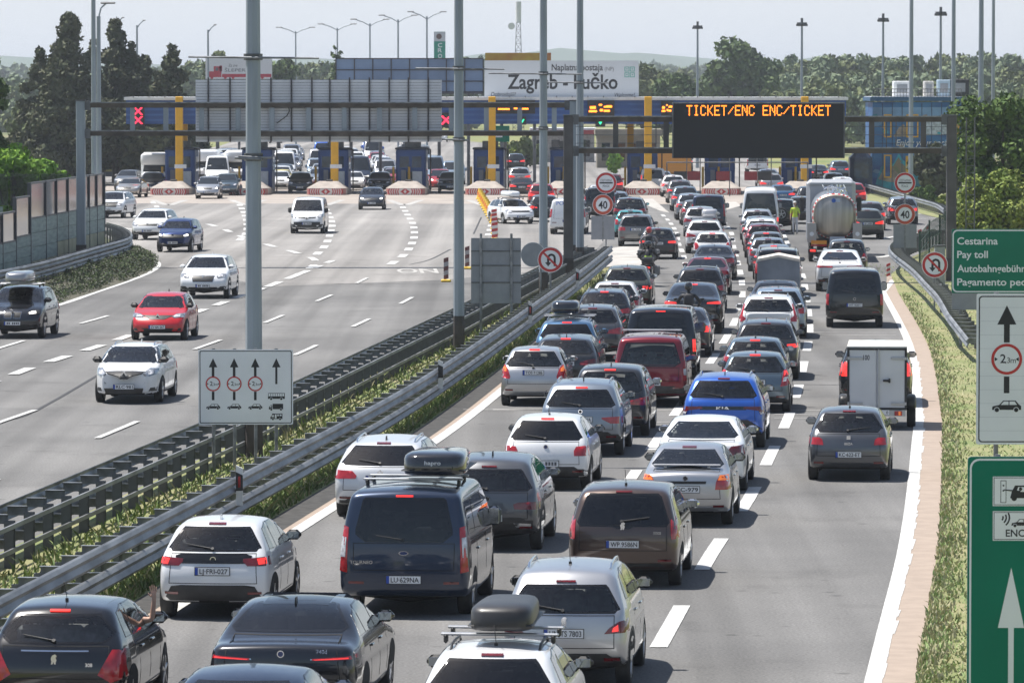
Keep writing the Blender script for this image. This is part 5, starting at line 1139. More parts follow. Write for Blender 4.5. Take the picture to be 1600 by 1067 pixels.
signal(216, 181, .62, 'lane signal showing red crosses at the left end of the canopy', 'xx'); signal(697, 188, .75, 'lane signal showing one red cross beside the ribbed message sign', 'x'); signal(938, 191, .5, 'lane signal with a small green arrow', 'arrow'); signal(816, 189, .4, 'tiny lane signal with a green arrow between two lamp posts', 'arrow')
# station sign on the canopy roof
def billboard(px0, y0, px1, y1, Yd, label, mat, name='billboard', posts=2, zb=0., back=False):
    a, c = ptY(px0, y0, Yd), ptY(px1, y1, Yd); w, h = c.x-a.x, a.z-c.z; r = empty(name, ((a.x+c.x)/2, Yd, zb), 0, label, 'billboard' if name == 'billboard' else 'sign'); b = MB(); b.M = Matrix.Translation((0, 0, c.z+h/2-zb)); b.box((0, .15, 0), (w, .3, h), mat)
    for i in range(posts): p = MB(); x = w*((i+.5)/posts-.5); p.cyl((x, .5, 0), (x, .5, a.z-zb), .14, GALVD, 8); p.build('post', r)
    return r, b, w, h, lambda px, py: (ptY(px, py, Yd).x-r.location.x, ptY(px, py, Yd).z-c.z-h/2)
BW = pm('billboard_grey', (.50, .52, .545), .5, var=.05, vscale=.3)
r, b, w, h, q = billboard(757, 95, 998, 153, 396.5, 'grey station sign reading Naplatna postaja Zagreb - Lučko above the canopy', BW, 'station_sign', 4, zb=z(152)); s_ = sc(396.5)
for tx, px0, px1, y, hh, bo in (('Zagreb - Lučko', 793, 965, 128, 22, .022), ('Naplatna postaja', 862, 942, 105.5, 10, .014), ('(NP)', 945, 959, 108, 6, 0), ('Dobrodošli!', 767, 805, 147.5, 6.5, 0), ('Welcome!', 959, 991, 148.5, 6.5, 0)):
    m = GREYMARK if tx == '(NP)' else INK
    xc, zc = q((px0+px1)/2, y); b.text(tx, xc, zc, hh/s_, -.008, m, w=(px1-px0)/s_, bold=bo, slant=.2 if hh == 6.5 else 0)
SG = pm('pictogram_green', (.01, .28, .20), .5)
for i in (0, 1):
    for j in (0, 1):
        x, zz = q(979.5+i*8.5, 108.5+j*9); k = 3.7/s_; b.flat([(x-k, zz-k), (x+k, zz-k), (x+k, zz+k), (x-k, zz+k)], -.006, SG); k *= .72; b.flat([(x-k, zz-k), (x+k, zz-k), (x+k, zz+k), (x-k, zz+k)], -.010, BW); b.flat([(x-k*.5, zz-k*.2), (x+k*.5, zz-k*.2), (x+k*.3, zz+k*.4), (x-k*.3, zz+k*.4)], -.013, SG)
b.build('panel', r)
BB = pm('billboard_back_blue', (.20, .28, .42), .6, .2, var=.22, vscale=.25)
r, b, w, h, q = billboard(525, 92, 755, 145, 425, 'blue-grey back of a wide billboard on a dark grid frame', BB, 'billboard', 5)
for i in range(9): x = -w/2+i*w/8; b.box((x, -.03, 0), (.09, .08, h), pm('grid_dark', (.06, .06, .07), .7))
for j in range(4): b.box((0, -.04, -h/2+j*h/3), (w, .06, .09 if j else .2), pm('grid_dark', (0, 0, 0)))
b.build('panel', r)
r, b, w, h, q = billboard(321, 89, 425, 124, 560, 'white billboard with a red truck on it, behind the canopy', pm('billboard_white', (.62, .62, .63), .5), 'billboard', 3)
RT = pm('truck_print_red', (.42, .03, .05), .5)
for px0, px1, y0, y1 in ((325, 346, 112, 121), (334, 346, 104, 112), (343, 347, 103, 112), (347, 424, 116, 121)): a, c = q(px0, y1), q(px1, y0); b.flat([a, (c[0], a[1]), c, (a[0], c[1])], -.008, RT)
a, c = q(336, 111), q(341, 106); b.flat([a, (c[0], a[1]), c, (a[0]+.1, c[1])], -.012, GREYMARK)
for px in (331, 352, 364, 398, 410): b.disc(*q(px, 121.5), 2.3/sc(560.), -.014, RT, 14)
b.text('Za sve', *q(364, 102.5), 4.5/sc(560.), -.012, GREYMARK, w=.95); b.text('ŠLEPERE', *q(370, 110), 5/sc(560.), -.012, GREYMARK, w=2.6)
b.build('panel', r)
r, b, w, h, q = billboard(758, 83, 861, 120, 440, 'yellow billboard peeking out above the station sign', pm('billboard_yellow', (.50, .38, .04), .6, var=.7, vscale=.5, col2=(.38, .12, .02)), 'billboard', 2)
b.build('panel', r)
r, b, w, h, q = billboard(678, 50, 696, 112, 640, 'tall green pylon sign with white letters running downwards', pm('pylon_green', (.01, .25, .17), .5), 'pylon_sign', 1)
a, c = q(678, 65), q(696, 50.5); b.flat([a, (c[0], a[1]), c, (a[0], c[1])], -.01, BW); b.disc(*q(686, 57.5), .35, -.014, pm('pylon_brown', (.10, .05, .04), .6), 10)
for ch, y in (('C', 71), ('R', 79), ('O', 88), ('D', 97)): b.text(ch, *q(687.5, y), .50, -.012, INKW, w=.52, bold=.02)
b.build('panel', r)
r, b, w, h, q = billboard(768, 197, 796, 222, 415, 'small green direction board behind the fifth booth', SIGNG, 'direction_sign', 2)
b.flat([q(772, 207), q(792, 207), q(792, 205), q(772, 205)], -.01, SIGNTXT); b.flat([q(772, 215), q(785, 215), q(785, 212), q(772, 212)], -.01, SIGNTXT); b.build('panel', r)
# row of lane barriers under the message board (swing gates with red and black panels)
for i, (px0, px1, m) in enumerate(((1053, 1073, 'k'), (1074, 1094, 'r'), (1119, 1140, 'r'), (1163, 1183, 'r'), (1184, 1205, 'k'))):
    a, c = ptY(px0, 268, 384), ptY(px1, 282, 384); r = empty('lane_barrier', ((a.x+c.x)/2, 384, 0), 0, ('black' if m == 'k' else 'dark red')+' hanging lane panel, '+('first', 'second', 'third', 'fourth', 'fifth')[i]+' from the left under the message board', 'lane barrier'); b = MB(); b.box((0, 0, (a.z+c.z)/2), (c.x-a.x, .05, a.z-c.z), DISP if m == 'k' else pm('panel_dark_red', (.22, .012, .015), .6, var=.2)); b.build('board', r); b = MB(); b.cyl((c.x-a.x)/2*Vector((1, 0, 0))+Vector((0, .05, 0)), ((c.x-a.x)/2, .05, c.z+3.4), .04, GALVD, 6); b.build('post', r)
a, c = ptY(1042, 254, 384.3), ptY(1262, 254, 384.3); r = empty('height_bar', (a.x, 384.3, 0), 0, 'thin horizontal bar carrying the hanging lane panels', 'bar'); b = MB(); b.cyl((0, 0, a.z), (c.x-a.x, 0, a.z), .05, GALVD, 6); b.build('bar', r); b = MB(); b.cyl((0, 0, 0), (0, 0, a.z), .05, GALVD, 6); b.build('post', r); b = MB(); b.cyl((c.x-a.x, 0, 0), (c.x-a.x, 0, a.z), .05, GALVD, 6); b.build('post', r)
# dark end booth
p = ptY(1344, 300, 400); r = empty('toll_booth', (p.x, 400, 0), 0, 'dark blue rounded toll booth at the right end, beside the mural building', 'toll booth'); b = MB(); b.box((0, 0, 1.5), (1.7, 2.6, 3.0), pm('dark_booth', (.02, .035, .07), .4, var=.3), bev=.35); b.build('body', r); b = MB(); b.box((0, -1.31, 1.7), (1.1, .04, 1.2), BGL); b.build('window', r)
# ------------------------------------------------------------------ mural building
YB = 400.; s_ = sc(YB); a, c = ptY(1363, 304, YB), ptY(1502, 152, YB); w = c.x-a.x; h = c.z
r = empty('mural_building', ((a.x+c.x)/2, YB+4, 0), 0, 'blue building with a painted sea mural and the words Enjoy your vacation', 'building')
SEA = pm('mural_sea', (.010, .055, .20), .55, var=.5, vscale=.9, col2=(.03, .16, .36), stretch=(.4, 1, 1.4)); q = lambda px, py: (ptY(px, py, YB).x-r.location.x, ptY(px, py, YB).z)
b = MB(); b.box((0, 0, h/2-.2), (w, 8, h-.4), SEA)
def blot(pts, m, y=-4.012): b.flat([q(*p) for p in pts], y, m)
MG = pm('mural_green', (.10, .15, .06), .7, var=.8, vscale=1.2, col2=(.22, .17, .10)); MT = pm('mural_turquoise', (.02, .30, .38), .6, var=.5, vscale=.8); MS = pm('mural_sky', (.16, .30, .48), .6, var=.4, vscale=.4); MW = pm('mural_white', (.45, .50, .55), .6, var=.4); MO = pm('mural_rock', (.30, .24, .18), .7, var=.6, vscale=1.5)
blot([(1364, 168), (1480, 168), (1480, 178), (1430, 190), (1400, 186), (1364, 200)], MS)
blot([(1444, 186), (1478, 184), (1480, 210), (1446, 212)], MW, -4.018)
blot([(1368, 288), (1376, 262), (1388, 252), (1396, 256), (1404, 240), (1412, 252), (1440, 268), (1480, 272), (1480, 296), (1420, 300), (1390, 296)], MT, -4.014)
blot([(1372, 280), (1382, 262), (1390, 258), (1400, 262), (1412, 276), (1404, 286), (1386, 284)], MO, -4.018); blot([(1394, 262), (1404, 246), (1412, 258), (1424, 268), (1428, 280), (1408, 276)], MG, -4.022)
blot([(1396, 214), (1404, 200), (1412, 194), (1418, 204), (1420, 214)], MO, -4.016)
b.text('Enjoy your vacation', q(1400, 223)[0], q(0, 223)[1], 9.5/s_, -4.03, INKW, w=100/s_, align='L', slant=.22)
for k in range(1, 9): b.box((-w/2+w*k/9, -4.03, h/2-.2), (.05, .05, h-.5), pm('panel_seam', (.02, .05, .11), .6))
r8 = random.Random(9)
for k in range(26):
    px, py = r8.uniform(1366, 1490), r8.uniform(170, 296); s8 = r8.uniform(2, 7); blot([(px-s8, py), (px-s8*.3, py-s8*r8.uniform(.3, 1)), (px+s8*.6, py-s8*.5), (px+s8, py+s8*.2), (px+s8*.2, py+s8*.5)], r8.choice([MT, MS, SEA, MG, MO, MS]), -4.0125-.0006*k)
b.build('wall', r)
for px0, px1, y0, y1 in ((1381, 1393, 179, 215), (1416, 1435, 179, 215), (1381, 1393, 242, 278), (1415, 1419, 244, 282), (1494, 1499, 184, 210)):
    f = MB(); a_, c_ = q(px0, y1), q(px1, y0); t = .10; f.box(((a_[0]+c_[0])/2, -4.03, a_[1]+t/2), (c_[0]-a_[0], .08, t), YEL); f.box(((a_[0]+c_[0])/2, -4.03, c_[1]-t/2), (c_[0]-a_[0], .08, t), YEL)
    for x in (a_[0]+t/2, c_[0]-t/2): f.box((x, -4.03, (a_[1]+c_[1])/2), (t, .08, c_[1]-a_[1]-2*t-.005), YEL)
    fo = f.build('window_frame', r); f = MB(); f.box(((a_[0]+c_[0])/2, -4.01, (a_[1]+c_[1])/2), (c_[0]-a_[0]-2*t, .03, c_[1]-a_[1]-2*t), SEA); f.build('pane', fo)
b = MB(); b.box((0, 0, h-.15), (w+.4, 8.4, .3), pm('roof_edge_blue', (.03, .10, .20), .6)); b.box((0, 0, h+.02), (w+.2, 8.2, .05), TOLLW)
for i in range(30): b.cyl((-w/2+i*w/29, -4.1, h), (-w/2+i*w/29, -4.1, h+.62), .025, GALVD, 4)
b.cyl((-w/2, -4.1, h+.62), (w/2, -4.1, h+.62), .03, GALVD, 5); b.cyl((-w/2, -4.1, h+.35), (w/2, -4.1, h+.35), .025, GALVD, 5); b.build('roof', r)
b = MB(); x = q(1356, 240)[0]; b.box((x, -3.4, 1.6), (.45, 1, 3.2), pm('pink_post', (.45, .28, .24), .7)); b.build('annex', r)
for px0, px1, y0, y1, m, lb in ((1395, 1422, 127, 152, TOLLW, 'large white box unit on the mural building roof, left'), (1443, 1458, 127, 152, pm('unit_grey', (.50, .49, .47), .6, var=.2), 'narrow grey chimney-like unit on the mural building roof'), (1464, 1484, 125, 152, pm('unit_blue', (.36, .47, .56), .5), 'light blue box unit on the mural building roof'), (1484, 1513, 124, 141, pm('unit_black', (.02, .022, .025), .6), 'wide black unit on the mural building roof, right')):
    a_, c_ = ptY(px0, y1, YB+3), ptY(px1, y0, YB+3); u = empty('roof_unit', ((a_.x+c_.x)/2, YB+3, h+.05), 0, lb, 'roof unit'); b = MB(); b.box((0, 0, (c_.z-h-.05)/2), (c_.x-a_.x, 1.4, c_.z-h-.05), m, bev=.05); b.build('casing', u); b = MB(); b.box((0, -.72, (c_.z-h)*.5), ((c_.x-a_.x)*.6, .03, (c_.z-h)*.5), SIGNBACK); b.build('grille', u)
# telecom tower, left industrial hall, far buildings
r = empty('telecom_tower', ptY(810, 100, 900)*1, 0, 'lattice telecom tower with a pale cylinder top, behind the yellow billboard', 'tower'); r.location.z = 0; b = MB(); zt = ptY(0, 36, 900).z
for i in range(16):
    z0, z1_ = zt*i/16, zt*(i+1)/16; w0, w1 = 1.0-.65*i/16, 1.0-.65*(i+1)/16
    C0 = [(sx*w0, sy*w0, z0) for sx, sy in ((-1, -1), (1, -1), (1, 1), (-1, 1))]; C1 = [(sx*w1, sy*w1, z1_) for sx, sy in ((-1, -1), (1, -1), (1, 1), (-1, 1))]
    for k in range(4): b.cyl(C0[k], C1[k], .07, GALVD, 4); b.cyl(C0[k], C1[(k+1) % 4], .045, GALVD, 4); b.cyl(C1[k], C1[(k+1) % 4], .045, GALVD, 4)
b.build('lattice', r); b = MB(); b.cyl((0, 0, zt), (0, 0, ptY(0, 3, 900).z), .48, TOLLW, 14); b.build('antenna', r); b = MB(); b.cyl((-1.2, -.2, zt-.6), (-1.2, -.55, zt-.6), .6, TOLLW, 14); b.build('dish', r)
r = empty('industrial_hall', ptY(150, 250, 470)*1, 0, 'dark low hall with yellow and blue bands behind the left conifers', 'building'); r.location.z = 0; s_ = sc(470.); b = MB(); b.box((2, 3, 2.2), (15, 6, 4.4), pm('hall_dark', (.035, .04, .045), .7, var=.3)); b.build('wall', r); b = MB(); b.box((2, -.03, .9), (15, .05, .9), pm('hall_yellow', (.20, .17, .03), .7)); b.box((2, -.03, 3.7), (15, .05, 1.2), pm('hall_green', (.06, .085, .075), .7)); b.build('band', r)
for px, w_ in ((213, 1.2), (230, .9)): b = MB(); x = ptY(px, 0, 470).x-r.location.x; b.box((x, -.06, 2.0), (w_, .05, 3.2), pm('hall_blue_pane', (.05, .07, .13), .4, var=.4)); b.build('pane', r)
for px0, px1, y0, y1, Yd, m, lb in ((828, 932, 198, 213, 560, 'red', 'low red and white filling-station roof behind the canopy'), (1258, 1320, 238, 245, 620, 'org', 'low orange-brown building behind the right lanes'), (930, 1035, 200, 225, 520, 'tan', 'tan shed with dark openings left of the amber message board'), (60, 128, 150, 166, 700, 'wht', 'pale low house roof behind the leftmost tree')):
    a_, c_ = ptY(px0, y1, Yd), ptY(px1, y0, Yd); r = empty('low_building', ((a_.x+c_.x)/2, Yd, 0), 0, lb, 'building'); W_ = c_.x-a_.x; H_ = max(c_.z, 2)
    mm = {'red': pm('station_red', (.32, .04, .045), .6), 'org': pm('brick_orange', (.32, .13, .06), .8, var=.2), 'tan': pm('shed_tan', (.25, .22, .17), .8, var=.3, vscale=.4), 'wht': pm('house_white', (.45, .42, .40), .8)}[m]
    b = MB(); b.box((0, 4, (H_-.7)/2), (W_*.94, 7, H_-.7), pm('low_wall', (.30, .28, .26), .8, var=.3) if m in ('red', 'wht') else mm); b.build('wall', r); b = MB(); b.box((0, 4, H_-.4), (W_, 8, .5), TOLLW if m == 'red' else mm); b.box((0, -.02, H_-.6), (W_, .1, .45), mm); b.build('roof', r)
    for k in range(4): b = MB(); b.box((W_*(k-1.5)/4.4, .48, H_*.4), (W_*.12, .06, H_*.45), BLKGLASS); b.build('window', r)
b = MB(); b.box((0, 0, 1.3), (4.6, 2.2, 2.4), pm('tank_orange', (.60, .25, .03), .6), bev=.3); o = b.build('tank_container'); o.location = ptY(1040, 240, 470); o.location.z = 0; tag(o, 'orange tank container behind the left edge of the message board', 'container')
# ------------------------------------------------------------------ temporary traffic control
CY = pm('barrier_yellow', (.72, .40, .02), .5, var=.3, vscale=6, col2=(.75, .55, .05)); CR = pm('post_red', (.48, .04, .035), .5); CW = pm('post_white', (.68, .66, .62), .5)
def guide_post(px, py, hgt, label, c1=CR, c2=CW, group=None, base=True, w_=.13):
    p = gp(px, py); r = empty('guide_post', p, 0, label, 'guide post', group); b = MB(); n = 5
    for i in range(n): z0, z1_ = .1+(hgt-.1)*i/n, .1+(hgt-.1)*(i+1)/n; b.M = Matrix.Translation((0, 0, 0)); b.add([(-w_, -.03, z0), (w_, -.03, z0+.06), (w_, -.03, z1_+.06), (-w_, -.03, z1_), (-w_, .03, z0), (w_, .03, z0+.06), (w_, .03, z1_+.06), (-w_, .03, z1_)], [(0, 1, 2, 3), (7, 6, 5, 4), (0, 4, 5, 1), (1, 5, 6, 2), (2, 6, 7, 3), (3, 7, 4, 0)], c1 if i % 2 == 0 else c2)
    b.build('blade', r)
    if base: b = MB(); b.box((0, 0, .06), (.42, .36, .12), CY, bev=.04); b.build('base', r)
DK = pm('post_dark_red', (.14, .05, .045), .6); DW = pm('post_grey', (.38, .36, .35), .6)
guide_post(697, 441, .98, 'dark red striped guide post on a yellow foot in the plaza', DK, DW, w_=.10); guide_post(730, 421, .98, 'dark red striped guide post just right of the lamp post', DK, DW, w_=.10)
guide_post(1388, 436, .62, 'short red and white guide post at the tip of the right guard rail', base=False, w_=.08)
guide_post(1437, 388, .9, 'red and white guide post by the green wire fence, left of two', base=False, w_=.09); guide_post(1450, 384, 1.0, 'red and white guide post by the green wire fence, right of two', base=False, w_=.09)
for k, (px, py) in enumerate(((773, 375), (772.5, 367), (772, 359), (772, 352))): guide_post(px, py, .9, 'red and white guide post in the line left of the white parked car', group='red and white posts beside the white car', w_=.16)
for k in range(11):
    u = k/10; px, py = 750+22*u, 312+37*u; p = gp(px, py); r = empty('traffic_cone', p, 0, 'yellow and orange lane cone in the row before the fifth toll island', 'traffic cone', 'row of yellow lane cones'); b = MB(); b.cyl((0, 0, .08), (0, 0, .8), .26, CY, 10, .12); b.build('cone', r); b = MB(); b.box((0, 0, .05), (.6, .6, .1), CY, bev=.03); b.build('base', r); b = MB(); b.cyl((0, 0, .35), (0, 0, .55), .22, pm('cone_orange', (.70, .20, .03), .5), 10, .185); b.build('band', r)
c = ptY(791, 325, 330); r = empty('portable_sign', (c.x, 330, 0), 0, 'grey back of a round sign on a portable stand before the white car', 'portable sign'); b = MB(); b.cyl((0, 0, c.z), (0, .03, c.z), .50, SIGNBACK, 28); b.build('disc', r); b = MB(); b.cyl((0, -.03, 0), (0, -.03, c.z), .04, GALVD, 8); b.box((0, 0, .05), (.9, .5, .1), BLACK); b.cyl((.2, -.03, 0), (.2, -.03, c.z-.3), .03, GALVD, 6); b.build('stand', r)
# ------------------------------------------------------------------ trees
def leafm(name, c, d): return pm('leaf_'+name, c, .7, var=.0, vscale=.35, col2=d, spec=.25)
LF = dict(wood=[leafm('wood_a', (.15, .20, .11), (.19, .235, .13)), leafm('wood_b', (.12, .165, .10), (.155, .20, .11))], conifer=[leafm('conifer_a', (.062, .076, .038), (.08, .095, .045)), leafm('conifer_b', (.07, .078, .038), (.085, .088, .045))], lime=[leafm('lime_a', (.17, .31, .025), (.24, .38, .04)), leafm('lime_b', (.12, .25, .025), (.16, .30, .03))], broad=[leafm('broad_a', (.075, .12, .038), (.105, .15, .048)), leafm('broad_b', (.052, .09, .03), (.08, .12, .04))],  # wood leaves are lightened: part of the distance haze is put into their colour
    acacia=[leafm('acacia_a', (.075, .135, .022), (.12, .18, .035)), leafm('acacia_b', (.05, .10, .02), (.08, .13, .03))], olive=[leafm('olive_a', (.125, .16, .06), (.17, .19, .08)), leafm('olive_b', (.09, .125, .045), (.13, .155, .065))], yel=[leafm('yel_a', (.19, .24, .04), (.24, .26, .06)), leafm('yel_b', (.13, .19, .03), (.17, .21, .05))])
BARK = pm('bark', (.07, .055, .042), .95, var=.5, vscale=3, bump=.6, bscale=12, stretch=(3, 3, .6))
def leaves(r, cen, rad, n, size, flat=.75):
    """n leaf faces filling balls: arrays of quads"""
    cen = np.array(cen); rad = np.array(rad); wgt = rad**2/np.sum(rad**2); k = r.choice(len(cen), n, p=wgt)
    d = r.normal(size=(n, 3)); d /= np.linalg.norm(d, axis=1)[:, None]; rr = rad[k]*(r.random(n)**.45); P = cen[k]+d*rr[:, None]*np.array((1, 1, flat))
    nn = d+r.normal(size=(n, 3))*.75; nn /= np.linalg.norm(nn, axis=1)[:, None]; a = np.cross(nn, r.normal(size=(n, 3))); a /= np.linalg.norm(a, axis=1)[:, None]; b = np.cross(nn, a); s = (size*r.uniform(.6, 1.35, n))[:, None]
    return np.stack([P-a*s, P-b*s*.55, P+a*s, P+b*s*.55], 1)
def leafmesh(name, Q, mats, r, parent=None, idx=None):
    n = len(Q); me = bpy.data.meshes.new(name); me.vertices.add(4*n); me.vertices.foreach_set('co', Q.reshape(-1).astype(np.float32)); me.loops.add(4*n); me.loops.foreach_set('vertex_index', np.arange(4*n, dtype=np.int32)); me.polygons.add(n); me.polygons.foreach_set('loop_start', np.arange(0, 4*n, 4, dtype=np.int32))
    for m in mats: me.materials.append(m)
    me.polygons.foreach_set('material_index', (r.integers(0, len(mats), n) if idx is None else idx).astype(np.int32)); me.update(calc_edges=True)
    return link(name, me, parent)
def tree(loc, h, cr, label, kind='broad', n=2600, size=.28, seed=0, trunk=.35, group=None, shape='round', name='tree', z0=.28, lean=0):
    r = np.random.default_rng(seed+17); root = empty(name, loc, 0, label, 'tree' if name != 'bush' else 'bush', group); b = MB(); limbs = []
    if shape == 'conifer':
        b.cyl((0, 0, 0), (0, 0, h*.95), cr*.10, BARK, 8, .04); cen = []; rad = []
        for i in range(74):
            u = r.random()**.8; z = h*(.10+.86*u); R_ = cr*1.2*(1-u)**.78*r.uniform(.1, 1.0); a = r.uniform(0, 2*math.pi); cen.append((R_*math.cos(a), R_*math.sin(a), z)); rad.append(cr*(.44-.28*u)*r.uniform(.6, 1.25)); i % 3 or b.cyl((0, 0, z-.2), (R_*math.cos(a)*.8, R_*math.sin(a)*.8, z), .07, BARK, 5, .02)
        cen.append((0, 0, h*.96)); rad.append(cr*.14)
    else:
        zc = h*(z0+(1-z0)*.5); rz = h*(1-z0)*.5; cen = []; rad = []; b.cyl((0, 0, 0), (lean*.3, 0, h*z0*1.15), cr*.075+.08, BARK, 9, cr*.055+.05)
        for i in range(34):
            d = r.normal(size=3); d /= np.linalg.norm(d); q = r.uniform(.45, .86); c = (d[0]*cr*q+lean, d[1]*cr*q, zc+d[2]*rz*q); cen.append(c); rad.append(min(cr, rz)*r.uniform(.24, .44))
            if i < 13: b.cyl((lean*.3, 0, h*z0*1.0), (c[0]*.85, c[1]*.85, c[2]), cr*.035+.03, BARK, 6, .025)
    b.build('trunk', root); leafmesh('crown', leaves(r, cen, rad, n, size, .85), LF[kind], r, root); return root
def tpx(px, ytop, pw, Yd, label, kind='broad', **kw):
    t = ptY(px, ytop, Yd); cr = pw/2/sc(Yd); return tree((t.x, Yd, 0), t.z, cr, label, kind, **kw)
tpx(108, 18, 150, 430, 'tallest dark conifer left of the two grey lamp posts', 'conifer', n=21600, size=.21, seed=1, shape='conifer', group=None)
tpx(62, 70, 90, 436, 'short dark conifer with a side branch at the left of the clump', 'conifer', n=8640, size=.21, seed=2, shape='conifer')
tpx(180, 25, 130, 440, 'dark conifer behind the two grey lamp posts', 'conifer', n=19200, size=.21, seed=3, shape='conifer')
tpx(226, 84, 100, 445, 'low dark conifer between the lamp posts and the rounded conifer', 'conifer', n=9600, size=.21, seed=4, shape='conifer')
tpx(268, 66, 100, 435, 'rounded dark conifer at the right end of the left clump', 'conifer', n=15600, size=.21, seed=5, shape='conifer')
tpx(84, 92, 90, 424, 'dark conifer with a ragged top in front of the tallest one', 'conifer', n=9000, size=.21, seed=41, shape='conifer')
tpx(146, 58, 80, 438, 'dark conifer filling the gap left of the lamp posts', 'conifer', n=9000, size=.21, seed=42, shape='conifer')
tpx(205, 62, 80, 440, 'narrow dark conifer right of the lamp posts', 'conifer', n=8000, size=.21, seed=43, shape='conifer')
tpx(246, 108, 80, 432, 'small dark conifer left of the rounded one', 'conifer', n=7000, size=.21, seed=44, shape='conifer')
tpx(140, 120, 120, 428, 'broad dark conifer filling the foot of the left clump', 'conifer', n=12000, size=.21, seed=6, z0=.12)
tpx(232, 150, 110, 428, 'olive-dark shrub mass under the left conifers', 'conifer', n=4000, size=.32, seed=7, z0=.1)
tpx(-22, 30, 78, 250, 'dark drooping tree cut by the left edge', 'broad', n=5000, size=.20, seed=8, z0=.1)
tpx(18, 208, 120, 248, 'bright lime-green bush behind the noise barrier', 'lime', n=9000, size=.14, seed=9, z0=.08, name='bush')
tpx(76, 228, 84, 256, 'lower lime-green bush spilling over the noise barrier', 'lime', n=6000, size=.13, seed=10, z0=.05, name='bush')
tpx(1157, 52, 118, 760, 'big round oak standing alone right of centre', 'broad', n=9000, size=.46, seed=11, z0=.16)
tpx(1068, 100, 60, 720, 'rounded tree left of the big oak', 'broad', n=4000, size=.40, seed=12, z0=.1); tpx(1006, 88, 84, 800, 'yellowish tree behind the right end of the station sign', 'olive', n=5000, size=.42, seed=13, z0=.08); tpx(1040, 118, 54, 700, 'low dark tree between the station sign and the oak', 'broad', n=3000, size=.38, seed=14, z0=.05)
tpx(527, 62, 24, 600, 'thin bare-looking treetop above the blue billboard back', 'broad', n=420, size=.25, seed=15, z0=.5); tpx(340, 72, 52, 640, 'grey-green tree behind the truck billboard', 'olive', n=3500, size=.35, seed=16, z0=.1); tpx(435, 82, 70, 690, 'round tree right of the nearest lamp post, in the distance', 'broad', n=4000, size=.38, seed=17, z0=.1)
tpx(60, 150, 110, 520, 'pale green tree at the far left behind the conifers', 'olive', n=3500, size=.36, seed=18, z0=.1)
tpx(1562, 132, 190, 262, 'large feathery acacia at the right edge behind the green toll sign', 'acacia', n=20000, size=.15, seed=19, z0=.12, lean=.4)
tpx(1618, 105, 150, 280, 'tall acacia cut by the right edge', 'acacia', n=12000, size=.16, seed=20, z0=.1)
tpx(1556, 262, 150, 236, 'yellow-green shrub in front of the acacia, above the green toll sign', 'yel', n=14000, size=.11, seed=21, z0=.05, name='bush'); tpx(1512, 290, 50, 250, 'light green shrub left of the yellow-green one, beside the gantry column', 'acacia', n=4000, size=.11, seed=22, z0=.05, name='bush')
tpx(1462, 225, 90, 378, 'dark tree in the shade right of the mural building', 'conifer', n=5000, size=.24, seed=23, z0=.05); tpx(1446, 290, 44, 352, 'small round bush behind the far right guard rail', 'acacia', n=2200, size=.14, seed=24, z0=.03, name='bush'); tpx(1478, 305, 40, 346, 'small leafy bush below the blue arrow sign', 'yel', n=1800, size=.13, seed=25, z0=.03, name='bush')
tpx(822, 212, 46, 520, 'round green bush between two lamp posts behind the toll', 'olive', n=2600, size=.26, seed=26, z0=.05, name='bush'); tpx(795, 222, 40, 520, 'low bush beside the green direction board', 'yel', n=1800, size=.26, seed=27, z0=.05, name='bush'); tpx(961, 236, 26, 480, 'small bright bush left of the seventh toll booth', 'lime', n=1200, size=.2, seed=28, z0=.05, name='bush')
# plants at the foot of the curved rail
r_ = np.random.default_rng(5); b = []
while len(b) < 420:
    k = r_.integers(0, len(BARL)-1); P = BARL[k].lerp(BARL[k+1], r_.random()); Qp = min(BR, key=lambda q: (q-P).length); d_ = (Qp-P); u = r_.uniform(.06, .98)
    if d_.length < 14: c = P+d_*u; b.append((c.x, c.y, .12+.2*r_.random()*min(1, u*3)))
Q = leaves(r_, b, [.30]*len(b), 42000, .042, .9); Q[:, :, 2] = np.maximum(Q[:, :, 2], .03); tag(leafmesh('kerb_weeds_foliage', Q, LF['conifer']+LF['broad']+[leafm('weed_grey', (.16, .16, .13), (.22, .22, .19))], r_), kind='stuff')
# woods and hills
def wood(name, spans, kinds, per, size, seed, kind='stuff'):
    r = np.random.default_rng(seed); Qs = []; ids = []; mats = [m for k in kinds for m in LF[k]]
    for (px0, px1, Yd, dY, top0, top1, n, wpx) in spans:
        for i in range(n):
            u = (i+r.uniform(.1, .9))/n; Y_ = Yd+r.uniform(0, dY); px = px0+(px1-px0)*u; yt = top0+(top1-top0)*u+r.normal(0, 2.2); t = ptY(px, yt, Y_); cr = wpx/2/sc(Y_)*r.uniform(.7, 1.25); zt = max(t.z, 4)
            cen = [(t.x+r.normal(0, cr*.45), Y_+r.normal(0, cr*.45), zt-cr*.5-abs(r.normal(0, zt*.22))) for _ in range(9)]; rad = [cr*r.uniform(.35, .62) for _ in cen]
            for _ in range(6): cen.append((t.x+r.normal(0, cr*.6), Y_+r.normal(0, cr*.4), r.uniform(1, max(1.5, zt*.6)))); rad.append(cr*.55)
            Qs.append(leaves(r, cen, rad, per, size*Y_/1000, .9)); k = r.integers(len(kinds)); ids.append(2*k+r.integers(0, 2, per))
    o = leafmesh(name, np.concatenate(Qs), mats, r, idx=np.concatenate(ids)); return tag(o, kind=kind)
wood('wood_foliage', [(290, 770, 950, 150, 93, 91, 30, 46), (-30, 320, 900, 150, 120, 100, 18, 60), (960, 1090, 1200, 200, 108, 112, 10, 40), (1238, 1640, 900, 120, 84, 80, 26, 52), (1200, 1640, 800, 90, 110, 102, 24, 56), (1200, 1640, 690, 60, 134, 124, 22, 48)], ('wood', 'olive', 'wood'), 1300, .62, 31)
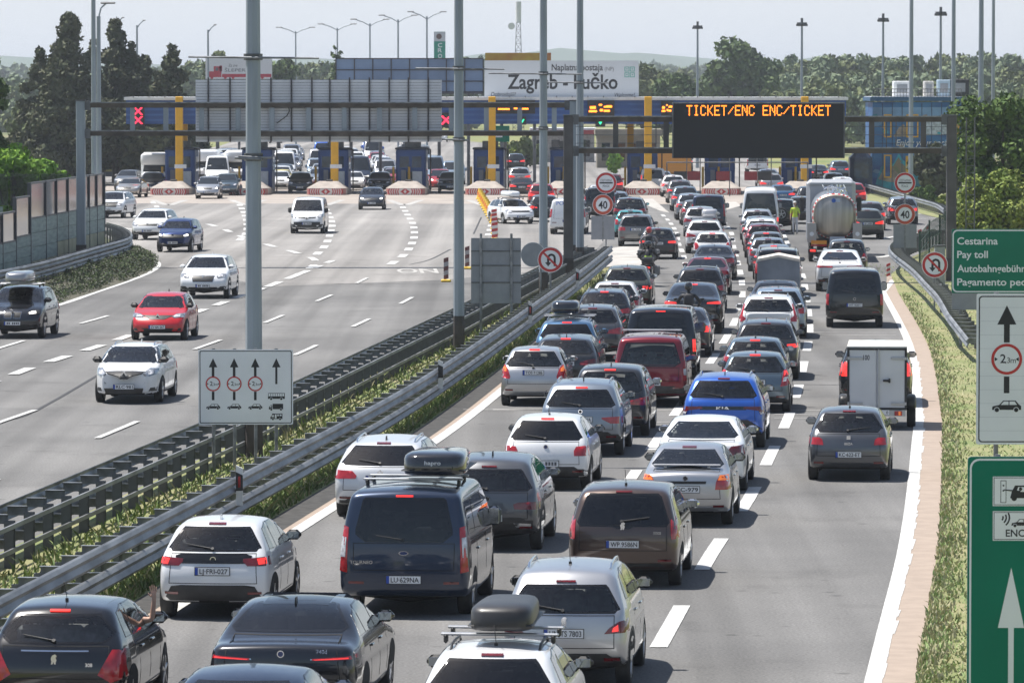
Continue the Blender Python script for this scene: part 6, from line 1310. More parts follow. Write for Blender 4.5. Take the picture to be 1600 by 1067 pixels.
wood('far_wood_foliage', [(-40, 1640, 1900, 500, 102, 100, 110, 30), (560, 1240, 2600, 500, 97, 99, 50, 26)], ('wood', 'wood'), 420, .70, 32)
HILLM = pm('hill_woodland', (.10, .14, .10), .95, var=.3, vscale=.004)
b = MB(); vs = []; n = 140
for j, (Y_, k) in enumerate(((3600, 0), (4600, 1), (6200, .7))):
    for i in range(n): x = -1500+3200*i/(n-1)*(Y_/4600)**.6; zt = CAMH+(HOR-93)/sc(4600.)+5*math.sin(i*.21)+3*math.sin(i*.57+1)+2*math.sin(i*1.9)+(5 if 92 < i < 112 else 0); vs.append((x, Y_, zt*k if k else -1))
b.add(vs, [(j*n+i, j*n+i+1, (j+1)*n+i+1, (j+1)*n+i) for j in range(2) for i in range(n-1)], HILLM, True); tag(b.build('hills'), kind='structure')
# embankment road and dry fields beyond the toll
sheet('far_road', W((345, 236), (400, 222), (560, 226), (560, 214), (400, 208), (330, 226)), .012, ASPH2)
FY = pm('dry_field', (.24, .22, .08), .95, var=.3, vscale=.05, col2=(.13, .17, .05))
sheet('dry_field_ground', W((1180, 262), (1345, 268), (1345, 246), (1180, 242)), .02, FY); sheet('far_dry_field_ground', W((640, 192), (1330, 205), (1330, 240), (1200, 234), (1010, 232), (930, 236), (790, 226), (640, 214)), .016, FY); sheet('ramp_verge_ground', W((300, 238), (345, 228), (400, 207), (420, 200), (330, 205), (280, 230)), .016, FY)
# ------------------------------------------------------------------ traffic: one entry per vehicle, placed by the spot where its tyres meet the road
def tangent(y):
    y = min(y, 212)
    a, c = at_y(LEDGE, max(y-8, 20)), at_y(LEDGE, min(y+8, 231)); return math.atan2(c.x-a.x, max(1e-3, c.y-a.y))
KITS = {}
def kit(key, spec):
    if key not in KITS: KITS[key] = make_car(spec)
    return KITS[key]
def pose(px, py, t, front, yaw=0., ang=None):
    P = gp(px, py); th = (tangent(P.y) if ang is None else ang)+yaw; d = Vector((math.sin(th), math.cos(th), 0)); L, ro, wb = t['L'], t['ro'], t['wb']
    if not front: return P+d*(L/2-ro), -th, d
    return P+d*(L/2-(L-ro-wb)), math.pi-th, -d
PLACED = {}; LITHBL = ('wagonR', 'blue_box', 'est_black', 'vito', 'sedan_dark', 'GLEc', 'maroon', 'white_h', 'hatch45', 'i30', 'B1', 'Karoq', 'chain0', 'chain2', 'Picasso')
def car(key, px, py, base, label, cat, paint='grey', front=False, yaw=0., ang=None, name=None, far=False, group=None, **kw):
    if key in LITHBL: kw['hlit'] = True
    spec = dict(t=base, paint=paint, **kw); k = kit(key, spec); loc, rz, d = pose(px, py, k['t'], front, yaw, ang)
    nm = name or {'van': 'van', 'bigvan': 'van', 'leisure': 'van'}.get(base, 'car')
    o = place_car(k, 'parked_car' if False else nm, loc, rz, label, cat, group); PLACED[key] = (o, k, loc, rz); return o
# ---- front rank of the queue, seen from behind
car('P308', 100, 1119, 'hatch', 'black hatchback with a rod aerial and large red lamps, cut by the lower left corner', 'car', 'black', L=4.28, W=1.815, H=1.5, tl=TAILS['big'], badge='lion', badge_z=.80, ant='rod', rw=(.99, 1.34, .92, .84), rear_corner=.22, hlit=True, plate_z=.36, script=[('308', .50, .74, .045)], extra=[([(-.5, .90), (.5, .90), (.5, .915), (-.5, .915)], CHROME)], gt='clear', lamp='red')
car('B7', 455, 1118, 'sedan', 'large black saloon with thin chrome-edged tail lamps and a dark roof', 'car', 'nearblack', L=5.3, W=1.95, H=1.53, tl=[[(.985, .80), (.985, .755), (.42, .745), (.42, .765), (.86, .785)]], lens=[([(.90, .775), (.45, .755), (.45, .748), (.90, .762)], REDLIT)], extra=[([(.40, .838), (.93, .862), (.93, .85), (.40, .826)], CHROME), ([(-.93, .862), (-.40, .838), (-.40, .826), (-.93, .85)], CHROME)], badge_z=.90, bb=True, gt='dark', hbl=False, plate_z=.55, rw=(1.10, 1.42, .90, .82), script=[('740d', .56, .93, .05)], sunroof=True)
car('dark_front', 374, 1254, 'sedan', 'dark blue car of which only the roof shows at the bottom edge', 'car', 'navy', L=4.6, W=1.83, H=1.44, sunroof=False, gt='dark', hbl=False, ant='none')
car('white_box', 772, 1206, 'hatch', 'white car under a dark grey roof box at the bottom edge', 'car', 'white', L=4.3, W=1.80, H=1.5, rails='black', gt='dark', ant='rod', mirror=BLACK, rw=(.98, 1.36, .90, .84))
car('P2008', 888, 1071, 'suv', 'silver crossover with chrome roof rails and plate UN TS 7803', 'car', 'silver', L=4.16, W=1.74, H=1.55, ro=.75, wb=2.54, tl=[[(.985, .92), (.985, .76), (.62, .745), (.70, .82), (.86, .90)]], lamp='dark', lens=[([(.84, .86), (.84, .78), (.74, .77), (.76, .82)], REDLIT)], badge='lion', badge_z=.93, rails='chrome', ant='rod', plate='UN·TS 7803', plate_z=.78, gt='tint', cladh=.46, rw=(1.04, 1.40, .90, .84), mirror=BLACK, hlit=False)
car('Yaris', 342, 963, 'hatch', 'white hatchback with a black band between its lamps and plate LJ FRI-027', 'car', 'white', L=3.94, W=1.745, H=1.5, ro=.66, wb=2.56, tl=TAILS['yaris'], lamp='dark', lens=[([(.95, .915), (.95, .83), (.82, .82), (.80, .90)], REDLIT)], extra=[([(-.66, .86), (.66, .86), (.72, .97), (.60, 1.0), (-.60, 1.0), (-.72, .97)], FRIT)], badge_z=.92, plate='LJ·FRI-027', plate_z=.75, cladp=[(-.80, .30), (.80, .30), (.86, .36), (.74, .52), (.56, .54), (-.56, .54), (-.74, .52), (-.86, .36)], mirror=BLACK, rw=(1.03, 1.38, .90, .86), ant='fin')
car('Tourneo', 642, 957, 'van', 'dark blue van with a black roof box and plate LU-629NA', 'van', 'navy', rwp=[(-.62, .99), (.62, .99), (.79, 1.09), (.80, 1.15), (.76, 1.53), (.72, 1.56), (-.72, 1.56), (-.76, 1.53), (-.80, 1.15), (-.79, 1.09)], rw=(1.17, 1.80, .83, .76), tl=[[(.995, 1.20), (.995, .62), (.88, .60), (.885, .80), (.915, 1.18)]], lens=[([(.985, 1.06), (.985, .80), (.915, .80), (.925, 1.05)], WHITEL)], badge='oval', badge_z=1.00, plate='LU·629NA', plate_z=.60, clad='paint', hlit=True, script=[('TOURNEO', -.66, .86, .05)], ant='none')
car('TRoc', 768, 857, 'suv', 'grey compact crossover with wide dark tail lamps, just right of the roof-box van', 'car', 'grey', L=4.23, W=1.82, H=1.57, ro=.80, wb=2.59, tl=[[(.985, .83), (.985, .70), (.52, .71), (.50, .79), (.60, .82)]], lamp='dark', badge_z=.93, gt='tint', hlit=False, rw=(1.06, 1.42, .90, .84), plate_z=.60, cladh=.56, extra=[([(.50, .52), (.84, .50), (.84, .44), (.56, .44)], ALLOY), ([(-.84, .50), (-.50, .52), (-.56, .44), (-.84, .44)], ALLOY)])
car('Avant', 603, 806, 'estate', 'silver-white estate with red lamps by the guard rail, half behind the roof-box van', 'car', 'pearl', tl=[[(.985, .92), (.985, .76), (.52, .765), (.50, .82), (.60, .90)]], badge='rings', badge_z=.88, rails='chrome', gt='dark', ant='fin', hlit=False)
car('P5008', 978, 913, 'mpv', 'brown people carrier with tall red lamps and plate WP 9586N', 'car', 'brown', L=4.53, W=1.84, H=1.64, tl=[[(.985, 1.10), (.985, .78), (.86, .76), (.86, .82), (.905, 1.06)]], badge='lion', badge_z=1.0, rwp=[(-.80, .96), (-.2, .96), (-.12, .93), (.12, .93), (.2, .96), (.80, .96), (.87, 1.02), (.83, 1.40), (.77, 1.45), (-.77, 1.45), (-.83, 1.40), (-.87, 1.02)], plate='WP 9586N', plate_z=.72, gt='dark', ant='rod', hlit=False, wipe=-1, script=[('5008', .62, .90, .045)], mirror=CHROME)
car('Accent', 1075, 818, 'sedan', 'silver saloon with amber lamps, a boot spoiler and plate JSC-979', 'car', 'silver', L=4.24, W=1.67, H=1.40, ro=.9, wb=2.44, tl=[[(.985, .90), (.985, .66), (.66, .66), (.70, .80), (.80, .90)]], lens=[([(.97, .90), (.97, .82), (.74, .82), (.80, .90)], AMBER)], extra=[([(-.46, .80), (.46, .80), (.48, .85), (-.48, .85)], BLACK)], spoiler=True, plate='JSC-979', plate_z=.70, badge_z=.90, gt='clear', clad='paint', cladh=.32, ant='none', mirror=BLACK)
car('white_sedan', 1098, 765, 'sedan', 'white saloon with a large dark red lamp, directly ahead of the silver boot-spoiler saloon', 'car', 'white', L=4.7, W=1.80, H=1.41, tl=[[(.985, .90), (.985, .72), (.66, .70), (.60, .78), (.72, .88)]], lamp='dark', gt='clear', hbl=False, ant='none', mirror=CHROME)
car('B1', 857, 763, 'hatch', 'white hatchback with a black rear diffuser and dark rear window, in the second column', 'car', 'white', L=4.24, W=1.75, H=1.42, tl=[[(.985, .90), (.985, .70), (.66, .70), (.66, .80), (.72, .88)]], badge_z=.88, bb=True, gt='dark', ant='rod', mirror=BLACK, plate_z=.55, cladh=.44)
car('Sportage', 1132, 698, 'suv', 'bright blue crossover with three chrome letters on its tailgate', 'car', 'blue', L=4.51, W=1.865, H=1.65, tl=[[(.985, .84), (.985, .70), (.90, .68), (.86, .76), (.50, .80), (.52, .84)]], lamp='dark', lens=[([(.96, .74), (.96, .70), (.90, .69), (.88, .74)], WHITEL)], extra=[([(-.56, .875), (.56, .875), (.62, .955), (-.62, .955)], BLKGLASS)], badge='letters', badge_txt='KIA', badge_z=.915, plate='CO·3101X', plate_z=.58, gt='tint', rails='chrome', hlit=False, cladp=[(-.93, .36), (.93, .36), (.95, .46), (.60, .66), (-.60, .66), (-.95, .46)], mirror=BLACK)
car('Karoq', 911, 710, 'suv', 'grey-blue crossover with roof rails and plate ZG 1098HA', 'car', 'greyblue', L=4.38, W=1.84, H=1.60, tl=[[(.985, .82), (.985, .68), (.72, .68), (.50, .775), (.52, .80)]], plate='ZG·1098HA', plate_z=.82, badge_z=.99, rails='chrome', gt='tint', rw=(1.08, 1.45, .88, .84), mirror=BLACK)
car('Picasso', 955, 680, 'mpv', 'dark grey people carrier behind the grey-blue crossover, left of the red van', 'car', 'darkgrey', gt='clear', tl=TAILS['wide'], mirror=CHROME)
car('Rifter', 1018, 634, 'leisure', 'dark red leisure van with roof bars and a curved rear window', 'van', 'darkred', tl=[[(.995, 1.16), (.995, .66), (.92, .66), (.90, .84), (.935, 1.12)]], lens=[([(.985, .96), (.985, .80), (.925, .80), (.92, .95)], WHITEL)], plate_z=.62, cladh=.5, hbl=False, badge='none', rear_corner=.2, ant='none')
car('Jazz', 836, 633, 'hatch', 'silver small hatchback with triangular lamps and plate TOS 71286, beside the guard rail', 'car', 'silver', L=3.85, W=1.70, H=1.525, tl=TAILS['fit'], lens=[([(.96, 1.02), (.97, .90), (.84, .88), (.86, .96)], AMBER)], plate='TOS·71286', plate_z=.86, gt='clear', badge_z=.97, hlit=True, clad='paint', cladh=.33, ant='none')
car('wagonR', 885, 610, 'estate', 'dark grey estate directly ahead of the silver small hatchback', 'car', 'darkgrey', gt='clear', lamp='dark', L=4.6)
car('blue_box', 887, 590, 'suv', 'mid-blue car carrying a black roof box', 'car', 'midblue', L=4.4, H=1.62, rails='chrome', gt='dark')
car('suv_grey', 927, 563, 'suv', 'dark grey crossover ahead of the blue roof-box car', 'car', 'grey', L=4.4, H=1.6, rails='black', gt='tint')
car('est_black', 945, 522, 'estate', 'black estate with a lit high brake lamp beside the bent delineator', 'car', 'nearblack', gt='clear', rails='chrome', L=4.75)
car('white_hidden', 961, 508, 'hatch', 'white small car mostly hidden right of the black estate', 'car', 'white', L=4.0, gt='clear')
car('P3008', 980, 486, 'suv', 'dark crossover with three-bar red claw lamps', 'car', 'olive', L=4.45, H=1.63, tl=TAILS['claw'], lamp='lit', extra=[([(-.95, .82), (.95, .82), (.95, .95), (-.95, .95)], FRIT)], gt='clear', badge_z=.88, plate_z=.55)
car('vito', 1034, 590, 'van', 'black van with a lit column lamp, ahead of the dark red leisure van', 'van', 'nearblack', lamp='lit', tl=[[(.99, .95), (.99, .66), (.91, .66), (.91, .95)]], H=1.93, L=5.1, ant='none')
car('sedan_dark', 1065, 556, 'sedan', 'dark saloon with a glowing right lamp, right of the black van', 'car', 'darkgrey', lamp='lit', gt='dark')
car('GLEc', 1083, 520, 'coupesuv', 'black sloping-roof crossover with glowing strip lamps behind a motorcyclist', 'car', 'black', lamp='lit', gt='dark', tl=[[(.985, .86), (.985, .79), (.50, .80), (.52, .835)]])
car('rails_dark', 1094, 488, 'suv', 'dark crossover with roof rails just ahead of the sloping-roof crossover', 'car', 'darkgrey', rails='chrome', gt='dark', H=1.60)
car('maroon', 1105, 460, 'sedan', 'maroon saloon with one glowing lamp', 'car', 'maroon', lamp='red', gt='dark', hlit=True)
car('sedan_d2', 1116, 437, 'sedan', 'dark grey saloon ahead of the maroon saloon', 'car', 'darkgrey', gt='clear', hbl=False)
car('white_h', 1113, 413, 'hatch', 'white hatchback with a lit high brake lamp, ahead of the dark grey saloon', 'car', 'white', gt='clear', H=1.5)
car('jeep_w', 1101, 396, 'suv', 'white off-roader with a silver roof box', 'car', 'white', gt='dark', H=1.66, W=1.9)
car('silver40', 1094, 370, 'suv', 'silver car left of the white roof-box off-roader', 'car', 'silver', gt='tint', H=1.58)
car('van_nb', 1107, 358, 'van', 'dark navy van between two queues, ahead of the white off-roader', 'van', 'navy', H=1.95)
# third and fourth column
car('Ibiza', 1327, 749, 'hatch', 'dark grey hatchback alone in the right lane, plate KC 622-ET', 'car', 'grey', L=4.06, W=1.69, H=1.41, tl=[[(.985, .90), (.985, .76), (.62, .75), (.66, .86), (.74, .90)]], badge='square', badge_z=.90, plate='KC·622-ET', plate_z=.56, gt='clear', ant='rod', script=[('IBIZA', 0, .78, .05)], wipe=-1, clad='paint', cladh=.34, hlit=False, rear_corner=.15)
car('tow_dark', 1368, 634, 'suv', 'dark car towing the white box trailer', 'car', 'nearblack', L=4.7, W=1.86, H=1.6, lamp='lit', tl=TAILS['side'], gt='dark')
car('Proace', 1335, 511, 'van', 'black van with red lamps in the right lane, plate ending 92877', 'van', 'black', H=1.93, W=1.93, tl=[[(.995, .98), (.995, .66), (.90, .66), (.91, .98)]], plate='WT 92877', plate_z=.78, ant='none', hbl=False, badge_z=.98)
car('coupe_w', 1312, 455, 'coupesuv', 'white sloping-roof crossover ahead of the black van', 'car', 'white', gt='dark', W=1.92, H=1.6, L=4.7)
car('hatch_g', 1323, 434, 'mpv', 'dark grey hatchback between the white crossover and the tanker', 'car', 'darkgrey', gt='clear', H=1.56, L=4.2, W=1.76)
car('Volvo', 1201, 543, 'suv', 'white crossover with tall hooked red lamps and a white carrier bar', 'car', 'white', tl=TAILS['column'], gt='clear', rails='chrome', L=4.69, H=1.64, W=1.9)
car('suv44', 1197, 592, 'suv', 'dark grey crossover with roof rails and square glowing lamps behind the white hooked-lamp crossover', 'car', 'darkgrey', rails='chrome', lamp='lit', tl=[[(.985, .90), (.985, .80), (.66, .80), (.66, .88)]], gt='clear', L=4.5)
car('hatch45', 1180, 615, 'hatch', 'blue-grey hatchback with a long lit brake lamp, third column', 'car', 'steelblue', gt='clear', ant='rod', L=4.2)
car('i30', 1180, 643, 'hatch', 'steel-blue hatchback with tall pink-red lamps, ahead of the bright blue crossover', 'car', 'steelblue', L=4.25, W=1.775, H=1.48, tl=[[(.985, 1.08), (.985, .70), (.72, .66), (.78, .80), (.90, 1.05)]], lens=[([(.96, .90), (.97, .80), (.80, .78), (.84, .88)], WHITEL), ([(.975, 1.04), (.98, .94), (.86, .92), (.91, 1.03)], REDLIT)], gt='clear', ant='rod')
car('lblue47', 1216, 528, 'suv', 'light blue car right of the white hooked-lamp crossover', 'car', 'lightblue', gt='dark', H=1.55)
car('dark48', 1212, 505, 'sedan', 'dark saloon with a glass roof directly behind the grey tarpaulin trailer', 'car', 'darkgrey', gt='dark', sunroof=True, hbl=False)
car('tow50', 1215, 462, 'offroad', 'dark off-roader towing the grey tarpaulin trailer', 'car', 'nearblack', rails='black', gt='dark', H=1.82)
chain = [(1209, 437, 'hatch', 'greyblue', 'silver-blue hatchback with a lit high brake lamp ahead of the dark off-roader'), (1200, 424, 'hatch', 'greyblue', 'blue-grey hatchback, second ahead of the dark off-roader'), (1197, 413, 'hatch', 'grey', 'grey hatchback, third ahead of the dark off-roader'), (1193, 403, 'suv', 'maroon', 'maroon-roofed car in the third column'), (1190, 393, 'suv', 'white', 'white car just ahead of the maroon-roofed car'), (1186, 383, 'hatch', 'steelblue', 'steel-blue car two ahead of the maroon-roofed car'), (1183, 375, 'suv', 'silver', 'silver car with roof rails right behind the tall van')]
for i, (x, y, t, p, lb) in enumerate(chain): car('chain%d' % i, x, y, t, lb, 'car', p, gt='tint', rails='chrome' if t == 'suv' else None, lamp='lit' if i in (0, 2, 5) else 'red')
car('Sprinter', 1188, 366, 'bigvan', 'tall dark grey van with a blank rear, towering over the third column', 'van', 'white', gt='dark', rw=(1.0, 2.25, .93, .86), tl=[[(.995, .95), (.995, .70), (.92, .70), (.92, .95)]], lamp='lit', mirror=BLACK, ant='none', wiper=False, hbl=False)
car('offr1', 1218, 362, 'offroad', 'black off-roader beside the tall dark van', 'car', 'black', gt='dark')
car('blk2', 1253, 350, 'suv', 'black car just behind the worker in the yellow vest', 'car', 'nearblack', gt='dark')
# left of the second column
car('golf26', 1028, 405, 'hatch', 'dark hatchback beside the two motorcyclists', 'car', 'darkgrey', L=4.28, W=1.79, H=1.46, gt='clear', lamp='lit', tl=[[(.985, .88), (.985, .76), (.56, .77), (.58, .86)]])
car('touran', 994, 385, 'mpv', 'grey-brown people carrier left of the motorcyclists', 'car', 'midgrey', L=4.6, W=1.85, H=1.68, gt='dark', tl=[[(.985, .96), (.985, .78), (.58, .79), (.60, .93)]])
car('teal', 985, 371, 'hatch', 'teal car half hidden by the grey-brown people carrier', 'car', 'teal', gt='clear')
car('pick29', 984, 352, 'suv', 'black wide pickup-like car ahead of the teal car', 'car', 'nearblack', gt='clear', W=1.95, L=5.2, H=1.78)
car('blk30', 938, 343, 'van', 'black van between the lamp post and the speed limit sign', 'van', 'black', H=1.9)
car('police', 888, 366, 'van', 'white police van seen from behind with POL on its tailgate', 'van', 'white', H=2.35, L=5.3, W=2.0, gt='dark', rw=(2.25, 2.28, .1, .1), tl=[[(.995, .62), (.995, .42), (.90, .42), (.90, .62)]], ant='none', wiper=False, badge='none', script=[('POLICIJA', 0, 1.72, .22)], script_mat=SIGNB, plate_z=.75, hbl=False)
# ---- oncoming cars on the far carriageway
LA = .062
car('X3', 26, 528, 'suv', 'black off-road car with a silver roof box, cut by the left edge', 'car', 'nearblack', front=True, ang=LA, L=4.65, W=1.88, H=1.66, lampon=True, grille=[[(-.29, .86), (-.26, .66), (-.03, .66), (-.02, .86)], [(.02, .86), (.03, .66), (.26, .66), (.29, .86)]], grille_rim=True, hl=[(.92, .92), (.94, .80), (.54, .77), (.50, .84), (.70, .91)], gt='dark', mirror=PAINT['nearblack'])
car('ClioR', 250, 531, 'hatch', 'bright red hatchback driving towards the camera', 'car', 'brightred', front=True, ang=LA, L=4.05, W=1.80, H=1.44, fbadge='diamond', hl=[(.95, .86), (.93, .74), (.58, .72), (.50, .76), (.66, .84)], grille=[(-.52, .80), (-.22, .68), (.22, .68), (.52, .80), (.25, .80), (-.25, .80)], fplate='ZV·BA 067', mirror=BLACK)
car('ClioW', 203, 628, 'estate', 'white estate with roof rails driving towards the camera, nearest of the oncoming cars', 'car', 'white', front=True, ang=LA, L=4.26, W=1.73, H=1.48, ro=.8, wb=2.59, fbadge='diamond', hl=[(.95, .88), (.95, .76), (.70, .70), (.56, .78), (.74, .90)], grille=[(-.58, .82), (-.16, .72), (-.10, .66), (.10, .66), (.16, .72), (.58, .82), (.2, .84), (-.2, .84)], fplate='RLC·981', rails='chrome', mirror=BLACK)
car('GLC', 321, 466, 'suv', 'white off-road car with a star grille, behind the red hatchback', 'car', 'white', front=True, ang=LA, L=4.66, W=1.89, H=1.64, fbadge='star', grille=[(-.44, .88), (-.38, .64), (.38, .64), (.44, .88)], grille_rim=True, hl=[(.93, .95), (.93, .83), (.60, .79), (.55, .86), (.76, .95)])
car('TCross', 274, 394, 'suv', 'deep blue crossover driving towards the camera', 'car', 'deepblue', front=True, ang=.11, L=4.11, W=1.76, H=1.58, lampon=True, grille=[(-.60, .86), (-.54, .72), (.54, .72), (.60, .86)])
car('Evoque', 235, 375, 'suv', 'white crossover with a dark roof, partly behind the deep blue crossover', 'car', 'white', front=True, ang=.13, L=4.37, W=1.9, H=1.62, grille=[(-.54, .87), (-.50, .76), (.50, .76), (.54, .87)])
car('SUVl', 172, 341, 'suv', 'white pickup-fronted car emerging from behind the noise barrier', 'car', 'white', front=True, ang=.15, L=5.0, W=1.95, H=1.8, grille=[(-.62, 1.0), (-.58, .70), (.58, .70), (.62, 1.0)])
car('Trafic', 481, 365, 'van', 'white van driving towards the camera across the plaza', 'van', 'white', front=True, ang=.02, L=4.8, W=1.92, H=1.97, gt='dark', grille=[[(-.50, .93), (-.46, .86), (-.08, .84), (-.08, .92)], [(.08, .92), (.08, .84), (.46, .86), (.50, .93)], [(-.72, .66), (-.72, .48), (.72, .48), (.72, .66)]], fplate_z=.57, fbadge='diamond', mirror=BLACK, blind=True, hl=[(.94, 1.08), (.95, .92), (.66, .88), (.60, .94), (.72, 1.04)])
car('VWf', 581, 328, 'hatch', 'dark grey car with bright headlamps leaving the fourth toll island', 'car', 'darkgrey', front=True, ang=.0, lampon=True)
car('Passat', 808, 350, 'estate', 'white estate with a white roof box standing angled beside the cone row', 'car', 'white', front=True, ang=-.28, L=4.77, W=1.83, H=1.47, grille=[(-.7, .80), (-.66, .70), (.66, .70), (.7, .80)])
# ---- far vehicles as single meshes
FARK = {t: (join_kit(k := make_car(dict(t=t, paint='grey', lampon=(i % 2 == 0), lamp='lit' if i % 2 else 'red'))), k) for i, t in enumerate(('hatch', 'suv', 'estate', 'sedan', 'mpv', 'van', 'bigvan'))}
KIND = dict(hatch='hatchback', suv='crossover', estate='estate', sedan='saloon', mpv='people carrier', van='van', bigvan='tall van')
CN = dict(white='white', pearl='pearl white', silver='silver', greyblue='blue-grey', grey='dark grey', midgrey='mid-grey', darkgrey='very dark grey', black='black', nearblack='black', navy='navy', red='red', darkred='dark red', maroon='maroon', brightred='bright red', blue='blue', deepblue='deep blue', midblue='mid-blue', lightblue='light blue', teal='teal', beige='beige', steelblue='steel-blue', brown='brown', yellow='yellow', olive='olive-grey', orange='orange')
def far_car(t, p, loc, rz, label, group=None):
    me, k = FARK[t]; o = link('van' if 'van' in t else 'car', me); o.location = loc; o.rotation_euler = (0, 0, rz); set_paint(o, k['paint'], PAINT[p]); return tag(o, label, 'van' if 'van' in t else 'car', group)
def far_px(px, py, t, p, where, front, ang=.0, group=None):
    k = FARK[t][1]; loc, rz, d = pose(px, py, k['t'], front, 0, ang); return far_car(t, p, loc, rz, '%s %s %s' % (CN[p], KIND[t], where), group)
for a in ((201, 309, 'sedan', 'beige', 'passing the first toll island, facing the camera', True, .1), (197, 298, 'suv', 'midgrey', 'just behind the beige saloon at the far left', True, .1), (237, 303, 'suv', 'nearblack', 'between the beige saloon and the first toll island', True), (325, 311, 'mpv', 'silver', 'leaving the gap between the first and second islands', True), (354, 306, 'suv', 'steelblue', 'right of the silver people carrier by the second island', True), (469, 303, 'suv', 'black', 'with bright lamps in the gap before the third island', True), (593, 302, 'suv', 'nearblack', 'right behind the dark grey car with bright headlamps', True), (703, 302, 'suv', 'black', 'with bright lamps in the gap before the yellow cones', True),
        (815, 308, 'sedan', 'darkgrey', 'with red lamps passing right of the fifth booth', False), (812, 293, 'suv', 'silver', 'ahead of the dark saloon right of the fifth booth', False), (806, 266, 'suv', 'nearblack', 'driving off beyond the fifth booth', False), (840, 261, 'hatch', 'white', 'half behind the lamp post beyond the fifth booth', True), (846, 325, 'suv', 'red', 'left of the police van', False), (850, 347, 'suv', 'darkgrey', 'left of the police van, nearer than the red one', False), (938, 322, 'sedan', 'white', 'above the black van by the CESTARINA sign', False), (955, 306, 'suv', 'maroon', 'behind the CESTARINA sign post', False), (962, 340, 'suv', 'greyblue', 'between the speed limit sign and the black pickup-like car', False),
        (1079, 344, 'suv', 'greyblue', 'left of the navy van in the second column', False), (1087, 352, 'hatch', 'midgrey', 'left of the navy van, one nearer', False), (1070, 330, 'suv', 'steelblue', 'with a lit brake lamp in the second column', False), (1062, 318, 'suv', 'midgrey', 'two ahead of the navy van', False), (1052, 308, 'suv', 'white', 'at the booth under the black lane barrier', False), (1020, 303, 'van', 'white', 'passing right of the seventh booth', False), (1034, 296, 'sedan', 'greyblue', 'just beyond the seventh booth', False), (1035, 266, 'suv', 'darkgrey', 'driving off beyond the seventh booth, left of two', False), (1068, 268, 'suv', 'nearblack', 'driving off beyond the seventh booth, right of two', False),
        (1183, 270, 'bigvan', 'white', 'seen through the bars under the message board', False), (1200, 292, 'sedan', 'greyblue', 'at the barrier behind the tall dark van', False), (1222, 322, 'sedan', 'midblue', 'right behind the top of the tall dark van', False), (1205, 305, 'suv', 'silver', 'just past the tall dark van', False), (1332, 323, 'suv', 'red', 'right beyond the tanker cab', False), (1316, 312, 'suv', 'white', 'left of the red crossover beyond the tanker', False), (1303, 300, 'hatch', 'white', 'at the last booth, two ahead of the red crossover', False), (1312, 280, 'suv', 'steelblue', 'driving off left of the dark end booth', False), (1278, 284, 'sedan', 'nearblack', 'beyond the last striped island', False),
        (1354, 374, 'suv', 'olive', 'right of the tanker, nearer of two', False), (1358, 360, 'suv', 'midgrey', 'right of the tanker, farther of two', False), (1410, 351, 'suv', 'greyblue', 'carrying bicycles on its tail behind the right speed limit sign', False, .0), (1266, 330, 'suv', 'nearblack', 'between the worker and the tanker cab', False)): far_px(*a)
rr = random.Random(5); pal = ['white', 'white', 'silver', 'silver', 'greyblue', 'black', 'darkgrey', 'midgrey', 'white', 'lightblue', 'red', 'navy', 'pearl', 'beige', 'blue']; typ = ['hatch', 'suv', 'estate', 'suv', 'sedan', 'hatch', 'mpv', 'van', 'suv', 'bigvan']
rank = ('first', 'second', 'third', 'fourth', 'fifth', 'sixth', 'seventh', 'eighth', 'ninth', 'tenth', 'eleventh', 'twelfth', 'thirteenth', 'fourteenth', 'fifteenth', 'sixteenth', 'seventeenth', 'eighteenth', 'nineteenth', 'twentieth')
for li, (px, lane, st) in enumerate(((330, 'second booth', 418), (440, 'third booth', 411), (500, 'third booth, left file', 424), (560, 'fourth booth', 408), (615, 'fourth booth, right file', 424), (686, 'fifth booth', 410), (720, 'fifth booth, right file', 432))):
    X0 = (px-800)/sc(400.); y = st
    for i in range(17):
        if li == 0 and i > 6: break
        if li == 6 and i > 3: break
        p = rr.choice(pal if li > 3 else pal+['white']*8+['silver']*3); t = rr.choice(typ)
        if (li, i) in ((0, 0), (0, 2), (1, 4)): t, p = 'bigvan', 'white'
        if (li, i) == (1, 1): p = 'yellow'
        if (li, i) in ((5, 0),): p = 'red'
        far_car(t, p, (X0-(y-400)*.036+rr.uniform(-.3, .3), y, 0), math.pi+.03, '%s %s, %s in the queue towards the %s' % (CN[p], KIND[t], rank[i], lane), 'cars queuing beyond the toll'); y += rr.uniform(6.5, 9)*(1+i*.05)
for i, (x, y, p) in enumerate(((430, 224, 'silver'), (395, 228, 'white'), (690, 222, 'white'), (640, 218, 'white'), (540, 218, 'white'), (490, 216, 'silver'))): far_px(x, y, 'suv', p, ('on the ramp, right of two', 'on the ramp, left of two', 'far out by the green board', 'far out under the ribbed sign, right', 'far out under the ribbed sign, middle', 'far out under the ribbed sign, left')[i], True)
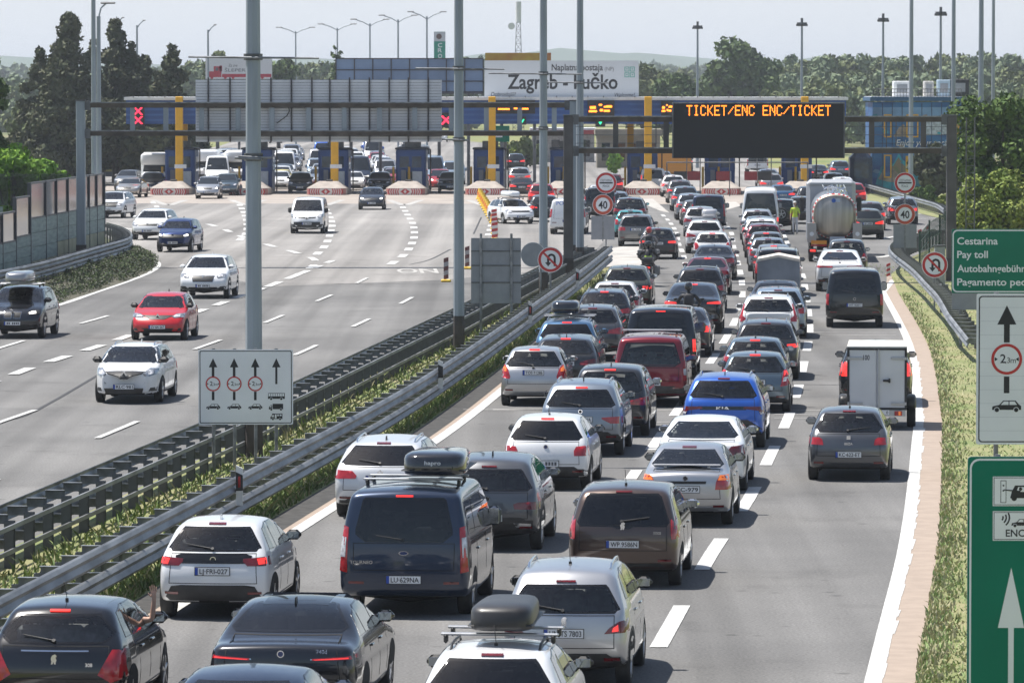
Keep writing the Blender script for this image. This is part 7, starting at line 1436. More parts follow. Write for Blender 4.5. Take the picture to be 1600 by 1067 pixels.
# ------------------------------------------------------------------ roof boxes, trailers, tanker, motorcycles, people
def lump(mb, c, d, mat, n=(18, 12), e=.45, taper=0., flatb=.35, rz=0):
    """rounded box (superellipsoid), narrower to the front by taper, flatter below"""
    nu, nv = n; vs = []; f = lambda v, p: math.copysign(abs(v)**p, v); M = Matrix.Translation(c) @ Matrix.Rotation(rz, 4, 'Z')
    for j in range(nv+1):
        ph = -math.pi/2+math.pi*j/nv
        for i in range(nu):
            th = 2*math.pi*i/nu; x = f(math.cos(ph), e)*f(math.cos(th), e); y = f(math.cos(ph), e)*f(math.sin(th), e); z = f(math.sin(ph), e); z = z if z > 0 else z*flatb
            k = 1-taper*(y+1)/2; vs.append(M @ Vector((x*k*d[0]/2, y*d[1]/2, z*d[2]/2*(1-.3*taper*(y+1)))))
    mb.add(vs, [(j*nu+i, j*nu+(i+1) % nu, (j+1)*nu+(i+1) % nu, (j+1)*nu+i) for j in range(nv) for i in range(nu)], mat, True)
def roof_box(key, dx, dy, size, mat, label, txt=None, bars=True):
    o, k, loc, rz = PLACED[key]; s = k['shape']; y0 = dy; zt = s.H
    M = Matrix.Translation(loc) @ Matrix.Rotation(rz, 4, 'Z'); p = M @ Vector((dx, y0, zt+.07))
    r = empty('roof_box', p, rz, label, 'roof box'); W_, L_, H_ = size
    b = MB(); lump(b, (0, 0, H_*.36), (W_, L_, H_*1.28), mat, e=.38, taper=.16); b.build('shell', r)
    b = MB(); b.box((0, 0, H_*.34), (W_*.985, L_*.93, .018), BLACK, bev=.008); b.build('seam', r)
    if txt: b = MB(); b.text(txt, 0, H_*.62, .06, -L_/2-.004, INKW, w=.25, bold=.02); b.build('lettering', r)
    if bars:
        for yy in (-.38, .42):
            b = MB(); b.box((-dx, yy, -.02), (s.W*.78, .075, .035), ALLOY, bev=.012)
            for sg in (-1, 1): b.box((-dx+sg*s.W*.355, yy, -.075), (.05, .12, .11), BLACK, bev=.02)
            b.build('roof_bar', r)
    return r
DKBOX = pm('box_dark_grey', (.032, .031, .032), .38, var=.3, vscale=2); GBOX = pm('box_black_gloss', (.012, .013, .016), .12, coat=1); SBOX = pm('box_silver', (.30, .31, .33), .3, .5, coat=1)
roof_box('Tourneo', .36, -.75, (1.0, 1.95, .44), GBOX, 'glossy black roof box with small white lettering on the dark blue van', 'hapro')
roof_box('white_box', .05, -.35, (.78, 1.9, .38), DKBOX, 'dark grey roof box on the white car at the bottom edge')
roof_box('blue_box', -.10, -.1, (.82, 1.9, .42), GBOX, 'black roof box on the mid-blue car by the guard rail')
roof_box('X3', .05, .2, (.85, 1.9, .40), SBOX, 'silver roof box on the oncoming black off-road car')
roof_box('jeep_w', .22, -.2, (.80, 1.8, .42), pm('box_light', (.5, .5, .52), .3, .3, coat=1), 'silver roof box on the white off-roader')
roof_box('Passat', 0, -.1, (.85, 2.0, .40), PAINT['white'], 'white roof box on the white estate by the cone row')
o, k, loc, rz = PLACED['Rifter']; r = empty('roof_rack', Matrix.Translation(loc) @ Matrix.Rotation(rz, 4, 'Z') @ Vector((0, -.9, k['shape'].H+.02)), rz, 'pale roof bars across the dark red leisure van', 'roof rack')
for yy in (0, .12): b = MB(); b.box((0, yy, .07), (1.5, .05, .04), ALLOY, bev=.01); b.box((-.62, yy, .02), (.05, .05, .08), BLACK); b.box((.62, yy, .02), (.05, .05, .08), BLACK); b.build('bar', r)
o, k, loc, rz = PLACED['Volvo']; r = empty('carrier_bar', Matrix.Translation(loc) @ Matrix.Rotation(rz, 4, 'Z') @ Vector((0, -k['shape'].L/2-.08, 1.02)), rz, 'white padded carrier bar across the tailgate of the white crossover', 'carrier bar'); b = MB(); lump(b, (0, 0, 0), (1.32, .16, .20), pm('bar_white', (.68, .69, .70), .4), e=.4, flatb=1); b.build('pad', r); b = MB(); b.box((0, .07, -.12), (.9, .05, .14), BLACK); b.build('mount', r)
# ---- box trailer
def wheelset(r, x, y, rad, parent):
    t, q = _W[(round(rad, 2), .21)] if (round(rad, 2), .21) in _W else wheel_mesh(rad, .21); o = link('wheel', t, parent); o.location = (x, y, rad); o.scale = (1, 1, 1); c = link('rim', q, o); return o
p = gp(1370, 672); th = tangent(p.y); r = empty('box_trailer', p, -th, 'white box trailer with double rear doors and a 100 sticker', 'trailer'); TRW = pm('trailer_white', (.60, .61, .63), .4, var=.06, vscale=1); TRA = pm('trailer_alu', (.42, .43, .44), .35, .7)
b = MB(); b.box((0, 1.6, 1.20), (1.36, 3.0, 1.44), TRW); b.build('body', r); b = MB(); b.box((0, 1.6, 1.935), (1.40, 3.04, .05), pm('trailer_roof', (.66, .64, .58), .6)); b.build('roof', r)
for sg in (-1, 1):
    b = MB(); b.box((sg*.335, .085, 1.20), (.63, .03, 1.36), TRW, bev=.008); d_ = b.build('rear_door', r)
    b = MB(); b.box((sg*.02+.02, .05, 1.20), (.03, .03, 1.38), TRA); b.build('lock_rod', d_) if sg > 0 else None
    for zz in (.62, 1.68): b = MB(); b.box((sg*.50, .05, zz), (.34, .025, .05), TRA, bev=.006); b.box((sg*.665, .05, zz), (.05, .05, .07), TRA); b.build('hinge', d_)
for sg in (-1, 1): b = MB(); b.box((sg*.675, .08, 1.20), (.05, .05, 1.46), BLACK); b.build('corner_post', r)
for zz in (.50, 1.90): b = MB(); b.box((0, .08, zz), (1.30, .05, .05), BLACK); b.build('frame_rail', r)
b = MB(); b.text('100', -.25, 1.70, .12, .066, INK, w=.15, bold=.01); b.build('lettering', r)
b = MB(); b.box((.22, .03, 1.16), (.16, .05, .05), BLACK, bev=.01); b.box((.29, .02, 1.16), (.05, .05, .10), BLACK, bev=.01); b.build('latch', r)
b = MB(); b.box((0, .05, .40), (1.34, .10, .14), TRA); b.build('bumper', r)
for sg in (-1, 1): b = MB(); b.box((sg*.50, -.02, .40), (.18, .06, .11), REDL, bev=.01); b.box((sg*.53, -.055, .40), (.05, .02, .09), AMBER); b.build('tail_light', r)
b = MB(); b.box((.14, -.02, .42), (.30, .02, .11), PLATEW); b.text('0', .24, .42, .07, -.032, INK); b.build('number_plate', r)
for sg in (-1, 1): b = MB(); lump(b, (sg*.80, 1.3, .52), (.24, .95, .5), BLACK, e=.5, flatb=.3); b.build('mudguard', r); wheelset(r, sg*.80, 1.3, .32, r)
b = MB(); b.box((0, 1.6, .42), (1.2, 2.9, .08), UNDER); b.cyl((0, 3.1, .42), (0, 4.35, .44), .05, TRA, 8); b.build('chassis', r)
# ---- tarpaulin trailer
p = gp(1216, 482); th = tangent(p.y); r = empty('tarpaulin_trailer', p, -th, 'low trailer under a grey pitched tarpaulin', 'trailer'); TP = pm('tarpaulin_grey', (.20, .22, .255), .7, var=.25, vscale=1.2, bump=.3, bscale=4); TPL = pm('tarpaulin_edge', (.62, .56, .50), .7, var=.15)
b = MB(); b.prism([(-.78, .75), (.78, .75), (.76, 1.78), (0, 1.93), (-.76, 1.78)], 0, 2.6, TP); b.build('tarpaulin', r)
b = MB(); b.prism([(-.78, 1.70), (-.76, 1.80), (0, 1.95), (.76, 1.80), (.78, 1.70), (0, 1.86)], -.03, 2.62, TPL); b.build('tarpaulin_edge', r)
b = MB(); b.box((0, 1.3, .60), (1.54, 2.6, .32), TRA); b.build('bed', r)
for sg in (-1, 1): b = MB(); b.box((sg*.62, -.03, .50), (.2, .06, .12), REDL); b.build('tail_light', r); wheelset(r, sg*.80, 1.2, .32, r)
b = MB(); b.cyl((0, 2.6, .45), (0, 3.7, .45), .05, TRA, 8); b.build('drawbar', r)
# ---- tanker
p = gp(1304, 410); th = .05; r = empty('tanker_truck', p, -th, 'polished tanker lorry with a rounded tank end edged in red and white', 'tanker'); STEEL = pm('tank_steel', (.44, .41, .36), .36, .75, var=.25, vscale=.8, stretch=(6, 1, .3)); STEELS = pm('tank_steel_bright', (.62, .64, .66), .18, .9, var=.2, vscale=1)
def oval(a, c, n=40): return [(a*math.copysign(abs(math.cos(t))**.82, math.cos(t)), c*math.copysign(abs(math.sin(t))**.82, math.sin(t))) for t in np.linspace(0, 2*math.pi, n, endpoint=False)]
b = MB(); n = 40; vs = []; zc = 2.12
for y, k in ((.30, .98), (.5, 1), (9.5, 1), (9.8, .9)): vs += [(x*k, y, zc+z*k) for x, z in oval(1.02, 1.03)]
b.add(vs, [(j*n+i, j*n+(i+1) % n, (j+1)*n+(i+1) % n, (j+1)*n+i) for j in range(3) for i in range(n)], STEELS, True); b.build('tank', r)
b = MB(); vs = []
for y, k in ((.02, .01), (.03, .3), (.08, .6), (.17, .86), (.30, .975)): vs += [(x*k, y, zc+z*k) for x, z in oval(1.02, 1.03)]
b.add(vs, [(j*n+i, j*n+(i+1) % n, (j+1)*n+(i+1) % n, (j+1)*n+i) for j in range(4) for i in range(n)], STEEL, True); b.build('tank_end', r)
b = MB(); O = oval(1.03, 1.04, 64)
for i in range(64):
    if i % 2 == 0: a, c = O[i], O[(i+1) % 64]; b.add([(a[0]*.955, .16, zc+a[1]*.955), (a[0], .24, zc+a[1]), (c[0], .24, zc+c[1]), (c[0]*.955, .16, zc+c[1]*.955)], [(0, 1, 2, 3)], SIGNR)
    else: a, c = O[i], O[(i+1) % 64]; b.add([(a[0]*.955, .16, zc+a[1]*.955), (a[0], .24, zc+a[1]), (c[0], .24, zc+c[1]), (c[0]*.955, .16, zc+c[1]*.955)], [(0, 1, 2, 3)], CW)
b.build('edge_tape', r)
b = MB(); b.disc(-.05, zc+.72, .10, -.0, SIGNB, 16); b.box((.14, .04, zc+.72), (.2, .02, .16), pm('label_pale', (.45, .52, .62), .5)); b.build('label_panel', r)
b = MB(); rr2 = random.Random(3)
for i in range(16): x = rr2.uniform(-.45, .55); y = rr2.uniform(.8, 7); b.cyl((x, y, zc+.95), (x+rr2.uniform(-.2, .2), y, zc+1.05+rr2.random()*.3), .05, CHROME, 8)
b.tube([(-.5, .8, zc+1.2), (-.2, .8, zc+1.38), (.3, .8, zc+1.25), (.6, .8, zc+1.02)], .035, CHROME); b.tube([(-.5, 7, zc+1.3), (-.5, 1, zc+1.3), (.5, 1, zc+1.25), (.5, 7, zc+1.3)], .03, CHROME); b.cyl((.62, .25, zc-.9), (.62, .25, zc+.95), .02, CHROME, 6); b.build('walkway_fittings', r)
b = MB(); b.box((0, 5, .95), (2.3, 9.4, .25), UNDER); b.box((0, 1.2, .8), (1.6, 1.8, .5), UNDER); b.build('chassis', r)
for sg in (-1, 1):
    b = MB(); b.box((sg*1.05, .35, 1.35), (.42, .5, .9), pm('locker_grey', (.42, .40, .38), .5, .3)); b.disc(sg*1.05, 1.3, .10, .09, SIGNW, 14); b.build('locker', r)
    b = MB(); b.box((sg*1.02, -.02, .52), (.40, .1, .22), BLACK, bev=.02); b.box((sg*1.0, -.075, .54), (.26, .03, .10), REDLIT); b.build('tail_light', r)
    for yy in (1.0, 2.3, 3.6): wheelset(r, sg*1.08, yy, .5, r)
b = MB(); b.box((-.72, -.03, .92), (.72, .04, .17), pm('plate_orange', (.75, .28, .02), .5)); b.box((-.72, -.03, .78), (.72, .04, .09), REDL); b.build('warning_plate', r)
b = MB(); b.box((.12, -.02, .98), (.7, .04, .4), pm('board_pale', (.35, .40, .48), .5)); b.build('rear_board', r)
b = MB(); b.box((-.05, -.02, .42), (2.3, .06, .14), BLACK); 
for k in range(5): b.flat([(-.35+k*.14, .30), (-.28+k*.14, .30), (-.18+k*.14, .54), (-.25+k*.14, .54)], -.06, SIGNB if k % 2 else SIGNTXT)
b.build('underrun_bar', r)
b = MB(); b.box((-.05, 11.6, 2.1), (2.36, 2.3, 3.0), pm('cab_grey', (.42, .44, .47), .4, .3), bev=.18); b.box((-.05, 11.2, 3.42), (2.2, 1.6, .3), pm('cab_grey', (0, 0, 0)), bev=.1); cb = b.build('cab', r); b = MB(); b.box((0, 12.77, 2.5), (2.0, .03, .9), BLKGLASS); b.build('windscreen', cb)
for sg in (-1, 1): b = MB(); b.box((-.05+sg*1.38, 12.4, 2.4), (.24, .15, .7), BLACK, bev=.05); b.build('wing_mirror', r); wheelset(r, sg*1.0, 12.0, .5, r); wheelset(r, sg*1.0, 9.8, .5, r)
# ---- motorcaravan alcoves on two white vans beyond the toll
for px, Yd, lb in ((243, 405, 'white motor caravan with a bulging alcove at the far left booth'), (322, 424, 'white motor caravan with a rounded front behind the second island'), (372, 420, 'white motor caravan beside the nearest lamp post, beyond the toll')):
    q = ptY(px, 300, Yd); r = empty('motor_caravan', (q.x, Yd, 0), math.pi, lb, 'motor caravan'); b = MB(); b.box((0, -2.2, 1.75), (2.25, 5.0, 2.5), PAINT['white'], bev=.25); b.build('body', r); b = MB(); lump(b, (0, .55, 2.45), (2.2, 1.6, 1.0), PAINT['white'], e=.35, flatb=.9); b.build('alcove', r); b = MB(); b.box((0, .75, .95), (2.0, 2.4, 1.1), PAINT['white'], bev=.22); b.build('cab', r); b = MB(); b.add([(-.9, 1.12, 1.50), (.9, 1.12, 1.50), (.8, .75, 2.15), (-.8, .75, 2.15)], [(3, 2, 1, 0)], BLKGLASS); b.add([(-.9, .6, 1.5), (-.8, .5, 2.1), (.8, .5, 2.1), (.9, .6, 1.5)], [(0, 1, 2, 3)], BLKGLASS); b.build('windscreen', r); b = MB(); b.box((0, 1.96, .85), (1.2, .04, .3), BLACK); b.build('grille', r)
    for sg in (-1, 1): b = MB(); b.box((sg*.8, 1.95, .95), (.3, .05, .22), HEADL); b.build('headlight', r); wheelset(r, sg*.9, 1.1, .35, r); wheelset(r, sg*.9, -3, .35, r)
# ------------------------------------------------------------------ people
SKIN = pm('skin', (.48, .29, .21), .55, var=.06); HIVIS = pm('vest_yellow', (.62, .80, .05), .6, var=.15, emit=None); WTROUS = pm('trousers_white', (.68, .67, .68), .8, var=.12); JACKB = pm('jacket_black', (.018, .018, .022), .6, var=.4, vscale=5); SHOE = pm('shoe_dark', (.02, .018, .016), .6); HELB = pm('helmet_black', (.010, .010, .012), .10, coat=1); HELR = pm('helmet_red', (.50, .03, .03), .15, coat=1); CAP = pm('cap_white', (.70, .70, .68), .8)
def skin_body(name, nodes, edges, assign, parent=None, sub=2):
    """one continuous body grown from joints: nodes {name: (x, y, z, radius)}"""
    ks = list(nodes); me = bpy.data.meshes.new(name); me.from_pydata([nodes[k][:3] for k in ks], [(ks.index(a), ks.index(c)) for a, c in edges], []); o = bpy.data.objects.new(name, me); COL.objects.link(o)
    md = o.modifiers.new('skin', 'SKIN'); md.use_smooth_shade = True
    for i, k in enumerate(ks): rr = nodes[k][3]; me.skin_vertices[0].data[i].radius = (rr, rr) if not isinstance(rr, tuple) else rr
    me.skin_vertices[0].data[0].use_root = True
    m2 = o.modifiers.new('smooth', 'SUBSURF'); m2.levels = sub; m2.render_levels = sub
    dg = bpy.context.evaluated_depsgraph_get(); m = bpy.data.meshes.new_from_object(o.evaluated_get(dg)); bpy.data.objects.remove(o)
    mats = []; P = {k: Vector(nodes[k][:3]) for k in ks}; idx = []
    for p_ in m.polygons:
        best = min(edges, key=lambda e: seg_dist(p_.center, P[e[0]], P[e[1]])-.3*(nodes[e[0]][3] if not isinstance(nodes[e[0]][3], tuple) else nodes[e[0]][3][0])); mt = assign(best, p_.center)
        if mt not in mats: mats.append(mt)
        idx.append(mats.index(mt))
    m.materials.clear()
    for x in mats: m.materials.append(x)
    m.polygons.foreach_set('material_index', idx); m.polygons.foreach_set('use_smooth', [True]*len(idx)); m.update()
    return link(name, m, parent)
def seg_dist(c, a, b):
    t = max(0, min(1, (c-a).dot(b-a)/max(1e-9, (b-a).length_squared))); return (c-(a+(b-a)*t)).length
def hand_nodes(N, E, side, wrist, d, up, r=.009):
    """palm, four fingers and a thumb beyond a wrist; d: pointing direction, up: across the palm"""
    w = Vector(N[wrist][:3]); d = Vector(d).normalized(); up = Vector(up).normalized(); palm = w+d*.07; N['palm'+side] = (*palm, .030); E.append((wrist, 'palm'+side))
    for i, (o_, l_) in enumerate(((-.033, .070), (-.011, .082), (.011, .078), (.033, .060))):
        k = palm+up*o_+d*.03; m = k+d*l_*.55+up*o_*.25; t = m+d*l_*.45; N['k%d%s' % (i, side)] = (*k, r*1.1); N['m%d%s' % (i, side)] = (*m, r); N['t%d%s' % (i, side)] = (*t, r*.8); E += [('palm'+side, 'k%d%s' % (i, side)), ('k%d%s' % (i, side), 'm%d%s' % (i, side)), ('m%d%s' % (i, side), 't%d%s' % (i, side))]
    k = w+d*.035+up*(-.042); t = k+d*.045-up*.030; N['th1'+side] = (*k, r*1.2); N['th2'+side] = (*t, r); E += [('palm'+side, 'th1'+side), ('th1'+side, 'th2'+side)]
def head_mesh(parent, c, yaw, hair, cover=None):
    """face with brow, nose, mouth, ears; c: centre of the head; faces -y turned by yaw"""
    M = Matrix.Translation(c) @ Matrix.Rotation(yaw, 4, 'Z'); b = MB(); b.M = M; n = 20; vs = []
    for j in range(17):
        ph = -math.pi/2+math.pi*j/16
        for i in range(n):
            th = 2*math.pi*i/n; x, y, z = math.cos(ph)*math.cos(th), math.cos(ph)*math.sin(th), math.sin(ph); k = 1-.22*max(0, -z)**1.3; X, Y_, Z = x*.076*k, y*.098*(1-.10*max(0, -z)), z*.118
            if y < -.5 and abs(x) < .22 and -.35 < z < .12: Y_ -= .018*(1-abs(x)/.22)*(1 if z < -.12 else .6)
            if y < -.6 and .02 < z < .25 and .15 < abs(x) < .5: Y_ += .007
            vs.append((X, Y_, Z))
    b.add(vs, [(j*n+i, j*n+(i+1) % n, (j+1)*n+(i+1) % n, (j+1)*n+i) for j in range(16) for i in range(n)], SKIN, True)
    for sg in (-1, 1): lump(b, (sg*.078, .0, -.005), (.018, .035, .06), SKIN, (8, 6), .9, flatb=1); lump(b, (sg*.030, -.088, .014), (.022, .012, .010), INK, (8, 6), .9, flatb=1)
    b.box((0, -.090, -.052), (.042, .012, .008), pm('lips', (.32, .12, .10), .5), bev=.003); o = b.build('head', parent)
    if hair: h = MB(); h.M = M; lump(h, (0, .012, .045), (.168, .212, .17), hair, (16, 10), .9, flatb=.35); h.build('hair', o)
    if cover: cover(M, o)
# worker in a hi-vis vest, standing between the lanes
p = gp(1242, 366); r = empty('person', p, R(-20), 'worker in a yellow vest, white trousers and white cap standing between the lanes', 'person')
N = dict(pelvis=(0, 0, .95, (.155, .11)), waist=(0, .01, 1.10, (.145, .10)), chest=(0, .015, 1.30, (.175, .115)), neck=(0, .0, 1.50, .055), top=(0, -.01, 1.56, .05), shl=(-.19, .01, 1.42, .062), ell=(-.25, .02, 1.15, .044), wrl=(-.22, -.10, .93, .030), shr=(.19, .01, 1.42, .062), elr=(.25, .03, 1.15, .044), wrr=(.24, -.06, .92, .030), hl=(-.09, 0, .90, .095), knl=(-.10, -.01, .49, .062), anl=(-.11, .03, .09, .042), tol=(-.13, -.13, .04, .040), hr=(.09, 0, .90, .095), knr=(.11, -.02, .49, .062), anr=(.12, .03, .09, .042), tor=(.15, -.13, .04, .040))
E = [('pelvis', 'waist'), ('waist', 'chest'), ('chest', 'neck'), ('neck', 'top'), ('chest', 'shl'), ('shl', 'ell'), ('ell', 'wrl'), ('chest', 'shr'), ('shr', 'elr'), ('elr', 'wrr'), ('pelvis', 'hl'), ('hl', 'knl'), ('knl', 'anl'), ('anl', 'tol'), ('pelvis', 'hr'), ('hr', 'knr'), ('knr', 'anr'), ('anr', 'tor')]
hand_nodes(N, E, 'l', 'wrl', (.05, -.2, -1), (0, 1, 0)); hand_nodes(N, E, 'r', 'wrr', (.0, -.15, -1), (0, 1, 0))
def as_worker(e, c):
    if e[1] in ('tol', 'tor') or c.z < .10: return SHOE
    if e[0] in ('ell', 'elr') or e[0].startswith(('palm', 'k', 'm', 'wr', 'th')) and e[0] not in ('knl', 'knr'): return SKIN
    if e[1] in ('neck', 'top') and c.z > 1.47: return SKIN
    if c.z > .93: return HIVIS if c.z > 1.0 or abs(c.x) < .2 else WTROUS
    return WTROUS
skin_body('body', N, E, as_worker, r)
head_mesh(r, (0, -.02, 1.68), .15, None, lambda M, o: [setattr(h := MB(), 'M', M), lump(h, (0, .005, .06), (.172, .215, .16), CAP, (16, 10), .9, flatb=.2), h.box((0, -.13, .055), (.14, .09, .012), CAP, bev=.005), h.build('cap', o)])
# motorcycles
MOTB = pm('moto_black', (.014, .014, .016), .25, coat=.8); PANN = pm('pannier', (.16, .165, .17), .4, .6, var=.2)
def motorcycle(px, py, label, rider_label, th, helmet=HELB, jacket=JACKB, vest=None, panniers=True, scale=1.0, top=True, passenger=None):
    p = gp(px, py); r = empty('motorcycle', p, -th, label, 'motorcycle')
    for y in (-.72, .74):
        t, q = wheel_mesh(.32, .15); o = link('wheel', t, r); o.location = (0, y, .32); c = link('rim', q, o)
    b = MB(); lump(b, (0, -.02, .62), (.34, .85, .42), MOTB, e=.6, flatb=1); lump(b, (0, .22, .92), (.34, .55, .30), MOTB, e=.7, flatb=1); b.tube([(0, -.72, .32), (0, -.2, .5)], .04, GALVD); b.tube([(-.09, .74, .32), (-.09, .48, 1.0)], .028, CHROME); b.tube([(.09, .74, .32), (.09, .48, 1.0)], .028, CHROME); b.build('frame', r)
    b = MB(); lump(b, (0, -.28, .86), (.30, .80, .14), JACKB, e=.6, flatb=1); b.build('seat', r)
    b = MB(); b.tube([(-.38, .34, 1.10), (-.14, .46, 1.08), (.14, .46, 1.08), (.38, .34, 1.10)], .016, BLACK); b.build('handlebar', r)
    for sg in (-1, 1): b = MB(); b.tube([(sg*.26, .40, 1.10), (sg*.38, .38, 1.26)], .008, BLACK, 5); lump(b, (sg*.42, .36, 1.28), (.15, .05, .09), BLACK, (10, 8), .7, flatb=1); b.build('mirror', r)
    b = MB(); lump(b, (0, .62, 1.12), (.40, .16, .46), MOTB, e=.7, flatb=1); b.build('windshield', r)
    b = MB(); b.cyl((.20, -.95, .46), (.17, -.1, .38), .055, CHROME, 10, .035); b.build('exhaust', r)
    b = MB(); b.box((0, -.99, .78), (.20, .05, .07), REDLIT, bev=.015); b.build('tail_light', r); b = MB(); b.box((0, -1.02, .58), (.19, .012, .17), PLATEW); b.box((0, -.98, .64), (.05, .08, .3), BLACK); b.build('number_plate', r)
    if panniers:
        for sg in (-1, 1): b = MB(); b.box((sg*.36, -.62, .66), (.26, .50, .40), PANN, bev=.05); b.build('pannier', r)
    if top: b = MB(); b.box((0, -.90, 1.06), (.50, .38, .30), MOTB, bev=.07); b.build('top_case', r)
    rider(p, th, rider_label, helmet, jacket, vest, -.28)
    if passenger: rider(p, th, passenger[0], passenger[1], passenger[2], None, -.66, True)
def rider(p, th, label, helmet, jacket, vest, y0, pillion=False):
    d = Vector((math.sin(th), math.cos(th), 0)); g_ = empty('person', p, -th, label, 'person'); y = y0
    N = dict(pelvis=(0, y-.05, .96, (.16, .12)), waist=(0, y-.0, 1.10, (.15, .11)), chest=(0, y+.08, 1.32, (.185, .125)), neck=(0, y+.13, 1.50, .06), top=(0, y+.15, 1.57, .055))
    E = [('pelvis', 'waist'), ('waist', 'chest'), ('chest', 'neck'), ('neck', 'top')]
    for sg, s_ in ((-1, 'l'), (1, 'r')):
        hx = (.36, .30, 1.10) if not pillion else (.16, .22, 1.08)
        N.update({'sh'+s_: (sg*.20, y+.09, 1.43, .07), 'el'+s_: (sg*.36, y+.28, 1.22, .052), 'wr'+s_: (sg*(hx[0]-.02), (y+hx[1]+.28 if not pillion else y+.35), hx[2]+.02, .036), 'h'+s_: (sg*.13, y, .93, .10), 'kn'+s_: (sg*.26, y+.46, .78, .072), 'an'+s_: (sg*.22, y+.22, .36, .052), 'to'+s_: (sg*.23, y+.40, .30, .045)})
        E += [('chest', 'sh'+s_), ('sh'+s_, 'el'+s_), ('el'+s_, 'wr'+s_), ('pelvis', 'h'+s_), ('h'+s_, 'kn'+s_), ('kn'+s_, 'an'+s_), ('an'+s_, 'to'+s_)]; hand_nodes(N, E, s_, 'wr'+s_, (-sg*.35, .7, -.55), (sg*.9, .4, 0), .012)
    asg = lambda e, c: (SHOE if c.z < .36 else (vest if vest is not None and 1.06 < c.z < 1.22 and abs(c.x) < .21 else jacket if c.z > .95 else JACKB))
    skin_body('body', N, E, asg, g_)
    b = MB(); lump(b, (0, y+.17, 1.70), (.265, .315, .29), helmet, (18, 12), .85, flatb=1); h = b.build('helmet', g_); b = MB(); lump(b, (0, y+.285, 1.71), (.21, .11, .11), BLKGLASS, (14, 8), .7, flatb=1); b.build('visor', h)
    b = MB(); lump(b, (0, y-.06, 1.30), (.30, .18, .36), pm('rucksack_dark', (.03, .03, .035), .7), e=.6, flatb=1); b.build('rucksack', g_) if not pillion and vest is None else None
motorcycle(1013, 447, 'black touring motorcycle with grey panniers, nearer of two beside the dark crossover', 'motorcyclist in black with a black helmet and lime reflective belt', .055, vest=pm('belt_lime', (.55, .80, .10), .6), top=True)
motorcycle(1014, 419, 'black motorcycle just ahead of the lime-belted rider', 'motorcyclist in a grey jacket and red-and-white helmet', .055, helmet=HELR, jacket=pm('jacket_grey', (.30, .28, .29), .7, var=.4, vscale=6), panniers=True)
motorcycle(1076, 531, 'black motorcycle riding behind the sloping-roof crossover', 'motorcyclist in a black leather jacket behind the sloping-roof crossover', .06, panniers=False, top=False)
q = gp(852, 352)
# bicycles on the tail of two cars
def bicycle(M, label):
    r = empty('bicycle', (0, 0, 0), 0, label, 'bicycle'); r.matrix_world = M; cs = pm('bike_frame', (.05, .05, .06), .3, .4)
    for x in (-.52, .52):
        b = MB(); b.M = Matrix.Translation((x, 0, .34)) @ Matrix.Rotation(R(90), 4, 'Z'); n = 24
        vs = [(dx, rr_*math.cos(2*math.pi*i/n), rr_*math.sin(2*math.pi*i/n)) for dx, rr_ in ((-.022, .33), (.022, .33), (.022, .285), (-.022, .285)) for i in range(n)]; b.add(vs, [(k*n+i, k*n+(i+1) % n, ((k+1) % 4)*n+(i+1) % n, ((k+1) % 4)*n+i) for k in range(4) for i in range(n)], RUBBER, True)
        for i in range(10): a = i*.628; b.cyl((0, 0, 0), (0, .29*math.cos(a), .29*math.sin(a)), .003, ALLOY, 4)
        b.build('wheel', r)
    b = MB(); b.tube([(-.52, 0, .34), (-.12, 0, .78), (.36, 0, .80), (.52, 0, .34)], .02, cs); b.tube([(-.52, 0, .34), (-.05, 0, .32), (-.14, 0, .84)], .018, cs); b.tube([(-.05, 0, .32), (.36, 0, .78)], .022, cs); b.build('frame', r); b = MB(); b.box((-.15, 0, .88), (.24, .10, .05), BLACK, bev=.02); b.build('saddle', r); b = MB(); b.tube([(.36, 0, .80), (.37, 0, .95)], .015, BLACK); b.tube([(.33, -.28, .96), (.39, 0, .96), (.33, .28, .96)], .014, BLACK); b.build('handlebar', r)
o = [x for x in COL.objects if 'carrying bicycles' in (x.get('label') or '')][0]
for i, (dx, dz) in enumerate(((-.35, 0), (-.05, .12))): bicycle(Matrix.Translation(o.location) @ Matrix.Rotation(o.rotation_euler.z, 4, 'Z') @ Matrix.Translation((dx, -2.42-.2*i, .45+dz)), 'dark bicycle on the tail of the blue-grey crossover, '+('inner' if i == 0 else 'outer')+' of two')
o = [x for x in COL.objects if 'nearer than the red one' in (x.get('label') or '')][0]
bicycle(Matrix.Translation(o.location) @ Matrix.Rotation(o.rotation_euler.z, 4, 'Z') @ Matrix.Translation((-.1, -2.45, .5)), 'bicycle on the tail of the very dark grey crossover left of the police van')
# spare wheel of the black off-roader beside the tall van
o, k, loc, rz = PLACED['offr1']; t, q = wheel_mesh(.36, .22); sw = link('spare_wheel', t, o); sw.location = (.1, -k['shape'].L/2-.14, 1.0); sw.rotation_euler = (0, 0, R(90)); c = link('rim', q, sw)
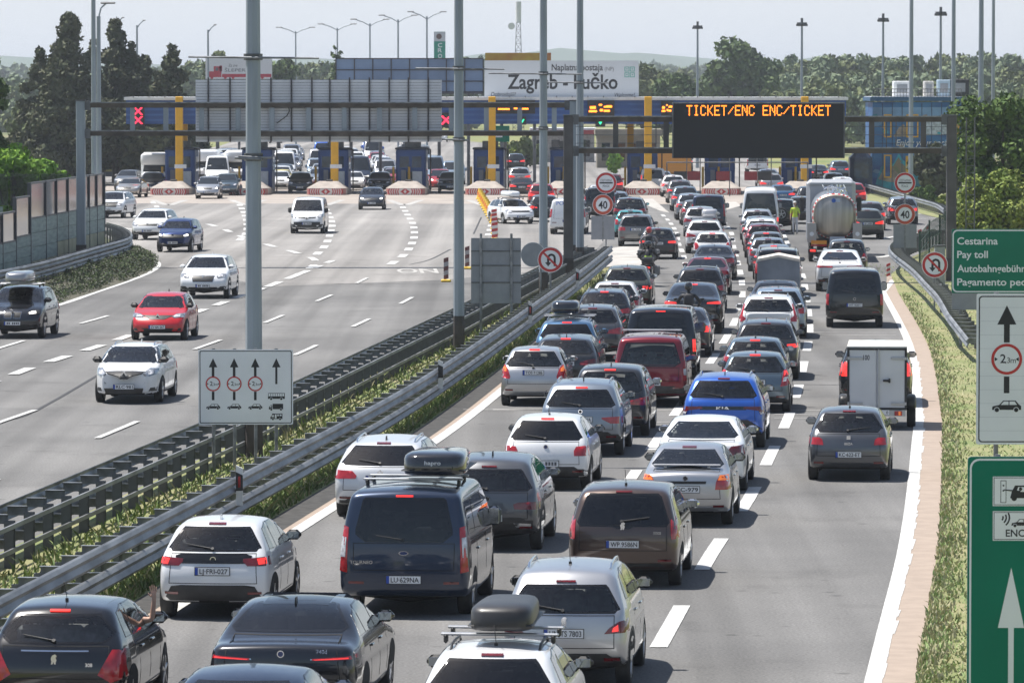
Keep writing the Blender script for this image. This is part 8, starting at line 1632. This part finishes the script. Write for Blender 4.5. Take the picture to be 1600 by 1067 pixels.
# passenger waving an arm out of the black hatchback
o, k, loc, rz = PLACED['P308']; r = empty('person', loc, rz, 'passenger of the black hatchback, one bare arm raised out of the side window', 'person')
N = dict(pelvis=(.34, .05, .62, (.15, .12)), chest=(.36, .02, .98, (.17, .12)), neck=(.38, .02, 1.14, .055), top=(.38, .02, 1.18, .05), shr=(.56, .05, 1.07, .058), elr=(.90, .06, 1.10, .044), wrr=(.93, .03, 1.37, .029), shl=(.18, .03, 1.07, .058), ell=(.13, .2, .82, .045), wrl=(.20, .38, .74, .03), hl=(.25, .1, .58, .09), knl=(.24, .52, .60, .07), anl=(.24, .75, .28, .05), hr=(.43, .1, .58, .09), knr=(.44, .52, .60, .07), anr=(.44, .75, .28, .05))
E = [('pelvis', 'chest'), ('chest', 'neck'), ('neck', 'top'), ('chest', 'shr'), ('shr', 'elr'), ('elr', 'wrr'), ('chest', 'shl'), ('shl', 'ell'), ('ell', 'wrl'), ('pelvis', 'hl'), ('hl', 'knl'), ('knl', 'anl'), ('pelvis', 'hr'), ('hr', 'knr'), ('knr', 'anr')]
hand_nodes(N, E, 'r', 'wrr', (-.06, -.05, 1), (1, .2, 0)); hand_nodes(N, E, 'l', 'wrl', (0, 1, -.2), (1, 0, 0))
SH = pm('shirt_pale', (.40, .42, .46), .8)
skin_body('body', N, E, lambda e, c: SKIN if (c.z > 1.0 and c.x > .78) or e[1] in ('neck', 'top') or e[0].startswith('palm') or e[0] in ('ell',) else (SH if c.z > .66 else JACKB), r); head_mesh(r, (.38, .0, 1.27), math.pi, pm('hair_dark', (.02, .015, .012), .7))
# summer haze: one closed box of thin air round the whole place
HAZE = True
if HAZE:
    m = bpy.data.materials.new('haze_air'); m.use_nodes = True; n = m.node_tree.nodes; n.remove(n['Principled BSDF']); v = n.new('ShaderNodeVolumePrincipled'); v.inputs['Color'].default_value = (.86, .92, 1.0, 1); v.inputs['Density'].default_value = .00015; v.inputs['Anisotropy'].default_value = .3; m.node_tree.links.new(v.outputs[0], n['Material Output'].inputs['Volume'])
    b = MB(); b.box((0, 6900, 25.5), (20000, 14400, 53), m); tag(b.build('haze'), kind='stuff')
